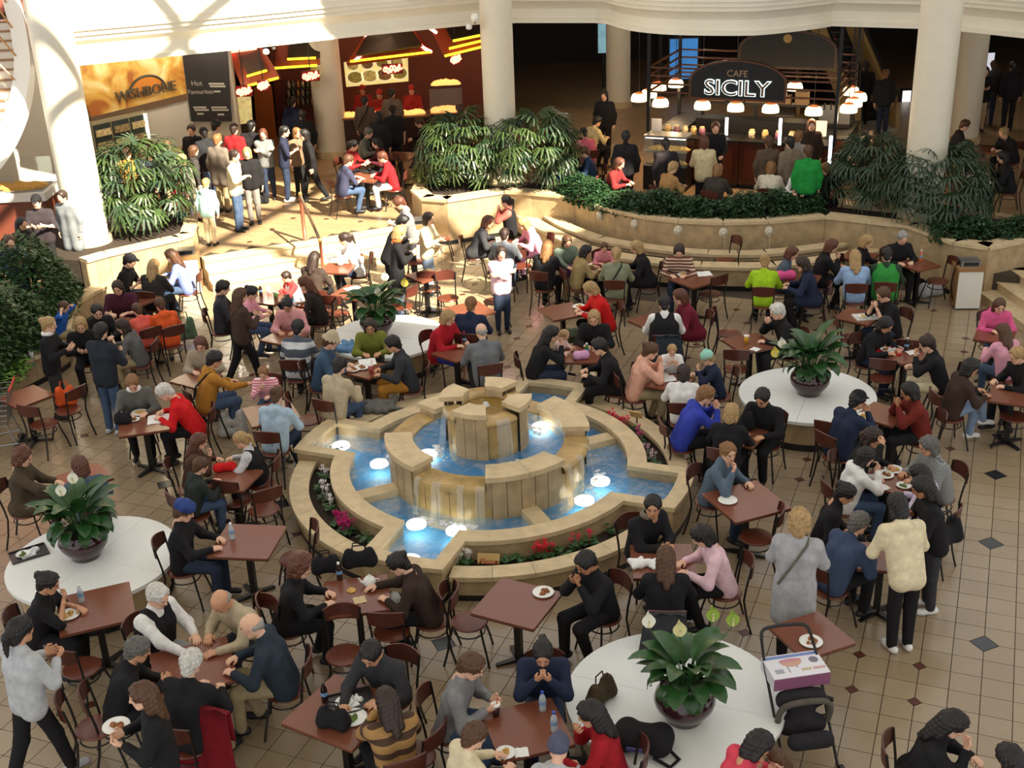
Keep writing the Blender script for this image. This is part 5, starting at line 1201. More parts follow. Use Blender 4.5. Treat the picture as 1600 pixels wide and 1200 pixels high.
# right side
PP(1321, 772, 'sit', 110, 'black turtleneck looking down', 'left of the crowded right table', 'black', 'black', 'bun', 'k', arms='lap', style='turtle', skin='m', nod=30)
PP(1342, 818, 'sit', 62, 'blue denim shirt with back turned', 'at right', (62, 76, 104), 'black', 'short', 'sg', arms='table', s=1.04, lean=26)
PP(1402, 790, 'stand', 350, 'cream hooded jacket leaning over table', 'at right', 'cream', 'black', 'bob', 'k', arms='table', lean=24, nod=30, hood=True, shoes='white', s=1.04)
PP(1440, 762, 'stand', 275, 'black top with shoulder bag', 'standing at right', 'black', 'charcoal', 'long', 'k', arms='hold', sl='short', skin='t', lean=14, s=1.0, shoes='white', nod=25)
PP(1364, 684, 'sit', 120, 'black top with white sleeve raised', 'at far right table', 'black', 'black', 'bob', 'db', arms='up', skin='m')
PP(1353, 714, 'sit', 85, 'white hooded jacket', 'at far right table', 'white', 'denim', 'bob', 'k', arms='eatr', hood=True, s=0.95)
PP(1450, 697, 'sit', 262, 'grey patterned blouse', 'at far right table', (150, 152, 152), 'black', 'bob', 'sg', arms='table', wide=1.1, skin='m', topmat=stripes('grey_pattern', (150, 152, 150), (104, 106, 108), 14))
PP(1436, 742, 'sit', 310, 'lilac blouse with back turned', 'at far right table', (206, 190, 212), 'black', 'long', 'k', arms='table', s=0.97)
PP(1340, 626, 'sit', 60, 'navy jacket eating', 'beside the right island', 'navy', 'black', 'short', 'k', arms='eatr', hat=('cap', 'black'), lean=22, s=1.03, skin='m')
PP(1420, 612, 'sit', 272, 'dark rust sweater, hands at mouth', 'right of the right island', (110, 38, 30), 'black', 'bob', 'k', arms='mouth2', skin='t', wide=1.05)
PP(1517, 574, 'sit', 85, 'brown jacket and pale jeans', 'with crossed legs at right edge', (62, 46, 40), 'ltdenim', 'bob', 'k', arms='table', legs='cross', shoes='white', skin='m')
PP(1589, 556, 'sit', 260, 'black coat', 'half cut off at right edge', 'black', 'black', 'short', 'bl', arms='table')
PP(1562, 478, 'sit', 185, 'hot pink hooded top', 'facing the viewer at right edge', (214, 92, 140), 'denim', 'long', 'b', arms='table', hood=True, s=0.92)
PP(1567, 518, 'sit', 345, 'pale pink shirt with back turned', 'at right edge', (224, 160, 180), 'denim', 'long', 'b', arms='table', s=0.92)
PP(1384, 508, 'sit', 140, 'black jacket over red tray', 'behind the right island', 'black', 'navy', 'bob', 'k', arms='table', nod=35, lean=20, skin='m')
PP(1448, 538, 'sit', 285, 'black jacket and cream trousers', 'behind the right island', 'black', 'cream', 'short', 'db', arms='eatl', lean=20)
PP(1380, 461, 'sit', 255, 'black tee eating with both hands', 'near the right wall', 'black', 'dkdenim', 'short', 'b', arms='mouth2', sl='short', nod=25)
PP(1214, 487, 'sit', 262, 'black jacket with white collar', 'beside the right lily', 'black', 'charcoal', 'short', 'w', arms='eatr', s=1.04)
PP(1195, 409, 'sit', 12, 'lime green top with back turned', 'by the curved bench', 'lime', 'black', 'bun', 'bl', arms='table', s=0.98)
PP(1238, 396, 'sit', 110, 'grey-blue sweater', 'by the curved bench', 'slate', 'denim', 'bob', 'r', arms='lap', s=0.96)
PP(1253, 413, 'sit', 285, 'navy coat', 'by the curved bench', 'navy', 'black', 'bob', 'db', arms='table', style='coat')
PP(1300, 385, 'sit', 95, 'black coat with hand at face', 'near the curved bench', 'black', 'black', 'bob', 'r', arms='chin', style='coat')
PP(1355, 378, 'sit', 120, 'black jacket between two groups', 'against the back wall', 'black', 'black', 'bob', 'bl', arms='table')
PP(1336, 402, 'sit', 8, 'light blue fleece and cream trousers', 'with back turned', 'ltblue', 'cream', 'long', 'bl', arms='table', shoes='white')
PP(1386, 398, 'sit', 15, 'green and navy jacket', 'with back turned', 'dkgreen', 'black', 'short', 'k', arms='table', vest='green', s=1.03)
PP(1410, 372, 'sit', 172, 'black jacket facing viewer', 'below the right-hand column', 'black', 'black', 'short', 'g', arms='table')
# back middle
PP(1061, 392, 'sit', 190, 'striped brown and cream sweater', 'alone at table with papers', 'brown', 'dkdenim', 'bob', 'db', arms='table', nod=35, topmat=stripes('zigzag', (112, 62, 52), (216, 196, 170), 5.5))
PP(994, 387, 'sit', 272, 'black coat', 'right end of the family table', 'black', 'black', 'bob', 'bl', arms='table', style='coat')
PP(963, 398, 'sit', 10, 'sage top with bag strap', 'at the family table', 'sage', 'khaki', 'pony', 'bl', arms='table', extra=strap('black'))
PP(944, 387, 'sit', 178, 'pink flowered top', 'facing viewer at the family table', (220, 140, 150), 'denim', 'short', 'b', arms='table', s=0.7, seat=0.52)
PP(916, 393, 'sit', 75, 'khaki jacket with white sleeve', 'at the family table', (160, 140, 96), 'black', 'bob', 'k', arms='table', s=0.92)
PP(886, 378, 'sit', 160, 'grey-green top reaching forward', 'at the family table', (120, 136, 120), 'khaki', 'bob', 'b', arms='reachr', s=0.95)
PP(856, 386, 'sit', 25, 'black jacket with back turned', 'left end of the family table', 'black', 'black', 'long', 'lb', arms='table')
PP(922, 452, 'sit', 262, 'bright red sweater', 'leaning over a plate', 'brightred', 'black', 'bob', 'bl', arms='table', lean=20, nod=35, wide=1.15)
PP(928, 497, 'sit', 190, 'black top and draped green coat', 'facing the viewer', 'black', 'black', 'long', 'bl', arms='table', s=0.98)
PP(862, 522, 'sit', 85, 'black coat eating behind fountain', 'centre', 'black', 'dkdenim', 'long', 'k', arms='eatr', lean=22)
PP(882, 524, 'sit', 120, 'pale pink baby clothes', 'beside a black coat', (226, 196, 190), 'cream', 'short', 'bl', arms='table', s=0.55, seat=0.60, chair_=False)
PP(936, 542, 'sit', 270, 'black jacket', 'behind the fountain centre', 'black', 'black', 'short', 'k', arms='table', s=1.03, lean=20)
PP(1038, 474, 'sit', 5, 'black vest over white shirt', 'with back turned', 'white', 'black', 'short', 'k', arms='table', vest='black', s=1.04)
PP(1062, 464, 'sit', 265, 'maroon jacket', 'beside a black vest', (110, 28, 48), 'black', 'bob', 'r', arms='table', style='coat', lean=20)
PP(783, 396, 'stand', 165, 'pink sweater and jeans', 'standing with arms folded', 'palepink', 'dkdenim', 'bob', 'db', arms='fold', s=0.95)
PP(763, 347, 'sit', 92, 'charcoal coat leaning forward', 'below the central column', 'charcoal', 'black', 'bob', 'r', arms='table', style='coat', lean=24)
PP(790, 315, 'stand', 275, 'black vest and coral sleeves', 'below the central column', (206, 104, 92), 'black', 'pony', 'k', arms='mouth2', vest='black', s=0.92)
PP(817, 350, 'sit', 255, 'pink hooded top', 'below the central column', 'pink', 'plum', 'bob', 'bl', arms='table', lean=26, hood=True)
PP(788, 367, 'sit', 5, 'grey shirt and jeans', 'with back turned below column', (104, 108, 116), 'denim', 'short', 'db', arms='table', shoes='ltgrey')
PP(736, 476, 'sit', 12, 'navy sweater with white collar', 'with back turned behind island', 'navy', 'black', 'short', 'lb', arms='table', s=1.0, wide=1.1)
PP(701, 497, 'sit', 120, 'red cardigan and blue skirt', 'right of the middle island', (172, 28, 40), ('skirt', 'royal'), 'bob', 'bl', arms='table', wide=1.2)
PP(752, 518, 'sit', 345, 'grey jacket with back turned', 'right of the middle island', (112, 114, 118), 'charcoal', 'bald', 'g', arms='table', s=1.04, wide=1.08)
PP(578, 510, 'sit', 175, 'olive turtleneck', 'in front of the middle island', 'olive', 'black', 'long', 'db', arms='table', style='turtle', s=0.97, skin='m')
PP(613, 538, 'sit', 262, 'charcoal jacket and tan trousers', 'near the middle island', (52, 54, 60), 'mustard', 'short', 'k', arms='table', s=1.04, skin='m')
PP(517, 534, 'sit', 92, 'denim jacket and bucket hat', 'near the middle island', (62, 86, 112), 'khaki', 'short', 'b', hat=('hat', 'beige'), arms='table', s=1.03)
PP(531, 572, 'sit', 30, 'beige sweater with back turned', 'near the middle island', 'beige', 'denim', 'short', 'k', arms='table', s=1.02)
PP(449, 477, 'sit', 185, 'pink sweater looking down', 'facing a grey striped sweater', (222, 158, 160), 'denim', 'bun', 'k', arms='table', nod=35, skin='m')
PP(466, 512, 'sit', 10, 'dark grey sweater with white stripe', 'with back turned', 'slate', 'black', 'short', 'k', arms='table', s=1.03, topmat=stripes('one_stripe', (78, 84, 96), (206, 208, 210), 1.45))
PP(394, 458, 'sit', 95, 'pale pink top', 'at the drinks table by the steps', (230, 160, 176), 'denim', 'bun', 'k', arms='table', s=0.95)
PP(376, 462, 'stand', 55, 'dark brown jacket and black trousers', 'walking below the steps', (70, 54, 46), 'black', 'long', 'b', arms='hold', legs='walk', s=0.98)
PP(349, 450, 'sit', 80, 'charcoal pullover', 'left of the drinks table', (52, 52, 58), 'black', 'short', 'k', arms='table', s=1.04, lean=6)
PP(447, 433, 'sit', 235, 'small red white and blue top', 'at the steps', (196, 60, 60), 'denim', 'short', 'db', arms='eatl', s=0.75, seat=0.5, vest='white')
PP(476, 443, 'sit', 268, 'black top', 'next to red white and blue top', (46, 38, 36), 'black', 'long', 'r', arms='table', sl='short')
PP(492, 404, 'sit', 25, 'dark leather jacket with back turned', 'at the steps', (62, 50, 44), 'black', 'long', 'db', arms='table')
PP(538, 374, 'sit', 265, 'white sweater eating', 'on the step side table', 'white', 'dkdenim', 'pony', 'db', arms='mouth2', shoes='ltgrey')
PP(630, 347, 'stand', 95, 'black jacket bending forward', 'near the white bin', 'black', 'black', 'short', 'k', arms='hold', lean=24, nod=25, s=1.04)
PP(625, 364, 'stand', 82, 'black coat orange collar and jeans', 'standing by a table', 'black', 'denim', 'bob', 'bl', arms='hold', style='coat', extra=scarf('orange'), nod=25, s=1.02)
PP(624, 318, 'stand', 260, 'grey shirt looking down', 'on the steps', 'grey', 'charcoal', 'short', 'r', arms='hold', nod=35, lean=12, s=1.03)
PP(670, 342, 'stand', 110, 'cream top and pale jeans', 'holding a dark bag by the bin', 'cream', 'ltdenim', 'bob', 'db', arms='hold', s=0.97)
PP(313, 538, 'sit', 175, 'beige cardigan', 'left of a mustard jacket', (170, 156, 136), 'khaki', 'long', 'r', arms='table', s=0.96, nod=30)
PP(336, 562, 'sit', 62, 'mustard jacket with strap', 'left of the fountain', 'mustard', 'denim', 'short', 'k', arms='reachr', extra=strap('black'), s=1.04, skin='m')
PP(411, 584, 'sit', 180, 'pink striped top', 'facing a pale blue hoodie', (224, 120, 140), 'denim', 'short', 'lb', arms='chin', s=0.75, seat=0.52, topmat=stripes('pink_stripes', (220, 110, 130), (236, 220, 224), 9))
PP(433, 618, 'sit', 15, 'pale blue hoodie with back turned', 'left of the fountain', (168, 190, 208), 'dkdenim', 'bun', 'b', arms='table', hood=True, shoes='ltgrey')
PP(184, 450, 'sit', 178, 'plum blouse', 'facing the viewer by the hedge', (76, 34, 52), 'black', 'bob', 'db', arms='table', sl='short', wide=1.15)
PP(203, 408, 'sit', 95, 'black tee and black cap', 'against the curved wall', 'black', 'denim', 'short', 'k', arms='hold', sl='short', hat=('cap', 'black'), s=1.04, chair_=False)
PP(241, 416, 'sit', 15, 'dark camisole with back turned', 'against the curved wall', (50, 46, 44), 'black', 'long', 'bl', arms='table', sl='short')
PP(267, 400, 'sit', 268, 'periwinkle sweater and jeans', 'by the left white bin', 'periwinkle', 'denim', 'long', 'b', arms='table')
PP(100, 480, 'sit', 95, 'blue tee with hands at ears', 'on the hedge wall', (40, 96, 186), 'khaki', 'short', 'b', arms='ears', sl='short', s=0.75, seat=0.5, chair_=False)
PP(77, 508, 'stand', 88, 'black cardigan with white collar', 'standing by the hedge', 'black', 'charcoal', 'bun', 'bl', arms='hold', s=0.98, extra=scarf('white'))
PP(126, 508, 'sit', 165, 'black jacket holding a camera', 'by the hedge', 'black', 'black', 'bob', 'bl', arms='hold')
PP(158, 518, 'stand', 20, 'navy jacket and jeans', 'with back turned by the hedge', (40, 44, 54), 'denim', 'short', 'k', arms='hold', s=1.03, shoes='ltgrey')
PP(191, 510, 'sit', 268, 'grey jacket and khaki trousers', 'at the kids table', (98, 98, 98), 'khaki', 'bob', 'db', arms='table', s=0.92)
PP(214, 484, 'sit', 320, 'salmon shirt', 'at the kids table', (222, 98, 84), 'charcoal', 'short', 'b', arms='table', s=0.8, seat=0.48)
PP(250, 476, 'sit', 325, 'orange hoodie', 'at the kids table', 'orange', 'khaki', 'short', 'b', arms='table', s=0.9, hood=True, lean=20)
PP(152, 487, 'sit', 150, 'black padded coat', 'in the shade of the hedge', 'black', 'black', 'short', 'k', arms='table')
PP(207, 599, 'sit', 165, 'grey blazer and white shirt', 'facing the viewer at left', (96, 98, 92), 'black', 'short', 'lb', arms='table', extra=scarf('white'), nod=35)
PP(257, 613, 'sit', 265, 'bright red jacket bowed over paper', 'at left', (208, 28, 32), 'black', 'short', 'w', arms='table', lean=28, nod=40, extra=glasses)
PP(312, 690, 'sit', 80, 'brown top resting head on hand', 'at the red pouch table', (84, 58, 46), 'khaki', 'long', 'r', arms='chin', s=0.85, seat=0.48)
PP(376, 688, 'sit', 272, 'black and white jacket', 'at the red pouch table', (204, 202, 206), 'denim', 'pony', 'bl', arms='table', s=0.82, seat=0.48, vest='black')
PP(314, 728, 'sit', 55, 'dark jacket with blue stripe', 'at the red pouch table', (44, 50, 48), 'denim', 'short', 'b', arms='table', s=0.82, seat=0.48)
PP(36, 715, 'sit', 88, 'olive-brown blazer', 'at the left edge', (78, 66, 52), 'dkbrown', 'curly', 'r', arms='reachr', style='coat', lean=6)
PP(125, 728, 'sit', 330, 'slate cardigan behind the left lily', 'with back turned', 'slate', 'black', 'bob', 'r', arms='table')
# bottom right
PP(1186, 1164, 'sit', 75, 'coral pink jacket', 'at the bottom edge by the carton', (214, 70, 90), 'black', 'bob', 'k', arms='table', nod=35, lean=20, skin='m')
PP(1212, 1184, 'sit', 300, 'small brown top', 'cut off at the bottom edge', 'brown', 'denim', 'short', 'b', s=0.6, seat=0.5, chair_=False)
PP(1490, 1132, 'sit', 115, 'black coat with hand at mouth', 'at bottom right', 'black', 'black', 'long', 'k', arms='eatr', style='coat', lean=18, nod=30)
PP(1577, 1186, 'sit', 330, 'black top', 'cut off at bottom right corner', 'black', 'black', 'bob', 'k')
# ------------------------------------------------------------------ people on the terrace
def TP(hx, hy, pose, a, C, W, top, bot, *k, **kw): return person(hx, hy, pose, a, C, W, top, bot, *k, zf=TZ, **kw)
TP(279, 283, 'stand', 120, 'red tee and jeans', 'beside the sunlit palm', (206, 52, 60), 'dkdenim', 'short', 'b', arms='holdr', sl='short', s=0.82, shoes='white')
TP(322, 287, 'stand', 10, 'pale aqua hooded top and cream trousers', 'on the terrace', 'aqua', 'cream', 'short', 'bl', arms='down', s=0.82, lean=10, hood=True)
TP(367, 244, 'stand', 100, 'cream shirt and jeans', 'next to a black jacket', 'cream', 'denim', 'short', 'db', arms='holdr', s=1.04)
TP(386, 240, 'stand', 170, 'black jacket and grey striped trousers', 'with a handbag', 'black', (128, 122, 118), 'bob', 'bl', arms='down', s=1.0)
TP(411, 210, 'stand', 178, 'grey sweater with folded arms', 'on the terrace', (124, 126, 128), 'dkdenim', 'bob', 'r', arms='fold', s=0.98)
TP(445, 206, 'stand', 85, 'navy shirt with bare forearms', 'on the terrace', (40, 44, 66), 'dkdenim', 'short', 'k', arms='hold', sl='short', s=1.03, shoes='white')
TP(464, 208, 'stand', 130, 'tan blouse', 'behind a navy shirt', (130, 106, 84), 'black', 'bob', 'lb', s=0.96)
TP(475, 211, 'stand', 250, 'black sweater', 'left of the rear column', 'black', 'black', 'bob', 'k', s=1.0, legs='walk')
TP(393, 197, 'stand', 10, 'black shirt with back turned', 'in the queue', 'black', 'charcoal', 'short', 'k', s=1.06, wide=1.1)
TP(366, 202, 'stand', 15, 'dark red tee', 'in the queue', (140, 30, 34), 'black', 'short', 'db', sl='short', s=1.04)
TP(340, 219, 'stand', 20, 'taupe coat with back turned', 'in the queue', (112, 102, 92), 'khaki', 'short', 'lb', style='long', s=1.03)
TP(338, 197, 'stand', 40, 'cream jacket and dark cap', 'in the queue', (190, 178, 156), 'khaki', 'short', 'k', hat=('cap', 'black'), s=1.04)
TP(318, 208, 'stand', 330, 'black jacket and jeans', 'in the queue', (36, 36, 40), 'denim', 'short', 'k', s=1.04)
TP(303, 236, 'stand', 60, 'dark grey jacket and white skirt', 'in the queue', (62, 58, 58), 'white', 'bob', 'b', s=0.97)
TP(285, 250, 'stand', 25, 'grey top with long pale bag', 'in the queue', (124, 116, 110), 'charcoal', 'long', 'bl', s=0.97)
TP(262, 228, 'stand', 10, 'dark green-grey jacket', 'in the queue', (70, 80, 76), 'khaki', 'short', 'b', wide=1.3, s=1.02)
TP(222, 240, 'stand', 15, 'navy sweatshirt', 'in the queue by the fridge', (40, 44, 62), 'black', 'short', 'b', s=1.0)
TP(199, 240, 'stand', 20, 'yellow-orange tee with strap', 'in the queue', (216, 150, 70), 'denim', 'short', 'b', extra=strap('black'), s=1.0)
TP(168, 246, 'stand', 10, 'grey sweatshirt', 'at the left end of the queue', (96, 92, 96), 'black', 'short', 'r', s=1.02)
TP(299, 204, 'stand', 185, 'dark work shirt', 'behind the chicken counter', (40, 36, 38), 'black', 'short', 'db', s=1.04)
TP(236, 226, 'stand', 350, 'brown cardigan', 'half hidden in the queue', (104, 84, 64), 'black', 'bob', 'b', s=0.97)
TP(57, 316, 'stand', 175, 'dark shirt holding a can', 'behind the hedge', (52, 44, 48), 'black', 'short', 'k', hat=('cap', 'black'), arms='hold', sl='short', s=1.03)
TP(34, 350, 'stand', 120, 'black top', 'behind the hedge', (36, 34, 36), 'black', 'long', 'k', s=0.9, skin='m')
TP(16, 378, 'stand', 150, 'blue-grey denim shirt', 'behind the hedge at left edge', (104, 120, 136), 'denim', 'short', 'b', s=0.9, arms='hold')
TP(97, 308, 'stand', 200, 'long grey coat', 'beside the big left column', (120, 124, 128), 'black', 'short', 'db', style='coat', s=0.98)
TP(545, 251, 'sit', 60, 'navy tee with red trim', 'at the terrace table', (60, 62, 86), 'denim', 'short', 'b', sl='short', s=1.03)
TP(597, 246, 'sit', 268, 'red sweater and white trousers', 'at the terrace table', (160, 30, 38), 'white', 'short', 'r', arms='table')
TP(553, 228, 'sit', 110, 'dark red top', 'behind the terrace table', (140, 32, 36), 'black', 'pony', 'k')
TP(588, 224, 'sit', 250, 'wine cardigan', 'behind the terrace table', 'wine', 'black', 'bob', 'k')
TP(577, 208, 'sit', 110, 'grey shirt with white collar', 'under the neon roof', (112, 112, 100), 'black', 'short', 'sg', s=1.03)
TP(655, 192, 'sit', 262, 'black jacket in the shade', 'under the neon roof', 'black', 'black', 'short', 'b', s=1.0)
TP(661, 226, 'sit', 330, 'black coat with back turned', 'left of the variegated shrub', 'black', 'black', 'short', 'k')
TP(570, 158, 'stand', 10, 'brown shirt with strap', 'at the noodle counter', (84, 68, 56), 'black', 'short', 'k', extra=strap('black'))
TP(592, 182, 'stand', 15, 'black coat', 'at the noodle counter', 'black', 'black', 'bob', 'k')
TP(613, 172, 'stand', 350, 'black tee with pale print', 'at the noodle counter', (34, 32, 34), 'black', 'short', 'k', sl='short')
TP(612, 146, 'stand', 10, 'grey-brown shirt', 'at the noodle counter', (104, 90, 78), 'black', 'short', 'k')
TP(718, 170, 'stand', 300, 'grey top', 'by the glowing food case', (92, 88, 84), 'black', 'bob', 'b')
for (x_, y_, w_) in ((566, 141, 'left of the menu board'), (593, 148, 'under the menu board'), (643, 141, 'right of the menu board')):
    TP(x_, y_, 'stand', 180, 'red uniform and red cap', w_, (150, 40, 34), 'black', 'short', 'k', hat=('cap', (170, 44, 36)), skin='m', s=0.97, arms='table')
TP(457, 160, 'stand', 20, 'dark blue shirt', 'left of the rear column', (38, 48, 78), 'black', 'short', 'k')
TP(472, 180, 'stand', 340, 'black shirt in shadow', 'left of the rear column', 'black', 'black', 'short', 'k')
# around the cafe kiosk
TP(1100, 222, 'stand', 5, 'cream blouse with back turned', 'at the cafe counter', (206, 190, 150), 'black', 'bob', 'r', arms='table')
TP(1118, 200, 'stand', 180, 'black uniform', 'serving inside the cafe', 'black', 'black', 'short', 'r', arms='table')
TP(1040, 226, 'stand', 350, 'dark jacket', 'at the cafe pastry case', (40, 34, 38), 'dkdenim', 'short', 'k', s=1.0)
TP(1263, 237, 'stand', 10, 'green sweater with back turned', 'at the cafe counter', (34, 140, 60), 'black', 'short', 'b', s=1.03)
TP(1234, 223, 'stand', 340, 'taupe jacket', 'at the cafe counter', (126, 112, 96), 'black', 'short', 'k', s=1.04)
TP(1247, 214, 'stand', 20, 'grey sweater', 'at the cafe counter', (140, 132, 124), 'black', 'short', 'lb')
TP(1201, 222, 'stand', 5, 'brown shirt', 'at the cafe counter', (90, 74, 60), 'black', 'short', 'b')
TP(1268, 196, 'stand', 185, 'dark apron', 'behind the right cafe counter', 'dkbrown', 'black', 'bob', 'r')
TP(1205, 262, 'sit', 20, 'white blouse', 'behind the dark hedge', (206, 196, 176), 'black', 'bob', 'lb')
TP(1290, 264, 'sit', 340, 'black sweater', 'behind the dark hedge at right', 'black', 'black', 'short', 'lb')
TP(1252, 268, 'sit', 200, 'white polo', 'behind the dark hedge', 'white', 'black', 'short', 'k')
TP(1122, 266, 'sit', 30, 'black top', 'behind the middle of the hedge', (60, 54, 48), 'black', 'bob', 'lb')
TP(1052, 262, 'sit', 60, 'tan jacket', 'behind the left part of hedge', 'tan', 'black', 'short', 'bl')
TP(968, 256, 'sit', 120, 'red top', 'behind the hedge near the palm', (120, 40, 40), 'black', 'bob', 'r')
TP(912, 208, 'sit', 340, 'pink cardigan', 'at a shaded table', (196, 96, 120), 'black', 'bun', 'k')
TP(933, 190, 'sit', 60, 'cream shirt', 'at a shaded table', (206, 190, 140), 'black', 'short', 'k')
TP(978, 214, 'stand', 10, 'black jacket with yellow print', 'left of the cafe', 'black', 'black', 'short', 'k', s=1.03)
TP(912, 238, 'sit', 270, 'dark blue top', 'behind the central palm', (40, 60, 90), 'black', 'short', 'b')
TP(890, 238, 'sit', 90, 'bright blue tee', 'behind the central palm', (40, 80, 170), 'black', 'short', 'lb', s=0.9)
TP(944, 150, 'stand', 200, 'black coat with a stroller', 'beside the rear column', 'black', 'black', 'bob', 'k')
TP(870, 190, 'sit', 90, 'black shirt', 'in the dim corner behind palm', 'black', 'black', 'short', 'k')
TP(1352, 222, 'sit', 60, 'black fleece', 'left of the right-hand column', 'black', 'black', 'bob', 'k')
TP(1364, 214, 'sit', 300, 'black blazer', 'left of the right-hand column', (34, 32, 32), 'black', 'long', 'db')
TP(1540, 112, 'stand', 190, 'black sweater and khaki trousers', 'right of the rear column', 'black', 'khaki', 'short', 'k', arms='hold')
TP(1553, 102, 'stand', 20, 'grey jacket', 'in the right walkway', (66, 70, 76), 'dkdenim', 'short', 'b')
TP(1583, 104, 'stand', 5, 'black overcoat', 'in the right walkway', 'black', 'black', 'short', 'k', s=1.05)
TP(1508, 196, 'sit', 100, 'dark shirt', 'at a table right of column', (40, 36, 36), 'black', 'short', 'b')
TP(1568, 208, 'sit', 250, 'black sweater bent forward', 'at the right edge', 'black', 'black', 'short', 'bl', lean=26)
TP(1535, 256, 'sit', 60, 'white tee', 'beside the right dark palm', (190, 180, 170), 'black', 'bob', 'r')
TP(1566, 246, 'sit', 280, 'black vest', 'beside the right dark palm', 'black', 'black', 'bob', 'k')
TP(1384, 116, 'stand', 5, 'dark jacket and jeans', 'at the foot of the escalator', (44, 44, 48), 'dkdenim', 'short', 'lb')
TP(1353, 103, 'stand', 10, 'black leather coat', 'stepping onto the escalator', 'black', 'black', 'short', 'k')
# ------------------------------------------------------------------ tables
TB = table_px
TB((232, 1022), (374, 1062), 'square brown table among the older men at bottom left')
TB((88, 995), (196, 910), 'square brown table pushed against the left white island')
TB((320, 870), (450, 821), 'empty square brown table with one water bottle left of fountain')
TB((508, 966), (606, 896), 'square brown table with a teapot in front of the fountain')
TB((441, 1129), (628, 1092), 'large square brown table with a loaded tray at bottom left of centre', size=0.8)
TB((782, 1192), (862, 1088), 'square brown table with two water bottles at the bottom edge')
TB((733, 958), (881, 925), 'empty square brown table with one plate just below the fountain')
TB((985, 850), (1088, 900), 'square brown table with a white bag right of the fountain front')
TB((1090, 765), (1228, 787), 'square brown table with a round white plate right of the fountain')
TB((1118, 676), (1211, 664), 'square brown table left of the right white island')
TB((1008, 600), (1088, 588), 'square brown table behind the fountain at right, shared with a child')
TB((1207, 980), (1331, 1003), 'small empty square table with a plate at lower right', size=0.6)
TB((1322, 888), (1402, 850), 'square brown table under the leaning cream jacket')
TB((1362, 752), (1437, 746), 'square brown table covered in plates at far right')
TB((1348, 648), (1412, 645), 'square brown table at the right rim of the right island')
TB((1545, 620), (1622, 604), 'square brown table cut by the right edge')
TB((1372, 549), (1456, 558), 'square brown table with a red tray behind the right island')
TB((1320, 500), (1398, 494), 'square brown table with a white food tray near the right wall')
TB((1127, 530), (1218, 541), 'square brown table with a yellow cup near the right lily')
TB((1200, 437), (1258, 428), 'square brown table with a pink bag by the curved bench')
TB((1395, 408), (1462, 412), 'square brown table with a drink below the right-hand column')
TB((1306, 408), (1366, 402), 'square brown table behind the light blue fleece')
TB((1040, 434), (1127, 436), 'square brown table with papers and a plate of pastry')
TB((900, 420), (986, 416), 'square brown table of the family by the curved bench')
TB((839, 482), (920, 490), 'square brown table with two plates in front of a red sweater')
TB((864, 566), (936, 540), 'square brown table with a green bottle behind the fountain')
TB((981, 500), (1056, 503), 'square brown table with a folded paper in mid court')
TB((752, 380), (818, 376), 'square brown table below the central column')
TB((690, 482), (775, 487), 'square brown table behind the middle island at right')
TB((675, 552), (750, 548), 'square brown table with a bottle right of the middle island')
TB((538, 580), (606, 572), 'square brown table in front of the middle island')
TB((412, 530), (478, 521), 'square brown table between pink and striped sweaters')
TB((392, 470), (452, 460), 'square brown table crowded with drinks below the steps')
TB((506, 419), (562, 406), 'sunlit square brown table at the foot of the steps')
TB((512, 463), (592, 450), 'sunlit square brown table with crumpled wrappers')
TB((638, 430), (692, 430), 'bare sunlit square brown table beside the black coat')
TB((200, 464), (270, 456), 'square brown table in the sun by the curved left wall')
TB((165, 512), (226, 500), 'square brown table of the children by the hedge')
TB((282, 592), (340, 585), 'square brown table beside the mustard jacket')
TB((378, 638), (470, 652), 'square brown table beside the pale blue hoodie')
TB((186, 682), (262, 640), 'square brown table with newspaper at left')
TB((322, 758), (406, 736), 'square brown table with a red pouch left of the fountain')
TB((86, 744), (178, 746), 'square brown table with light stripes behind the left lily')
TB((-6, 622), (86, 616), 'empty square brown table at the left edge')
TB((1520, 528), (1590, 516), 'square brown table between the two pink tops')
for (x_, y_, l_) in ((572, 277, 'square brown table on the terrace under sunlight'), (626, 243, 'square brown table on the terrace in shade'), (890, 222, 'square brown table in the dim area behind the palm'), (1540, 232, 'square brown table in the dim area at right')):
    w = P(x_, y_, TZ + 0.74); table(w[0], w[1], GRID, 0.72, l_, zf=TZ)
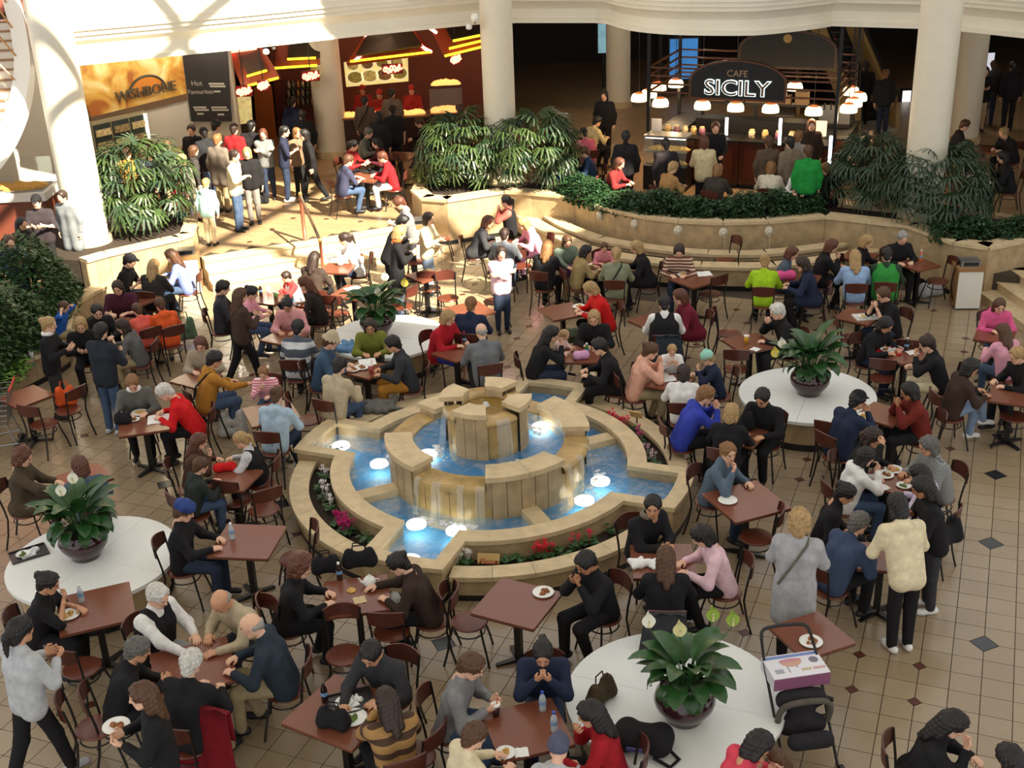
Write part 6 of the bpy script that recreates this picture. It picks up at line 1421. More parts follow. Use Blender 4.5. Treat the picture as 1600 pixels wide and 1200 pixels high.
# ------------------------------------------------------------------ empty chairs (seat pixel, heading of the sitter)
def CHX(px, py, a, label): w = P(px, py, 0.45); chair(w[0], w[1], a, label)
for px, py, a, l in ((733, 970, 95, 'empty cafe chair left of the bare table below the fountain'), (1182, 838, 285, 'empty cafe chair right of the table with one round plate'), (128, 1042, 20, 'empty cafe chair at the near side of the table by the left island'),
    (150, 1135, 70, 'empty cafe chair behind the bowl carrier at bottom left'), (462, 872, 255, 'empty cafe chair between table and left side of the fountain'), (538, 1022, 175, 'empty cafe chair behind the charcoal sweater at bottom'), (612, 985, 5, 'empty cafe chair holding a white bag below the teapot table'),
    (648, 1180, 300, 'empty cafe chair at bottom edge left of cream sweater'), (372, 780, 20, 'empty cafe chair at the near side of the red pouch table'), (412, 795, 330, 'second empty cafe chair near the red pouch table'),
    (68, 662, 20, 'empty cafe chair beside the left edge table'), (107, 640, 300, 'cafe chair with an orange bag near the left edge'), (482, 655, 80, 'empty cafe chair touching the left corner of the fountain'),
    (1330, 528, 95, 'empty cafe chair behind the right lily'), (1150, 575, 12, 'empty cafe chair left of the right island'), (1140, 520, 100, 'empty cafe chair by the yellow cup table'), (1133, 405, 250, 'empty cafe chair behind the papers table'), (1110, 458, 330, 'empty cafe chair in front of the papers table'),
    (1465, 438, 265, 'empty cafe chair beside the right white bin'), (1378, 590, 20, 'empty cafe chair in front of the red tray table'), (1300, 690, 30, 'empty cafe chair beside the navy jacket'), (1420, 560, 20, 'empty cafe chair at far side of the dark rust sweater'),
    (528, 488, 15, 'empty red cafe chair left of the middle lily'), (650, 408, 180, 'empty sunlit cafe chair behind the bare sunlit table'), (672, 450, 5, 'empty sunlit cafe chair before the bare sunlit table'), (700, 465, 170, 'empty sunlit cafe chair behind the middle island'),
    (772, 470, 265, 'empty cafe chair right of the navy sweater'), (505, 480, 10, 'empty cafe chair with a blue cup underneath'), (815, 415, 20, 'empty cafe chair below the pink hooded top'), (690, 372, 90, 'empty cafe chair beside the planter wall'), (628, 478, 300, 'empty cafe chair behind the middle lily'),
    
    (1585, 650, 300, 'empty cafe chair under the right edge table')):
    CHX(px, py, a, l)
# ------------------------------------------------------------------ table-top things
M_CHINA = mat('white_china', (238, 238, 234), 0.25); M_TRAY = mat('dark_tray', (44, 42, 42), 0.35); M_PAPER = mat('white_paper', (240, 240, 238), 0.7); M_PET = mat('clear_plastic', (210, 224, 232), 0.08, alpha=0.55); M_BCAP = mat('blue_cap', (50, 80, 180), 0.4)
FOODS = [mat('food_brown', (150, 92, 44), 0.6, noise=0.4, nscale=40), mat('food_green', (96, 120, 50), 0.6, noise=0.5, nscale=40), mat('food_gold', (206, 160, 80), 0.6, noise=0.4, nscale=40)]
def lump(n, r, h, seed):
    rnd = random.Random(seed); mb = MB()
    for k in range(n):
        a = rnd.uniform(0, 6.28); q = r * math.sqrt(rnd.random()) * 0.8; s = rnd.uniform(0.3, 0.55) * r
        mb.lathe([(0, h), (s * 0.6, h * 0.75), (s, h * 0.2), (s * 0.9, 0)], 7, (q * math.cos(a), q * math.sin(a), 0.0))
    return mb
_cnt = [0]
def at(px, py, z): w = P(px, py, z); return (w[0], w[1], z)
def plate(px, py, label, r=0.115, food=0, z=0.74):
    o = empty('plate', at(px, py, z)); tag(o, label, 'plate', 'plates of food'); _cnt[0] += 1
    p = MB(); p.lathe([(0, 0.004), (r * 0.62, 0.004), (r, 0.018), (r * 0.98, 0.022), (r * 0.6, 0.010), (0, 0.010)], 22); p.build('dish', M_CHINA, o, True)
    if food is not None: f = lump(6, r * 0.55, 0.03, _cnt[0]); f.v = [(x, y, q + 0.010) for x, y, q in f.v]; f.build('food', FOODS[food], o, True)
def tray(px, py, rz, label, z=0.74, col=None, w=0.36, d=0.26):
    o = empty('tray', at(px, py, z), rz); tag(o, label, 'tray', 'food trays'); m = col or M_TRAY; t = MB(); t.box(-w / 2, w / 2, -d / 2, d / 2, 0, 0.008)
    for b in ((-w / 2, w / 2, -d / 2, -d / 2 + 0.012), (-w / 2, w / 2, d / 2 - 0.012, d / 2), (-w / 2, -w / 2 + 0.012, -d / 2 + 0.012, d / 2 - 0.012), (w / 2 - 0.012, w / 2, -d / 2 + 0.012, d / 2 - 0.012)): t.box(*b, 0.008, 0.024)
    t.build('tray_base', m, o)
    n = MB(); n.box(-0.10, 0.06, -0.08, 0.09, 0.009, 0.011); n.build('paper_liner', M_PAPER, o).rotation_euler = (0, 0, 0.2)
    p = MB(); p.lathe([(0, 0), (0.05, 0), (0.085, 0.02), (0.08, 0.02), (0.045, 0.006), (0, 0.006)], 16, (-0.06, 0.0, 0.012)); p.build('dish', M_CHINA, o, True)
    _cnt[0] += 1; f = lump(5, 0.05, 0.03, _cnt[0]); f.v = [(x - 0.06, y, q + 0.018) for x, y, q in f.v]; f.build('food', FOODS[_cnt[0] % 3], o, True)
    c = lump(6, 0.05, 0.045, _cnt[0] + 50); c.v = [(x + 0.08, y + 0.02, q + 0.009) for x, y, q in c.v]; c.build('wrapper', M_PAPER, o)
def bottle(px, py, label, cap=None, body=None, z=0.74, h=0.21):
    o = empty('bottle', at(px, py, z)); tag(o, label, 'bottle', 'drink bottles'); s = h / 0.21
    b = MB(); b.lathe([(0, 0), (0.031, 0), (0.033, 0.02), (0.03, 0.07), (0.033, 0.12), (0.028, 0.15), (0.014, 0.182), (0.013, 0.195)], 14); b.v = [(x, y, q * s) for x, y, q in b.v]; b.build('bottle_body', body or M_PET, o, True)
    c = MB(); c.lathe([(0.0155, 0.190), (0.0155, 0.212), (0, 0.212)], 12); c.v = [(x, y, q * s) for x, y, q in c.v]; c.build('cap', cap or M_BCAP, o)
    l = MB(); l.lathe([(0.0335, 0.075), (0.0335, 0.115)], 14); l.v = [(x, y, q * s) for x, y, q in l.v]; l.build('bottle_label', mat('bottle_label', (120, 160, 200), 0.5), o, True)
def cup(px, py, label, m=None, z=0.74, lid=True):
    o = empty('cup', at(px, py, z)); tag(o, label, 'cup', 'drinks in cups'); b = MB(); b.lathe([(0, 0), (0.03, 0), (0.042, 0.12), (0.039, 0.12), (0.028, 0.006)], 14); b.build('cup_body', m or M_CHINA, o, True)
    if lid: l = MB(); l.lathe([(0.045, 0.118), (0.045, 0.128), (0.03, 0.132), (0, 0.132)], 14); l.build('lid', M_CHINA, o); s = MB(); s.tube([(0.01, 0, 0.13), (0.025, 0.0, 0.21)], 0.004, 5); s.build('straw', mat('red_straw', (200, 60, 50), 0.5), o)
def napkin(px, py, rz, label, z=0.74, w=0.13, m=None):
    o = empty('napkin', at(px, py, z), rz); tag(o, label, 'napkin', 'paper napkins'); mb = MB(); n = 5; v = []
    for i in range(n):
        for j in range(n): v.append(((i / (n - 1) - 0.5) * w, (j / (n - 1) - 0.5) * w, 0.002 + 0.006 * abs(math.sin(i * 1.7 + j * 2.3))))
    f = [(i * n + j, (i + 1) * n + j, (i + 1) * n + j + 1, i * n + j + 1) for i in range(n - 1) for j in range(n - 1)]
    k = len(v); v += [(x, y, z_ - 0.002) for x, y, z_ in v]; f += [tuple(q + k for q in t[::-1]) for t in f]; mb.add(v, f); mb.build('sheet', m or M_PAPER, o)
def bag(px, py, z, rz, size, m, label, handles=True, name='bag', cat='bag'):
    o = empty(name, at(px, py, z), rz); tag(o, label, cat); sx, sy, sz = size
    pr = []
    for i in (-1, 1):
        for q in (-1, 1): pr.append(seg((i * sx * 0.38, q * sy * 0.25, sy * 0.45), sy * 0.45, (i * sx * 0.33, q * sy * 0.1, sz - sy * 0.35), sy * 0.34))
    pr += [seg((-sx * 0.35, 0, sy * 0.45), sy * 0.5, (sx * 0.35, 0, sy * 0.45), sy * 0.5), seg((-sx * 0.3, 0, sz * 0.55), sy * 0.42, (sx * 0.3, 0, sz * 0.55), sy * 0.42)]
    V, Q = sdf(pr, 0.025, 0.04); V[:, 2] = np.maximum(V[:, 2], 0); link('bag_body', np_mesh('bag_body', V, Q, [m]), o)
    if handles:
        for q in (-1, 1): h = MB(); h.tube([(-sx * 0.22, q * sy * 0.15, sz * 0.93), (-sx * 0.18, q * sy * 0.2, sz * 1.25), (sx * 0.18, q * sy * 0.2, sz * 1.25), (sx * 0.22, q * sy * 0.15, sz * 0.93)], 0.008, 5); h.build('handle', m, o, True)
    return o
def heap(px, py, z, rz, size, m, label, name='jacket', cat='jacket', seed=1):
    rnd = random.Random(seed); o = empty(name, at(px, py, z), rz); tag(o, label, cat); sx, sy, sz = size; pr = []
    for k in range(9):
        x, y = rnd.uniform(-0.38, 0.38) * sx, rnd.uniform(-0.36, 0.36) * sy; a = rnd.uniform(0, 3.1); L = rnd.uniform(0.1, 0.22) * sx; r = sz * rnd.uniform(0.28, 0.45)
        pr.append(seg((x - L * math.cos(a), y - L * math.sin(a), r * 0.7), r, (x + L * math.cos(a), y + L * math.sin(a), r * rnd.uniform(0.6, 1.3)), r * 0.8))
    pr.append(seg((-0.1 * sx, 0, sz * 0.4), sz * 0.5, (0.12 * sx, 0, sz * 0.45), sz * 0.45))
    V, Q = sdf(pr, 0.018, 0.03); V[:, 2] = np.maximum(V[:, 2], 0); link('folded_cloth', np_mesh('folded_cloth', V, Q, [m]), o)
    pr = [seg((0.1 * sx, -0.3 * sy, sz * 0.3), sz * 0.2, (0.55 * sx, -0.45 * sy, sz * 0.12), sz * 0.14)]; V, Q = sdf(pr, 0.014, 0.02); V[:, 2] = np.maximum(V[:, 2], 0); link('sleeve', np_mesh('sleeve', V, Q, [m]), o)
BLK = cloth('black')
plate(849, 927, 'white plate with leftovers and fork on the bare table below fountain'); plate(1137, 783, 'bare white plate on the table right of the fountain', food=None); plate(1267, 1004, 'white plate of scraps on the small lower right table')
plate(1382, 743, 'white plate of food, leftmost on the crowded far right table', food=0); plate(1396, 735, 'white plate of noodles, rearmost on the crowded far right table', food=2); plate(1412, 760, 'bowl of green soup on the crowded far right table', food=1, r=0.09)
plate(1068, 430, 'plate with a pastry on the papers table', food=2); plate(905, 480, 'plate in front of the bright red sweater', food=2); plate(552, 1123, 'oval plate of salad on the loaded bottom table', food=1, r=0.13); plate(790, 1178, 'small plate with crust at the bottom edge table', food=2, r=0.09)
plate(218, 646, 'white plate of lunch in front of the grey blazer', food=2); plate(210, 657, 'second small plate beside the grey blazer', food=0, r=0.08); plate(1350, 652, 'plate of yellow food in front of the navy jacket', food=2); plate(1400, 546, 'round dish of food beside the red tray', food=0); plate(1033, 588, 'white plate in front of the peach blouse', food=None)
plate(566, 575, 'white plate in front of the olive turtleneck', food=0); plate(552, 578, 'white plate beside the bucket hat', food=0); plate(108, 962, 'black bowl of noodles on the table by the left island', food=2)
tray(548, 1098, 0.3, 'dark tray heaped with burger wrappers at bottom', w=0.42, d=0.32); tray(1352, 496, 0.1, 'tray of white cups and food near the right wall', col=M_CHINA); tray(1390, 549, -0.4, 'bright red plastic tray behind the right island', col=mat('red_tray', (196, 30, 36), 0.4)); tray(45, 866, 0.55, 'dark tray with crumpled napkins on the left white island', z=0.5, w=0.42, d=0.28)
bottle(363, 842, 'clear water bottle alone on the table left of fountain', M_CHINA); bottle(848, 1110, 'blue-capped water bottle, rear one on the bottom edge table'); bottle(866, 1142, 'blue-capped water bottle, nearer one on the bottom edge table'); bottle(128, 940, 'clear water bottle on the table by the left island', M_CHINA); bottle(508, 1096, 'dark cola bottle on the loaded bottom table', M_TRAY, mat('cola', (30, 20, 18), 0.15)); bottle(531, 905, 'clear bottle with dark drink on the teapot table', M_CHINA, mat('dark_drink', (52, 34, 30), 0.15)); bottle(1416, 548, 'dark bottle on the red tray table', M_CHINA, MATS['cola']); bottle(917, 556, 'small green glass bottle behind the fountain', M_CHINA, mat('green_glass', (40, 110, 50), 0.15)); bottle(726, 538, 'red-labelled cola bottle in front of the red cardigan', mat('red_cap', (180, 30, 30), 0.4), MATS['cola']); bottle(1438, 408, 'orange drink bottle below the right-hand column', M_CHINA, mat('orange_drink', (200, 110, 60), 0.2)); bottle(408, 462, 'brown drink bottle on the table below the steps', M_CHINA, MATS['dark_drink'])
cup(1166, 536, 'yellow paper cup near the right lily', mat('yellow_cup', (220, 170, 40), 0.5)); cup(431, 466, 'green paper cup on the table below the steps', mat('green_cup', (110, 150, 80), 0.5)); cup(420, 458, 'white cup on the table below the steps'); cup(566, 412, 'white cup on the sunlit step table'); cup(775, 1118, 'dark cola cup with orange carton at bottom', mat('cola_cup', (60, 30, 30), 0.4)); cup(580, 582, 'red soft drink cup in front of the middle island', mat('red_cup', (190, 90, 90), 0.4)); cup(50, 560, 'white cup and saucer on the hedge wall', z=0.5, lid=False)
napkin(562, 938, 0.3, 'square beige napkin on the teapot table', m=mat('beige_paper', (206, 184, 140), 0.7)); napkin(1180, 546, 0.8, 'folded white napkin near the yellow cup'); napkin(1100, 428, 0.1, 'white papers spread on the papers table', w=0.26); napkin(1012, 512, 0.4, 'white folded paper in mid court'); napkin(1425, 551, 0.2, 'white napkin on the red tray table', w=0.16); napkin(248, 655, 0.2, 'open white newspaper under the bright red jacket', w=0.3); napkin(815, 1176, 0.1, 'white receipt at the bottom edge table', w=0.12); napkin(1380, 762, 0.5, 'white napkin on the crowded far right table'); napkin(553, 452, 0.6, 'crumpled white wrapper on the sunlit table', w=0.28); napkin(574, 566, 0.2, 'spread white paper in front of the middle island', w=0.26); napkin(905, 487, 0.2, 'crumpled napkin beside the bright red sweater'); napkin(520, 404, 0.5, 'bright white wrappers in the sun at the steps', w=0.22); napkin(1045, 592, 0.2, 'white paper beside the white cardigan', w=0.2)
plate(182, 1136, 'bowl of fried food carried at bottom left', r=0.12, food=0, z=1.10)
def teapot():
    o = empty('teapot', at(578, 915, 0.74)); tag(o, 'small white teapot on the table in front of fountain', 'teapot')
    b = MB(); b.lathe([(0, 0), (0.05, 0), (0.07, 0.04), (0.065, 0.08), (0.04, 0.105), (0, 0.108)], 16); b.build('pot_body', M_CHINA, o, True)
    b = MB(); b.lathe([(0.042, 0.104), (0.03, 0.118), (0.012, 0.122), (0.014, 0.136), (0, 0.14)], 12); b.build('lid', M_CHINA, o, True)
    b = MB(); b.tube([(-0.06, 0, 0.04), (-0.095, 0, 0.06), (-0.115, 0, 0.1)], [0.016, 0.011, 0.008], 6); b.build('spout', M_CHINA, o, True)
    b = MB(); b.tube([(0.06, 0, 0.08), (0.10, 0, 0.085), (0.105, 0, 0.05), (0.065, 0, 0.03)], 0.007, 6); b.build('handle', M_CHINA, o, True)
    d = empty('biscuit', at(549, 923, 0.74)); tag(d, 'round golden biscuit on the teapot table', 'biscuit'); b = MB(); b.lathe([(0, 0.016), (0.045, 0.014), (0.055, 0.005), (0.05, 0)], 14); b.build('biscuit_disc', FOODS[2], d, True)
teapot()
bag(510, 893, 0.74, 0.2, (0.26, 0.14, 0.2), BLK, 'small black bag, left one on the teapot table'); bag(563, 884, 0.74, 0.1, (0.34, 0.14, 0.22), BLK, 'wide black bag, right one behind the teapot table')
bag(522, 1135, 0.74, -0.3, (0.26, 0.13, 0.2), BLK, 'black handbag on the loaded bottom table'); heap(1008, 884, 0.74, 0.2, (0.34, 0.24, 0.09), M_PAPER, 'crumpled white carrier bag on the table right of fountain', 'bag', 'bag', 8); bag(1175, 668, 0.74, 0.8, (0.2, 0.12, 0.26), BLK, 'upright black bag on the table by the right island')
bag(1226, 436, 0.74, 0.1, (0.3, 0.16, 0.12), cloth('hotpink'), 'bright pink bag by the curved bench', False); bag(352, 735, 0.74, 0.2, (0.26, 0.1, 0.1), cloth('brightred'), 'red zip pouch on the children table left of fountain', False); bag(193, 661, 0.74, 0.1, (0.16, 0.12, 0.16), BLK, 'black bag on the newspaper table')
bag(366, 680, 0.0, 0.1, (0.36, 0.18, 0.42), cloth((196, 196, 192)), 'white paper carrier bag standing on the floor'); bag(1452, 462, 0.0, 0.3, (0.4, 0.2, 0.26), cloth((200, 202, 206)), 'white plastic bag under a table by the right bin'); bag(105, 632, 0.45, 0.3, (0.24, 0.14, 0.3), cloth('orange'), 'orange bag on the chair near the left edge'); bag(410, 318, TZ, 0.1, (0.26, 0.12, 0.24), BLK, 'black handbag on the terrace floor')
bag(292, 530, 0.12, 0.4, (0.3, 0.16, 0.4), cloth((96, 122, 96)), 'green and blue shopping bag hanging low beside a chair'); bag(606, 958, 0.46, 0.6, (0.3, 0.14, 0.22), M_PAPER, 'white and black shopping bag on the chair below the teapot', False); bag(498, 478, 0.0, 0, (0.16, 0.12, 0.22), cloth((40, 110, 200)), 'small blue bag on the floor behind the middle lily', False); bag(1270, 455, 0.05, 0.2, (0.24, 0.1, 0.34), cloth((110, 140, 190)), 'pale blue bag hanging by the navy coat', False); bag(900, 452, 0.25, 0, (0.3, 0.2, 0.5), cloth((96, 52, 90)), 'purple coat bundled on a chair by the family', False); bag(908, 560, 0.74, 0.2, (0.18, 0.12, 0.1), cloth((214, 160, 200)), 'small lilac bundle on the table behind the fountain', False)
bag(1478, 850, 0.8, 0.6, (0.34, 0.16, 0.3), BLK, 'large black shoulder bag of the standing black top', True); 
def backpack():
    o = bag(1005, 1168, 0.5, -0.3, (0.40, 0.26, 0.19), BLK, 'black backpack lying on the bottom white island', False, 'backpack', 'backpack')
    s = MB(); s.tube([(0.12, -0.17, 0.05), (0.28, -0.22, 0.02), (0.34, -0.1, 0.02), (0.2, 0.0, 0.06)], 0.018, 5); s.build('strap', BLK, o); p = MB(); p.box(-0.12, 0.02, -0.19, -0.17, 0.1, 0.13); p.build('zip_trim', cloth((80, 84, 130)), o)
    b = bag(940, 1095, 0.5, 0.9, (0.3, 0.14, 0.24), cloth((70, 58, 40)), 'open dark bag with frame on the bottom white island', True)
backpack()
heap(543, 546, 0.5, 0.3, (0.5, 0.3, 0.13), cloth((100, 140, 180)), 'pale blue jacket lying on the middle island', seed=3); heap(598, 640, 0.35, 0.35, (0.5, 0.34, 0.17), cloth((104, 102, 98)), 'dark grey jacket heaped on the rear fountain rim', seed=5)
# red jacket hung over a chair back, charcoal coat etc.
def hung(px, py, z, a, w, h, col, label):
    """garment draped over a chair back: two hanging sheets joined over the rail"""
    c = P(px, py, z); o = empty('jacket', (c[0], c[1], z), -math.radians(a)); tag(o, label, 'jacket'); n, m = 9, 8; v = []; f = []
    for side in (0, 1):
        for i in range(m):
            t = i / (m - 1)
            for j in range(n):
                u = j / (n - 1) - 0.5
                v.append((u * w * (1 + 0.35 * t * (1 - side)), (-0.03 - 0.10 * t - 0.02 * math.sin(u * 16)) if side == 0 else (0.02 + 0.02 * t), -h * t * (1 if side == 0 else 0.45) + 0.02 * math.cos(u * 3.1)))
    for side in (0, 1):
        for i in range(m - 1):
            for j in range(n - 1): k = side * n * m + i * n + j; f.append((k, k + 1, k + n + 1, k + n))
    for j in range(n - 1): f.append((j, j + 1, n * m + j + 1, n * m + j))
    me = MB().add(v, f).mesh('drape', cloth(col), True); q = link('drape', me, o); md = q.modifiers.new('thick', 'SOLIDIFY'); md.thickness = 0.012
hung(318, 1106, 0.9, 18, 0.52, 0.78, (120, 18, 30), 'dark red jacket hung over a chair at bottom left')
hung(1040, 960, 0.87, 5, 0.40, 0.4, 'charcoal', 'charcoal coat hung over the chair below the fountain right')
hung(905, 515, 0.86, 190, 0.44, 0.3, (84, 92, 70), 'green coat hung over a chair behind the fountain')
hung(1045, 525, 0.86, 5, 0.38, 0.45, (50, 56, 66), 'slate coat hung over the chair of the black vest')
# ------------------------------------------------------------------ bins, handrail, carts
M_BIN = mat('bin_white', (226, 224, 216), 0.5); M_BINW = mat('bin_oak', (150, 110, 68), 0.5); M_STEEL = mat('steel', (150, 152, 154), 0.3, metal=0.8)
def bin_(px, py, rz, label, h=0.78):
    w = P(px, py, 0.0); o = empty('litter_bin', (w[0], w[1], 0), rz); tag(o, label, 'bin', 'white litter bins')
    MB().box(-0.21, 0.21, -0.21, 0.21, 0.03, h - 0.06).build('carcass', M_BIN, o); MB().box(-0.19, 0.19, -0.19, 0.19, 0, 0.03).build('plinth', M_PLINTH, o); MB().box(-0.23, 0.23, -0.23, 0.23, h - 0.06, h).build('worktop', M_BINW, o)
    for s in (-1, 1): MB().box(s * 0.212 - 0.006, s * 0.212 + 0.006, -0.2, 0.2, 0.04, h - 0.07).build('side_panel', M_BINW, o)
    t = MB(); t.box(-0.17, 0.17, -0.14, 0.14, h, h + 0.10); t.build('hood', M_STEEL, o); MB().box(-0.13, 0.13, -0.145, -0.139, h + 0.02, h + 0.085).build('flap', M_PLINTH, o)
bin_(300, 455, GRID + 0.55, 'white litter bin at the foot of the left steps'); bin_(1506, 478, GRID * 0.2, 'white litter bin against the right planter wall'); bin_(656, 405, GRID + 0.55, 'white litter bin in sun beside the middle planter')
def rail():
    a = P(477, 376, TZ); o = empty('handrail', (a[0], a[1], TZ)); tag(o, 'freestanding wooden handrail with brass caps beside the steps', 'handrail'); mr = mat('rail_wood', (150, 84, 62), 0.4); br = mat('brass_cap', (206, 176, 110), 0.3, metal=0.8)
    e = P(500, 376, 0.9) - a; MB().tube([(0, 0, 0), (0, 0, 0.98)], 0.04, 8).build('post', mr, o, True)
    MB().tube([(0, 0, 0.95), tuple(e)], 0.03, 8).build('rail', mat('rail_dark', (84, 62, 46), 0.4), o, True); MB().tube([tuple(e), (e[0], e[1], -TZ)], 0.03, 8).build('post', mr, o, True)
    MB().lathe([(0, 0.07), (0.035, 0.06), (0.045, 0.0), (0, 0)], 10, (0, 0, 0.97)).build('finial', br, o, True); MB().lathe([(0, 0.05), (0.035, 0.04), (0.045, -0.03), (0, -0.03)], 10, tuple(e)).build('finial', br, o, True)
rail()
def trolley():
    w = P(6, 700, 0); o = empty('shopping_trolley', (w[0] - 0.15, w[1], 0), 0.2); tag(o, 'wire shopping trolley cut by the left edge', 'trolley'); mb = MB()
    for z in np.linspace(0.42, 0.92, 7):
        k = 0.75 + 0.25 * (z - 0.42) / 0.5; mb.tube([(-0.4 * k, -0.26 * k, z), (0.4 * k, -0.26 * k, z), (0.4 * k, 0.26 * k, z), (-0.4 * k, 0.26 * k, z)], 0.006, 4, closed=True)
    for t in np.linspace(-1, 1, 11):
        for s in (-1, 1): mb.tube([(t * 0.3, s * 0.195, 0.42), (t * 0.4, s * 0.26, 0.92)], 0.004, 4)
    for t in np.linspace(-1, 1, 7):
        for s in (-1, 1): mb.tube([(s * 0.3, t * 0.195, 0.42), (s * 0.4, t * 0.26, 0.92)], 0.004, 4)
    mb.build('basket', M_STEEL, o); f = MB(); f.tube([(-0.38, -0.2, 0.1), (0.4, -0.24, 0.14), (0.4, 0.24, 0.14), (-0.38, 0.2, 0.1)], 0.013, 6, closed=True)
    for s in (-1, 1): f.tube([(0.38, s * 0.22, 0.14), (0.3, s * 0.2, 0.42)], 0.012, 5); f.tube([(-0.36, s * 0.18, 0.1), (-0.3, s * 0.2, 0.42)], 0.012, 5)
    f.build('chassis', M_STEEL, o); MB().tube([(0.44, -0.26, 0.98), (0.44, 0.26, 0.98)], 0.018, 7).build('push_bar', mat('red_grip', (180, 40, 34), 0.5), o)
    for x in (-0.36, 0.38):
        for y in (-0.2, 0.2): k = MB(); k.tube([(x, y - 0.015, 0.055), (x, y + 0.015, 0.055)], 0.055, 12); k.build('wheel', M_METAL, o)
trolley()
def stroller():
    w = P(1246, 1182, 0); o = empty('stroller', (w[0], w[1], 0), 0.12); tag(o, 'dark pushchair with tall handle at the bottom edge', 'stroller')
    for s in (-1, 1): MB().tube([(s * 0.25, -0.40, 0.09), (s * 0.25, 0.0, 0.5), (s * 0.26, 0.30, 0.85), (s * 0.24, 0.48, 1.02)], 0.014, 7).build('frame_tube', M_METAL, o, True); MB().tube([(s * 0.24, 0.40, 0.09), (s * 0.24, -0.05, 0.5)], 0.014, 7).build('leg', M_METAL, o, True)
    MB().tube(smooth_line([(-0.24, 0.48, 1.02), (-0.2, 0.55, 1.08), (0.0, 0.57, 1.09), (0.2, 0.55, 1.08), (0.24, 0.48, 1.02)], 3), 0.018, 7).build('handle', M_METAL, o, True)
    V, Q = sdf([seg((-0.15, 0.02, 0.66), 0.09, (0.15, 0.02, 0.66), 0.09), seg((-0.14, -0.05, 0.42), 0.09, (0.14, -0.05, 0.42), 0.09), seg((-0.14, -0.28, 0.42), 0.08, (0.14, -0.28, 0.42), 0.08), seg((0, 0.0, 0.5), 0.12, (0, 0.02, 0.6), 0.12)], 0.025, 0.06); link('seat', np_mesh('seat', V, Q, [cloth((44, 42, 46))]), o)
    h = MB(); h.tube(smooth_line([(-0.24, -0.06, 0.45), (-0.24, -0.10, 0.62), (-0.15, -0.12, 0.72), (0.15, -0.12, 0.72), (0.24, -0.10, 0.62), (0.24, -0.06, 0.45)], 3), 0.03, 7); h.build('hood_rim', cloth((92, 86, 78)), o, True)
    for x in (-0.27, 0.27):
        for y in (-0.4, 0.4): k = MB(); k.tube([(x - 0.02, y, 0.09), (x + 0.02, y, 0.09)], 0.09, 14); k.build('wheel', M_METAL, o)
    b = empty('carton', (w[0] - 0.02, w[1] + 0.22, 0.76), 0.16); tag(b, 'white picture-printed toy carton on the pushchair', 'carton')
    MB().box(-0.27, 0.27, -0.17, 0.17, 0, 0.13).build('carton_body', mat('carton_white', (226, 224, 232), 0.6), b); MB().box(-0.271, 0.271, -0.173, -0.170, 0.0, 0.125).build('mauve_band', mat('mauve', (140, 84, 116), 0.6), b); MB().box(-0.26, 0.26, 0.115, 0.155, 0.13, 0.1315).build('blue_band', mat('carton_blue', (120, 138, 196), 0.6), b)
    g = MB(); g.lathe([(0, 0.132), (0.1, 0.132)], 18, a0=math.pi, a1=2 * math.pi); g.v = [(x * 1.05 - 0.03, y * 0.8 + 0.06, z) for x, y, z in g.v]; g.build('printed_bowl', mat('print_orange', (206, 160, 140), 0.6), b)
    g = MB(); g.lathe([(0, 0.1325), (0.1, 0.1325)], 18); g.v = [(x * 1.1 - 0.03, y * 0.25 + 0.07, z) for x, y, z in g.v]; g.build('printed_rim', mat('print_rose', (200, 140, 150), 0.6), b)
    for x in (-0.09, 0.0): MB().box(x, x + 0.008, -0.10 + (x + 0.09) * 0.6, 0.0, 0.13, 0.1318).build('printed_leg', mat('print_grey', (120, 116, 130), 0.6), b)
    g = MB(); g.lathe([(0, 0.132), (0.045, 0.132)], 14, (0.19, 0.04, 0)); g.build('printed_disc', MATS['print_grey'], b); MB().box(-0.22, -0.14, -0.10, -0.04, 0.13, 0.1318).build('printed_square', mat('print_pale', (160, 164, 176), 0.6), b)
    for i in range(9): MB().box(0.03 + i * 0.024 + (0.015 if i > 3 else 0), 0.047 + i * 0.024 + (0.015 if i > 3 else 0), -0.10, -0.065, 0.13, 0.1318).build('printed_mark', mat('print_mark_%d' % (i > 3), (200, 150, 150) if i > 3 else (190, 170, 120), 0.6), b)
stroller()
# ------------------------------------------------------------------ shops under the gallery
def onplane(px, py, A, B):
    d = FW * CAM_F + (px - 800) * RT - (py - 600) * UP; n = np.array([B[1] - A[1], -(B[0] - A[0])]); t = (n @ np.array(A)) / (n @ d[:2]); return np.array([d[0] * t, d[1] * t, CAM_H + d[2] * t])
def vquad(name, corners, th, m, parent):
    """upright slab through four corner points (lb, rb, rt, lt), thickness away from the viewer"""
    c = [np.array(q, float) for q in corners]; n = np.cross(c[1] - c[0], c[3] - c[0]); n /= np.linalg.norm(n)
    if n[1] < 0: n = -n
    v = [tuple(q) for q in c] + [tuple(q + n * th) for q in c]
    return MB().add(v, [(0, 1, 2, 3), (7, 6, 5, 4), (0, 4, 5, 1), (1, 5, 6, 2), (2, 6, 7, 3), (3, 7, 4, 0)]).build(name, m, parent)
def lamp_point(loc, energy, col=(1.0, 0.78, 0.5), r=0.08):
    d = bpy.data.lights.new('shop_light', 'POINT'); d.energy = energy; d.color = col; d.shadow_soft_size = r; o = bpy.data.objects.new('shop_light', d); COL.objects.link(o); o.location = loc; return o
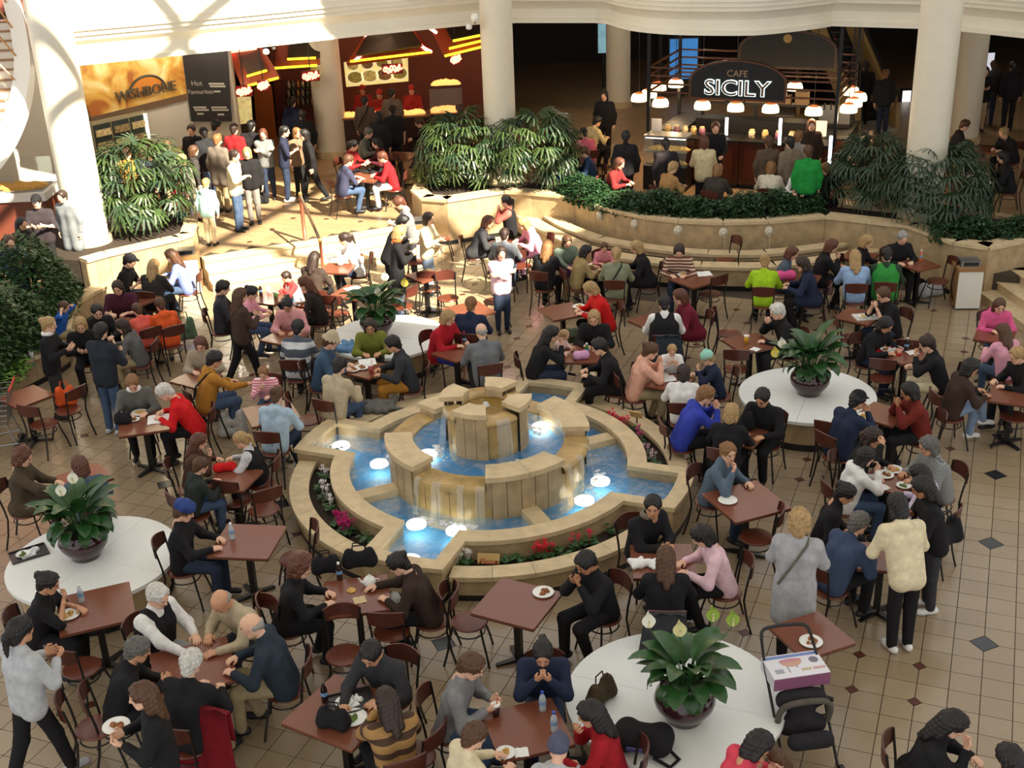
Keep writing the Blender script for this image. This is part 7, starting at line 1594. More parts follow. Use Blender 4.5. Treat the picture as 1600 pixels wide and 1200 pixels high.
def fill_downlight(x, y, energy, label, col=(1.0, 0.8, 0.55)):  # fixture and point light added to brighten the dark shop interiors
    o = empty('fill_downlight', (x, y, CZ)); tag(o, label, 'light', 'added fill downlights'); MB().lathe([(0.0, -0.02), (0.09, -0.02)], 14).build('lens', mat('fill_lens', (255, 226, 180), 0.4, emit=6), o); MB().lathe([(0.09, 0.0), (0.115, -0.005), (0.115, -0.03), (0.09, -0.03), (0.09, 0.0)], 16).build('bezel', M_STEEL, o)
    lamp_point((x, y, CZ - 0.12), energy, col).parent = None
def wishbone():
    A, B = (-9.55, 27.75), (-7.55, 30.2)
    w = empty('wall_shop'); tag(w, kind='structure'); T = lambda p, z: (p[0], p[1], z); d = np.array(B) - np.array(A); d /= np.linalg.norm(d)
    A2 = np.array(A) - d * 2.5; vquad('white_wall', [T(A2, TZ), T(B, TZ), T(B, CZ), T(A2, CZ)], 0.15, mat('shop_white', (196, 190, 176), 0.6), w)
    B2 = (-6.42, 30.08); vquad('return_wall', [T(B, TZ), T(B2, TZ), T(B2, CZ), T(B, CZ)], 0.15, mat('shop_white2', (176, 168, 150), 0.6), w)
    off = np.array([d[1], -d[0]]) * 0.06; A_, B_ = np.array(A) + off, np.array(B) + off
    m = mat('sunset_panel', (178, 120, 44), 0.5); nt = m.node_tree; tc = nt.nodes.new('ShaderNodeTexCoord'); n = nt.nodes.new('ShaderNodeTexNoise'); n.inputs['Scale'].default_value = 1.3; n.inputs['Detail'].default_value = 5; n.inputs['Distortion'].default_value = 0.8; r = nt.nodes.new('ShaderNodeValToRGB'); e = r.color_ramp.elements
    e[0].position = 0.38; e[0].color = (*lin((160, 92, 30)), 1); e[1].position = 0.66; e[1].color = (*lin((226, 214, 160)), 1); k = r.color_ramp.elements.new(0.5); k.color = (*lin((206, 160, 70)), 1)
    nt.links.new(tc.outputs['Object'], n.inputs[0]); nt.links.new(n.outputs['Fac'], r.inputs[0]); nt.links.new(r.outputs[0], nt.nodes['Principled BSDF'].inputs['Base Color'])
    s = empty('shop_sign'); tag(s, 'golden cloud-painted shop sign with arch and dark letters at far left', 'sign'); q = [onplane(*c, A_, B_) for c in ((142, 183), (292, 146), (284, 86), (116, 104))]; vquad('panel', q, 0.05, m, s)
    q2 = [onplane(*c, A_, B_) for c in ((141, 195), (293, 156), (292, 146), (142, 183))]; vquad('lower_band', q2, 0.06, mat('sign_band', (96, 74, 52), 0.6), s)
    # arch and lettering standing off the panel
    c0 = onplane(232, 146, A_ + off * 0.6, B_ + off * 0.6); ux = np.array([d[0], d[1], 0]); uz = np.array([0, 0, 1.0]); R = 0.52
    f = MB(); f.tube([c0 + ux * R * math.cos(t) + uz * R * 0.78 * math.sin(t) for t in np.linspace(0.05, math.pi - 0.05, 18)], 0.03, 6); f.build('arch', mat('sign_bronze', (62, 60, 50), 0.4), s, True)
    g = MB(); pts = [c0 + ux * R * 0.95 * math.cos(t) + uz * R * 0.74 * math.sin(t) for t in np.linspace(0.05, math.pi - 0.05, 18)]; g.add([tuple(p) for p in pts], [tuple(range(len(pts)))]); g.build('sun_disc', mat('sign_orange', (196, 122, 40), 0.5), s)
    l0 = onplane(182, 160, A_ + off * 1.2, B_ + off * 1.2); tx = text('lettering', 'WISHBONE', 0.33, mat('sign_letters', (84, 78, 66), 0.4), s, tuple(l0), (math.pi / 2, 0, math.atan2(d[1], d[0])), ext=0.02); tx.scale = (1.0, 1, 1)
    # fridge
    f0 = np.array(A) + d * 1.0 + off * 4; fr = empty('drinks_fridge', (f0[0], f0[1], TZ), math.atan2(d[1], d[0])); tag(fr, 'glass-door drinks fridge under the golden sign', 'fridge')
    MB().box(-0.75, 0.75, 0.05, 0.22, 0.3, 1.95).build('cabinet', mat('fridge_frame', (150, 140, 110), 0.5), fr); sm = mat('shelf_goods', (150, 130, 90), 0.5, noise=0.8, nscale=14)
    for k in range(3):
        MB().box(-0.72 + k * 0.49, -0.27 + k * 0.49, 0.03, 0.05, 0.4, 1.88).build('door_glass', mat('fridge_dark', (58, 66, 62), 0.12), fr)
        for j in range(5): MB().box(-0.69 + k * 0.49, -0.30 + k * 0.49, 0.0, 0.03, 0.45 + j * 0.29, 0.60 + j * 0.29).build('shelf_goods', sm if (j + k) % 2 else mat('shelf_goods_pale', (196, 180, 130), 0.5, noise=0.6, nscale=16), fr)
    MB().box(0.64, 0.70, -0.02, 0.04, 0.4, 1.9).build('light_strip', mat('fridge_light', (255, 250, 225), 0.4, emit=2.2), fr)
    # menu board
    mb = empty('menu_board'); tag(mb, 'tall black menu board with white price text at far left', 'menu board'); Bb, B2b = np.array(B) + np.array([0, -0.1]), np.array(B2) + np.array([0, -0.1])
    q = [onplane(*c, Bb, B2b) for c in ((299, 190), (362, 190), (355, 78), (286, 86))]; vquad('board', q, 0.05, mat('menu_black', (30, 27, 26), 0.5), mb); mw = mat('menu_white', (170, 164, 150), 0.6); ang = math.atan2(B2[1] - B[1], B2[0] - B[0])
    for (x, y, tx, sz) in ((299, 134, 'Hot', 0.17), (294, 147, 'Favourites', 0.15)):
        l = onplane(x, y, Bb + np.array([0, -0.03]), B2b + np.array([0, -0.03])); text('lettering', tx, sz, mw, mb, tuple(l), (math.pi / 2, 0, ang))
    for (x, y, w_) in ((326, 131, 24), (328, 135, 24), (334, 143, 10), (302, 168, 20), (304, 172, 22), (308, 178, 10), (330, 168, 24), (331, 172, 26), (340, 179, 10)):
        a = onplane(x, y, Bb + np.array([0, -0.02]), B2b + np.array([0, -0.02])); b = onplane(x + w_, y, Bb + np.array([0, -0.02]), B2b + np.array([0, -0.02])); vquad('text_line', [a - uz * 0.02, b - uz * 0.02, b + uz * 0.02, a + uz * 0.02], 0.01, mw, mb)
    # service counter in front and the glass food case at far left
    c = empty('service_counter', (-7.9, 28.4, TZ), math.atan2(d[1], d[0])); tag(c, 'long brown service counter under the golden sign', 'counter'); MB().box(-1.6, 1.3, -0.25, 0.25, 0, 1.0).build('carcass', mat('counter_brown', (92, 64, 44), 0.5), c); MB().box(-1.65, 1.35, -0.3, 0.3, 1.0, 1.05).build('worktop', mat('counter_top', (150, 110, 70), 0.35), c)
    c = empty('food_counter', (-10.7, 25.4, TZ)); tag(c, 'curved salad counter with white band at the left edge', 'counter'); MB().box(-2.5, 1.15, -0.4, 0.5, 0, 0.95).build('front_panel', mat('counter_red', (110, 56, 40), 0.5), c); MB().box(-2.55, 1.2, -0.45, 0.55, 0.95, 1.12).build('white_band', M_WHITE, c)
    MB().box(-0.1, 1.1, -0.3, 0.4, 1.12, 1.16).build('salad_tray', M_STEEL, c); f = lump(40, 0.5, 0.09, 77); f.v = [(x * 1.1 + 0.5, y * 0.6, z + 1.15) for x, y, z in f.v]; o = f.build('salad', FOODS[2], c, True); o['kind'] = 'stuff'
    MB().box(-2.4, -0.3, -0.3, 0.4, 1.12, 1.75).build('black_oven', mat('oven_black', (26, 26, 28), 0.3), c); MB().box(-0.15, 1.15, 0.35, 0.38, 1.16, 1.7).build('sneeze_glass', mat('glass_pane', (200, 215, 210), 0.05, alpha=0.1), c)
    k = MB(); k.box(-14, -9.9, 27.3, 27.5, TZ, CZ); k.build('wall_shop_left', mat('shop_tile', (170, 166, 154), 0.5)).__setitem__('kind', 'structure')
    s2 = MB().box(-13.5, -10.1, 27.15, 27.28, 2.5, 3.8).build('painted_sign', m); tag(s2, 'golden painted sign seen left of the big column', 'sign')
    for i, (x, y) in enumerate(((-8.2, 27.6), (-7.0, 28.9), (-11.0, 26.2), (-6.0, 29.0))): fill_downlight(x, y, 75, 'recessed downlight %s' % ('over the queue at far left', 'above the black menu board', 'over the salad counter at left edge', 'right of the black menu board')[i], (1.0, 0.86, 0.66))
wishbone()
M_NY = mat('neon_yellow', (255, 214, 40), 0.4, emit=3.2); M_NR = mat('neon_red', (255, 120, 90), 0.4, emit=7.0); M_NP = mat('neon_pink', (255, 150, 140), 0.4, emit=4.0); M_RW = mat('red_lacquer', (122, 42, 26), 0.35); M_RT = mat('roof_dark', (62, 48, 38), 0.5); M_RB = mat('roof_brown', (150, 66, 36), 0.45)
def noodle():
    k = MB(); k.box(-6.4, 0.4, 35.2, 35.4, TZ, CZ); k.build('wall_noodle', mat('noodle_wall', (110, 52, 34), 0.7)).__setitem__('kind', 'structure')
    def roof(label, outer, inner, Y0, Y1, tubes):
        r = empty('pagoda_roof'); tag(r, label, 'canopy', 'neon-edged pagoda roofs'); q = [PY(*outer[0], Y0), PY(*outer[1], Y0), PY(*outer[2], Y1), PY(*outer[3], Y1)]; vquad('roof_slab', q, 0.12, M_RB, r)
        fw_ = np.array([0, -0.04, 0]); q = [PY(*inner[0], Y0) + fw_, PY(*inner[1], Y0) + fw_, PY(*inner[2], Y1) + fw_, PY(*inner[3], Y1) + fw_]; vquad('roof_tiles', q, 0.05, M_RT, r)
        for (a, b, mm, Ya, Yb) in tubes:
            pts = [a, b] if not isinstance(a, list) else a
            w = [PY(*p, Ya + (Yb - Ya) * i / max(1, len(pts) - 1)) + np.array([0, -0.10, 0]) for i, p in enumerate(pts)]
            if len(w) > 2: w = smooth_line(w, 4)
            MB().tube(w, 0.03 if mm is M_NY else 0.042, 6).build('neon_tube', mm, r, True)
    roof('large dark pagoda roof between curved red neon tubes', [(541, 98), (677, 80), (640, 40), (576, 46)], [(556, 86), (660, 70), (640, 40), (576, 46)], 32.0, 32.8, [((548, 95), (674, 80), M_NY, 32.0, 32.0), ([(555, 94), (565, 84), (570, 68), (574, 46)], None, M_NP, 32.0, 32.8), ([(674, 80), (660, 72), (649, 58), (640, 42)], None, M_NP, 32.0, 32.8)])
    roof('tilted small pagoda roof with double yellow neon at left', [(377, 134), (437, 120), (408, 70), (356, 84)], [(387, 114), (415, 106), (400, 72), (368, 82)], 30.2, 30.8, [((388, 133), (436, 120.5), M_NY, 30.2, 30.2), ((387, 118), (418, 109), M_NY, 30.2, 30.2), ((359, 80), (402, 74), M_NR, 30.8, 30.8)])
    roof('red pagoda roof left of the rear column', [(429, 106), (500, 100), (500, 62), (433, 66)], [(450, 92), (500, 89), (500, 62), (452, 66)], 31.6, 31.9, [((430, 105.5), (496, 101), M_NY, 31.6, 31.6), ((450, 91.5), (494, 89.5), M_NY, 31.6, 31.6)])
    roof('brown pagoda roof with triple yellow neon by the central column', [(694, 88), (760, 70), (760, 40), (672, 44)], [(706, 62), (760, 50), (760, 38), (696, 42)], 31.2, 31.6, [((695, 86.5), (756, 71.5), M_NY, 31.2, 31.2), ((702, 75), (756, 62), M_NY, 31.2, 31.2), ((708, 63), (750, 54.5), M_NY, 31.2, 31.2), ((672, 43), (682, 50), M_NP, 31.4, 31.2)])
    # glowing script signs: knots of bent tube on a red plate
    rnd = random.Random(5)
    for (x, y, w_, Y, lab) in ((381, 143, 22, 30.0, 'red neon script sign, leftmost under the tilted roof'), (411, 134, 16, 30.0, 'small red neon script sign under the tilted roof'), (485, 119, 24, 31.3, 'red neon script sign left of the rear column'), (613, 108, 28, 32.6, 'red neon script sign over the menu board'), (712, 93, 14, 31.3, 'small red neon script sign by the central column')):
        c = PY(x, y, Y); o = empty('neon_sign', tuple(c)); tag(o, lab, 'sign', 'red neon script signs'); sc = w_ / 2 * Y / 1920 * 1.05
        MB().box(-sc * 1.1, sc * 1.1, 0.03, 0.05, -0.13, 0.13).build('backplate', mat('neon_plate', (96, 14, 12), 0.4), o); pts = []
        for i in range(26): t = i / 25; pts.append((sc * (-0.95 + 1.9 * t) + 0.03 * math.sin(i * 2.1), 0.0, 0.075 * math.sin(i * 1.75) + 0.03 * math.sin(i * 0.6) + (t - 0.5) * 0.06))
        MB().tube(smooth_line(pts, 3), 0.02, 5).build('neon_tube', M_NR, o, True); MB().box(-0.012, 0.012, 0.03, 0.05, 0.13, CZ - c[2]).build('hanger', M_METAL, o)
    # lit picture menu
    m = empty('picture_menu'); tag(m, 'backlit menu board with photographs of dishes over the noodle counter', 'menu board'); q = [PY(*c, 33.0) for c in ((541, 136), (638, 127), (637, 90), (537, 98))]; vquad('light_box', q, 0.1, mat('menu_glow', (226, 204, 130), 0.5, emit=0.75), m)
    for i in range(4):
        for j, (yy, rr) in enumerate(((121, 0.2), (103, 0.15))):
            x = 555 + i * 23 - j * 4; y = yy - i * 2.2; c = PY(x, y, 32.94); g = MB(); g.lathe([(0, 0.0), (rr, 0.0)], 14); g.v = [(a + c[0], c[1], b * 0.75 + c[2]) for a, b, _ in g.v]; g.build('dish_photo', mat('dish_%d' % ((i + j) % 3), ((150, 130, 50), (196, 170, 90), (130, 90, 40))[(i + j) % 3], 0.5, noise=0.5, nscale=12, emit=0.35), m)
            g = MB(); g.lathe([(rr, 0.0), (rr * 1.2, 0.0)], 14); g.v = [(a + c[0], c[1] - 0.005, b * 0.75 + c[2]) for a, b, _ in g.v]; g.build('bowl_photo', mat('bowl_glow', (240, 230, 180), 0.5, emit=0.7), m)
    q = [PY(*c, 30.6) for c in ((367, 195), (394, 192), (391, 148), (365, 152))]; m2 = empty('picture_menu'); tag(m2, 'narrow backlit dish photo panel under the tilted roof', 'menu board'); vquad('light_box', q, 0.08, mat('menu_glow2', (216, 196, 130), 0.5, noise=0.5, nscale=9, emit=0.6), m2); w_ = PY(380, 194, 30.62); MB().box(w_[0] - 0.3, w_[0] + 0.3, 30.62, 30.72, TZ, w_[2] + 0.05).build('pillar', M_RT, m2)
    # counters
    c = empty('noodle_counter', (0, 0, TZ)); tag(c, 'dark red noodle counter with lit dishes under the menu board', 'counter'); MB().box(-4.4, -1.9, 31.9, 32.6, 0, 0.95).build('carcass', mat('noodle_counter', (50, 18, 16), 0.4), c); MB().box(-4.45, -1.85, 31.85, 32.65, 0.95, 1.0).build('worktop', mat('noodle_top', (130, 90, 60), 0.3), c)
    gl = mat('lit_dish_glow', (255, 170, 90), 0.5, emit=1.8)  # emission on the food stands in for the light falling on it
    for (x0, x1) in ((-4.1, -3.8), (-3.3, -3.0), (-2.6, -2.0)): g = lump(9, 0.2, 0.12, int(x0 * 10) + 90); g.v = [((x * (x1 - x0) / 0.34) + (x0 + x1) / 2, y * 0.6 + 32.1, z + 1.0) for x, y, z in g.v]; g.build('hot_dishes', gl, c, True)
    c = empty('food_case', (0, 0, TZ)); tag(c, 'two-tier lit food case right of the noodle counter', 'display case'); w = PY(695, 152, 32.2); MB().box(w[0] - 0.4, w[0] + 0.45, 32.2, 32.8, 0, 0.95).build('base', mat('case_dark', (30, 18, 16), 0.4), c); MB().box(w[0] - 0.38, w[0] + 0.43, 32.3, 32.8, 1.62, 1.66).build('top_shelf', M_RT, c)
    for z, n, sd in ((0.96, 26, 3), (1.66, 12, 4)): g = lump(n, 0.25, 0.14, sd); g.v = [(x * 1.5 + w[0], y * 0.7 + 32.45, q + z) for x, y, q in g.v]; g.build('hot_dishes', gl, c, True)
    MB().box(w[0] - 0.4, w[0] + 0.45, 32.19, 32.2, 0.95, 1.6).build('case_glass', MATS['glass_pane'], c)
    o = empty('orange_panel'); tag(o, 'tall orange door panel left of the rear column', 'panel'); q = [PY(*c_, 33.5) for c_ in ((401, 214), (431, 211), (424, 132), (396, 136))]; q[0][2] = q[1][2] = TZ; vquad('panel', q, 0.06, mat('orange_panel', (170, 90, 30), 0.5), o)
    sh = empty('shelf_unit'); tag(sh, 'shelf of bottles left of the rear column', 'shelf'); q = [PY(*c_, 34.5) for c_ in ((440, 170), (496, 168), (494, 122), (438, 126))]; q[0][2] = q[1][2] = TZ; vquad('back_panel', q, 0.05, mat('shelf_red', (96, 40, 26), 0.6), sh)
    for r_ in range(3):
        a, b = PY(446, 138 + 13 * r_, 34.3), PY(494, 136 + 13 * r_, 34.3); MB().box(a[0], b[0], 34.2, 34.45, a[2] - 0.03, a[2]).build('shelf_board', M_RT, sh)
        for i in range(6): x = a[0] + 0.1 + (b[0] - a[0] - 0.2) * i / 5; g = MB(); g.lathe([(0, 0), (0.045, 0), (0.045, 0.12), (0.018, 0.17), (0.016, 0.21), (0, 0.21)], 8, (x, 34.3, a[2])); g.build('bottle', mat('btl_%d' % (i % 3), ((170, 160, 130), (90, 110, 80), (180, 120, 60))[i % 3], 0.3), sh, True)
    for i, (x, y) in enumerate(((-3.2, 33.4), (-0.9, 33.2), (-5.2, 32.4), (-3.0, 30.6))): fill_downlight(x, y, 32, ('recessed downlight over the noodle counter', 'recessed downlight over the lit food case', 'recessed downlight by the orange door panel', 'recessed downlight above the noodle queue')[i], (1.0, 0.62, 0.36))
noodle()
def cafe():
    O = np.array([3.35, 28.05]); f = np.array([0.912, -0.41]); b = np.array([0.41, 0.912]); ang = math.atan2(f[1], f[0])
    def root(name, label, cat, u=0, v=0, z=TZ, grp=None): q = O + f * u + b * v; o = empty(name, (q[0], q[1], z), ang); tag(o, label, cat, grp); return o
    M_MAH = mat('mahogany', (74, 34, 22), 0.3, noise=0.2, nscale=6); M_BLK = mat('cafe_black', (14, 13, 13), 0.5); M_BR = mat('cafe_rail', (104, 58, 34), 0.4)
    for k in range(4):
        c = root('cafe_counter', ('left end', 'left centre', 'right centre', 'right end')[k] + ' unit of the dark mahogany cafe counter', 'counter', 0.1 + k * 1.0, 0.1, grp='cafe counter units'); MB().box(0, 0.985, 0, 0.55, 0.1, 1.05).build('carcass', M_MAH, c); MB().box(0.02, 0.965, 0.02, 0.5, 0, 0.1).build('plinth', M_BLK, c); MB().box(0.12, 0.86, -0.012, 0.0, 0.25, 0.9).build('front_panel', mat('mahogany_panel', (92, 42, 26), 0.3), c); MB().box(0, 0.985, -0.04, 0.6, 1.05, 1.10).build('worktop', M_BLK, c)
    for k in range(2): c = root('side_counter', ('near', 'far')[k] + ' unit of the left side cafe counter', 'counter', 0.0, 0.8 + k * 1.0, grp='cafe counter units'); MB().box(0, 0.55, 0, 0.98, 0.0, 1.05).build('carcass', M_MAH, c); MB().box(-0.03, 0.6, 0, 0.98, 1.05, 1.1).build('worktop', M_BLK, c)
    for k in range(2): c = root('side_counter', ('near', 'far')[k] + ' unit of the right side cafe counter', 'counter', 3.75, 0.8 + k * 1.0, grp='cafe counter units'); MB().box(0, 0.55, 0, 0.98, 0.0, 1.05).build('carcass', M_MAH, c); MB().box(-0.05, 0.58, 0, 0.98, 1.05, 1.1).build('worktop', M_BLK, c)
    # pastry case at the left front
    c = root('pastry_case', 'lit glass pastry case at the left front of the cafe', 'display case', 0.05, -0.52); MB().box(0, 1.0, 0, 0.5, 0, 0.55).build('base', M_BLK, c); MB().box(0, 1.0, 0.02, 0.5, 1.2, 1.24).build('lid', M_STEEL, c); MB().box(0.01, 0.99, 0.06, 0.48, 0.86, 0.88).build('shelf', M_STEEL, c); MB().box(0.0, 1.0, 0.0, 0.012, 0.55, 1.2).build('case_glass', MATS['glass_pane'], c)
    for z, sd in ((0.56, 9), (0.88, 12)): g = lump(26, 0.2, 0.09, sd); g.v = [(x * 2.1 + 0.5, y + 0.25, q + z) for x, y, q in g.v]; g.build('pastries', mat('pastry', (206, 170, 90), 0.6, noise=0.5, nscale=14), c, True)
    MB().box(0.03, 0.97, 0.04, 0.07, 1.17, 1.195).build('case_light', mat('case_light', (255, 246, 220), 0.4, emit=3), c)
    # back bar with boxes, jars and espresso machine
    c = root('back_bar', 'dark back bar shelving inside the cafe', 'shelf', 0.7, 1.5); MB().box(0, 2.7, 0, 0.5, 0, 1.25).build('cabinet', M_BLK, c); MB().box(0, 2.7, 0.3, 0.5, 1.55, 1.6).build('upper_shelf', M_BLK, c)
    for x in (0.03, 1.3, 2.62): MB().box(x, x + 0.05, 0.35, 0.45, 1.25, 1.6).build('post', M_BLK, c)
    mcb = mat('carton_tan', (150, 120, 84), 0.7)
    for i, (x, w_, h_, t) in enumerate(((0.1, 0.5, 0.22, 'leftmost'), (0.72, 0.32, 0.3, 'second'), (1.1, 0.6, 0.24, 'third'), (1.8, 0.35, 0.2, 'fourth'), (2.25, 0.3, 0.3, 'rightmost'))):
        k = root('tan_box', t + ' tan cardboard box on the cafe upper shelf', 'box', 0.7 + x, 1.83, TZ + 1.6, 'boxes on the cafe shelf'); MB().box(0, w_, 0, 0.18, 0, h_).build('box_body', mcb, k); MB().box(0.0, w_, 0.07, 0.11, h_, h_ + 0.002).build('tape', mat('tape', (186, 160, 120), 0.4), k)
    for i in range(9):
        k = root('biscuit_jar', ('first', 'second', 'third', 'fourth', 'fifth', 'sixth', 'seventh', 'eighth', 'ninth')[i] + ' biscuit jar from left on the cafe counter', 'jar', 0.35 + i * 0.2 if i < 5 else 2.3 + (i - 5) * 0.3, 0.42, TZ + 1.10, 'jars on the cafe counter'); g = MB(); g.lathe([(0, 0), (0.07, 0), (0.075, 0.14), (0.05, 0.17)], 10); g.build('jar_body', mat('jar_%d' % (i % 3), ((180, 150, 96), (140, 90, 110), (200, 180, 150))[i % 3], 0.3, noise=0.5, nscale=20), k, True); g = MB(); g.lathe([(0.055, 0.168), (0.055, 0.195), (0, 0.2)], 10); g.build('lid', mat('jar_lid', (196, 176, 130), 0.4), k)
    for i, (u, v, t) in enumerate(((0.12, 0.25, 'at the left end of the cafe counter'), (3.75, 0.9, 'on the right side cafe counter'))): k = root('paper_notice', 'white standing notice ' + t, 'notice', u, v, TZ + 1.10); g = MB(); g.box(-0.12, 0.12, 0, 0.012, 0.02, 0.36); g.build('card', M_PAPER, k); MB().box(-0.1, 0.1, -0.04, 0.06, 0, 0.02).build('foot', M_STEEL, k)
    for i, (px, py, h_, t) in enumerate(((1135, 206, 0.42, 'left'), (1218, 221, 0.6, 'middle'), (1296, 252, 0.62, 'right'))): w = P(px, py, TZ + 1.2); k = empty('light_tube', (w[0], w[1], TZ + 1.10)); tag(k, t + ' upright white light tube of the cafe cases', 'light', 'upright light tubes'); g = MB(); g.lathe([(0, 0.02), (0.035, 0.02), (0.035, h_), (0, h_)], 10); g.build('tube', mat('cool_tube', (226, 244, 255), 0.4, emit=3.0), k, True); MB().lathe([(0, 0), (0.05, 0), (0.05, 0.025), (0, 0.025)], 10).build('foot', M_BLK, k)
    k = root('espresso_machine', 'steel espresso machine at right of the cafe', 'machine', 3.6, 1.95, TZ + 1.1); MB().box(-0.1, 0.6, 0, 0.4, 0.08, 0.42).build('body', M_STEEL, k); MB().box(-0.12, 0.62, -0.02, 0.42, 0, 0.08).build('drip_base', M_BLK, k)
    for i in range(4): g = MB(); g.tube([(0.02 + i * 0.15, -0.03, 0.4), (0.02 + i * 0.15, -0.05, 0.55)], 0.02, 6); g.build('tap_handle', M_BLK, k)
    # overhead frame with rails and the arched sign
    fr = root('overhead_frame', 'brown overhead rail frame of the cafe carrying lamps', 'frame'); z0, z1 = 2.35 - 0.05, 3.35
    for (u, v) in ((0, 0), (4.2, 0), (0, 2.5), (4.2, 2.5)): MB().box(u - 0.035, u + 0.035, v - 0.035, v + 0.035, 1.1 if v else 1.1, CZ - TZ).build('post', M_BLK, fr)
    for z in (2.12, 2.3, 2.48, 2.66):
        for (u0, u1, v0, v1) in ((0, 4.2, -0.02, 0.02), (0, 4.2, 2.48, 2.52), (-0.02, 0.02, 0, 2.5), (4.18, 4.22, 0, 2.5)): MB().box(u0, u1, v0, v1, z - 0.018, z + 0.018).build('rail', M_BR, fr)
    s = root('cafe_sign', 'black arched cafe sign with lit white outlined letters', 'sign', 2.05, -0.10); hw = 1.08
    def arch(hw, zb, h0, h1, y0, y1): 
        p = [(-hw, zb), (hw, zb), (hw, zb + h0)] + [(hw * math.cos(t), zb + h0 + h1 * math.sin(t)) for t in np.linspace(0, math.pi, 15)[1:-1]] + [(-hw, zb + h0)]; n = len(p)
        return MB().add([(x, y0, z) for x, z in p] + [(x, y1, z) for x, z in p], [tuple(range(n)), tuple(range(2 * n - 1, n - 1, -1))] + [(i, n + i, n + (i + 1) % n, (i + 1) % n) for i in range(n)])
    zb = 2.02; arch(hw, zb, 0.42, 0.46, -0.02, 0.06).build('frame', M_BR, s); arch(hw - 0.05, zb + 0.05, 0.36, 0.43, -0.035, -0.02).build('face', M_BLK, s)
    text('lettering', 'CAFE', 0.20, mat('cafe_letters', (150, 120, 90), 0.4, emit=0.25), s, (0, -0.045, zb + 0.53), (math.pi / 2, 0, 0), align='CENTER', ext=0.008)
    tx = text('lettering', 'SICILY', 0.46, mat('letter_glow', (232, 255, 250), 0.4, emit=1.6), s, (0, -0.045, zb + 0.13), (math.pi / 2, 0, 0), align='CENTER', ext=0.01, bevel=0.014); tx.scale = (1.15, 1, 1)
    tx = text('lettering', 'SICILY', 0.46, mat('letter_core', (120, 84, 60), 0.5), s, (0, -0.078, zb + 0.13), (math.pi / 2, 0, 0), align='CENTER', ext=0.003); tx.scale = (1.15, 1, 1)
    s2 = root('back_sign', 'second dark arched sign board behind the cafe sign', 'sign', 2.6, 2.4); arch(1.15, 2.3, 0.45, 0.45, -0.02, 0.05).build('frame', mat('sign_brown', (70, 46, 26), 0.4), s2); arch(1.08, 2.36, 0.38, 0.40, -0.035, -0.02).build('face', M_BLK, s2); g = MB(); g.lathe([(0, 0), (0.1, 0)], 14); g.v = [(x, -0.045, y + 3.0) for x, y, _ in g.v]; g.build('roundel', mat('roundel', (170, 140, 80), 0.4), s2)
    # pendant lamps
    M_DOME = mat('lamp_glass', (255, 226, 170), 0.3, emit=3.2); M_DTOP = mat('lamp_amber', (226, 120, 60), 0.3, emit=0.8)
    for i, (px, py) in enumerate(((998.5, 153), (1014, 147), (1029, 136), (1056, 131), (1032, 161), (1097.5, 165), (1149.5, 168), (1204, 170), (1271.5, 174), (1242, 136), (1330, 143), (1341.6, 152), (1334, 161), (1326, 170))):
        w = P(px, py, 2.32); o = empty('pendant_lamp', (w[0], w[1], 2.32)); nm = ('far left lamp of the left cluster', 'second lamp of the left cluster', 'third lamp of the left cluster', 'fourth lamp of the left cluster', 'lowest lamp of the left cluster', 'left lamp of the front row', 'second lamp of the front row', 'third lamp of the front row', 'right lamp of the front row', 'lamp right of the sign', 'highest lamp of the right cluster', 'rightmost lamp of the right cluster', 'third lamp of the right cluster', 'lowest lamp of the right cluster')[i]
        tag(o, 'glowing glass pendant, ' + nm + ' at the cafe', 'lamp', 'pendant lamps of the cafe')
        g = MB(); g.lathe([(0.185, -0.07), (0.188, 0.0), (0.165, 0.07), (0.115, 0.11)], 18); g.build('shade', M_DOME, o, True); g = MB(); g.lathe([(0.115, 0.11), (0.07, 0.13), (0.03, 0.14), (0, 0.142)], 18); g.build('shade_top', M_DTOP, o, True); g = MB(); g.tube([(0, 0, 0.12), (0, 0, CZ - 2.33)], 0.009, 5); g.build('stem', M_BLK, o); g = MB(); g.lathe([(0, -0.06), (0.05, -0.045), (0.065, 0.0), (0.03, 0.05)], 10); g.build('bulb', mat('bulb', (255, 240, 200), 0.4, emit=7), o, True)
        if i in (0, 3, 5, 6, 7, 8, 10, 13): lamp_point((w[0], w[1], 2.15), 22, (1.0, 0.72, 0.42), 0.12)
cafe()
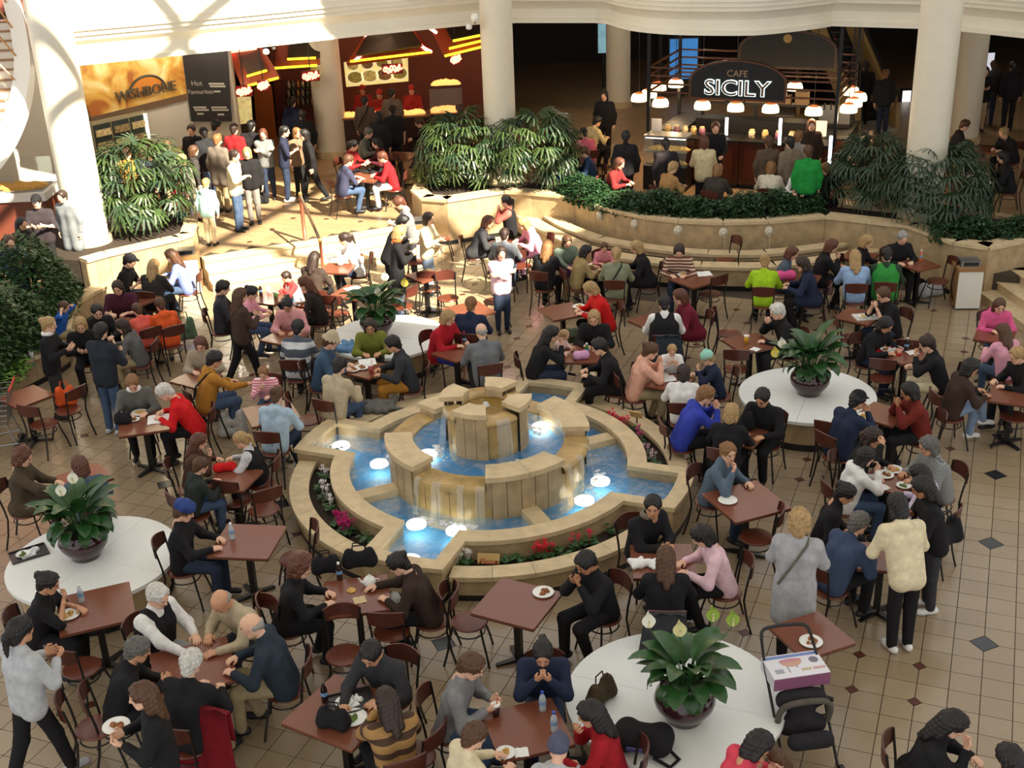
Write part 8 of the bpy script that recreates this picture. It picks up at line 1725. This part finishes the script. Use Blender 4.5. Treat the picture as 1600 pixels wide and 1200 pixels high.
def behind():
    # escalators rising away from the court
    for k, (pl, pr, lab) in enumerate((((1336, 200), (1394, 196), 'wide black escalator with tan balustrades behind the right-hand column'), ((1192, 120), (1228, 118), 'distant escalator seen above the cafe sign'))):
        a, b = P(*pl, TZ), P(*pr, TZ)
        if k: a, b = P(1205, 175, TZ), P(1245, 173, TZ)
        e = empty('escalator', (a[0], a[1], TZ), math.radians(4 if k == 0 else -12)); tag(e, lab, 'escalator', 'escalators'); w = np.linalg.norm(b - a); n = 22
        for i in range(n): MB().box(0.12, w - 0.12, 0.6 + i * 0.30, 0.6 + (i + 1) * 0.30, -0.1, 0.05 + i * 0.17).build('step', mat('escalator_step', (30, 30, 32), 0.4), e)
        MB().box(0.1, w - 0.1, -0.6, 0.6, 0, 0.04).build('landing_plate', mat('landing', (170, 166, 164), 0.4, metal=0.3), e)
        for x in (0.0, w):
            p = [(x, -0.3, 0.0), (x, 0.6, 0.0), (x, 0.6 + n * 0.3, n * 0.17), (x, 0.6 + n * 0.3, n * 0.17 + 0.95), (x, 0.55, 0.95), (x, -0.2, 0.9)]
            MB().add([(q[0] - 0.05, q[1], q[2]) for q in p] + [(q[0] + 0.05, q[1], q[2]) for q in p], [tuple(range(6)), tuple(range(11, 5, -1))] + [(i, 6 + i, 6 + (i + 1) % 6, (i + 1) % 6) for i in range(6)]).build('balustrade', mat('tan_balustrade', (170, 146, 96), 0.5), e)
            MB().tube([(x, -0.32, 0.7), (x, -0.25, 0.95), (x, 0.5, 1.02), (x, 0.6 + n * 0.3, n * 0.17 + 1.0)], 0.045, 6).build('handrail', M_METAL, e)
    for (px, py, Y, w_, h_, c, lab, em) in ((1068, 92, 38, 0.85, 1.2, (60, 130, 200), 'tall blue backlit poster left of the cafe sign', 0.6), (943, 60, 40, 0.35, 0.9, (150, 200, 215), 'pale blue lit panel beside the rear column', 0.5), (1293, 100, 37, 0.6, 1.3, (150, 140, 150), 'grey vending machine behind the cafe', 0.25), (1540, 105, 40, 0.5, 0.9, (220, 220, 230), 'white lit panel right of the rear column', 0.8), (1416, 155, 36, 0.25, 0.5, (240, 240, 240), 'small bright shop light beside the right-hand column', 1.5), (1265, 86, 37.5, 0.3, 0.18, (226, 170, 40), 'yellow lit sign behind the cafe', 0.9)):
        c0 = PY(px, py, Y); o = empty('lit_panel', (c0[0], c0[1], c0[2] - h_ / 2)); tag(o, lab, 'panel', 'distant lit panels'); MB().box(-w_ / 2, w_ / 2, 0, 0.1, 0, h_).build('face', mat('lit_%d' % px, c, 0.5, noise=0.4, nscale=2.5, emit=em), o); f = MB()
        f.box(-w_ / 2 - 0.04, -w_ / 2, -0.02, 0.12, -0.04, h_ + 0.04); f.box(w_ / 2, w_ / 2 + 0.04, -0.02, 0.12, -0.04, h_ + 0.04); f.box(-w_ / 2, w_ / 2, -0.02, 0.12, h_, h_ + 0.04); f.box(-w_ / 2, w_ / 2, -0.02, 0.12, -0.04, 0); f.build('frame', M_METAL, o)
        if c0[2] - h_ / 2 > TZ + 0.05: MB().box(-0.04, 0.04, 0.03, 0.09, TZ - (c0[2] - h_ / 2), 0).build('post', M_METAL, o)
    c0 = PY(1295, 62, 37); o = empty('red_lamp', tuple(c0)); tag(o, 'big red hanging dome lamp behind the cafe', 'lamp'); MB().lathe([(0.3, -0.08), (0.28, 0.0), (0.18, 0.12), (0.04, 0.18), (0, 0.18)], 18).build('shade', mat('red_dome', (230, 60, 30), 0.4, emit=1.2), o, True); MB().tube([(0, 0, 0.17), (0, 0, CZ - c0[2])], 0.012, 5).build('stem', M_METAL, o)
    for i, (x, y) in enumerate(((2.0, 34), (6.0, 36), (12.5, 34), (14, 29), (9.5, 38), (2.2, 30))): fill_downlight(x, y, 55, ('recessed downlight left of the cafe', 'recessed downlight behind the cafe', 'recessed downlight over the right walkway', 'recessed downlight at the far right', 'recessed downlight over the escalator', 'recessed downlight beside the rear column')[i], (1.0, 0.84, 0.66))
behind()
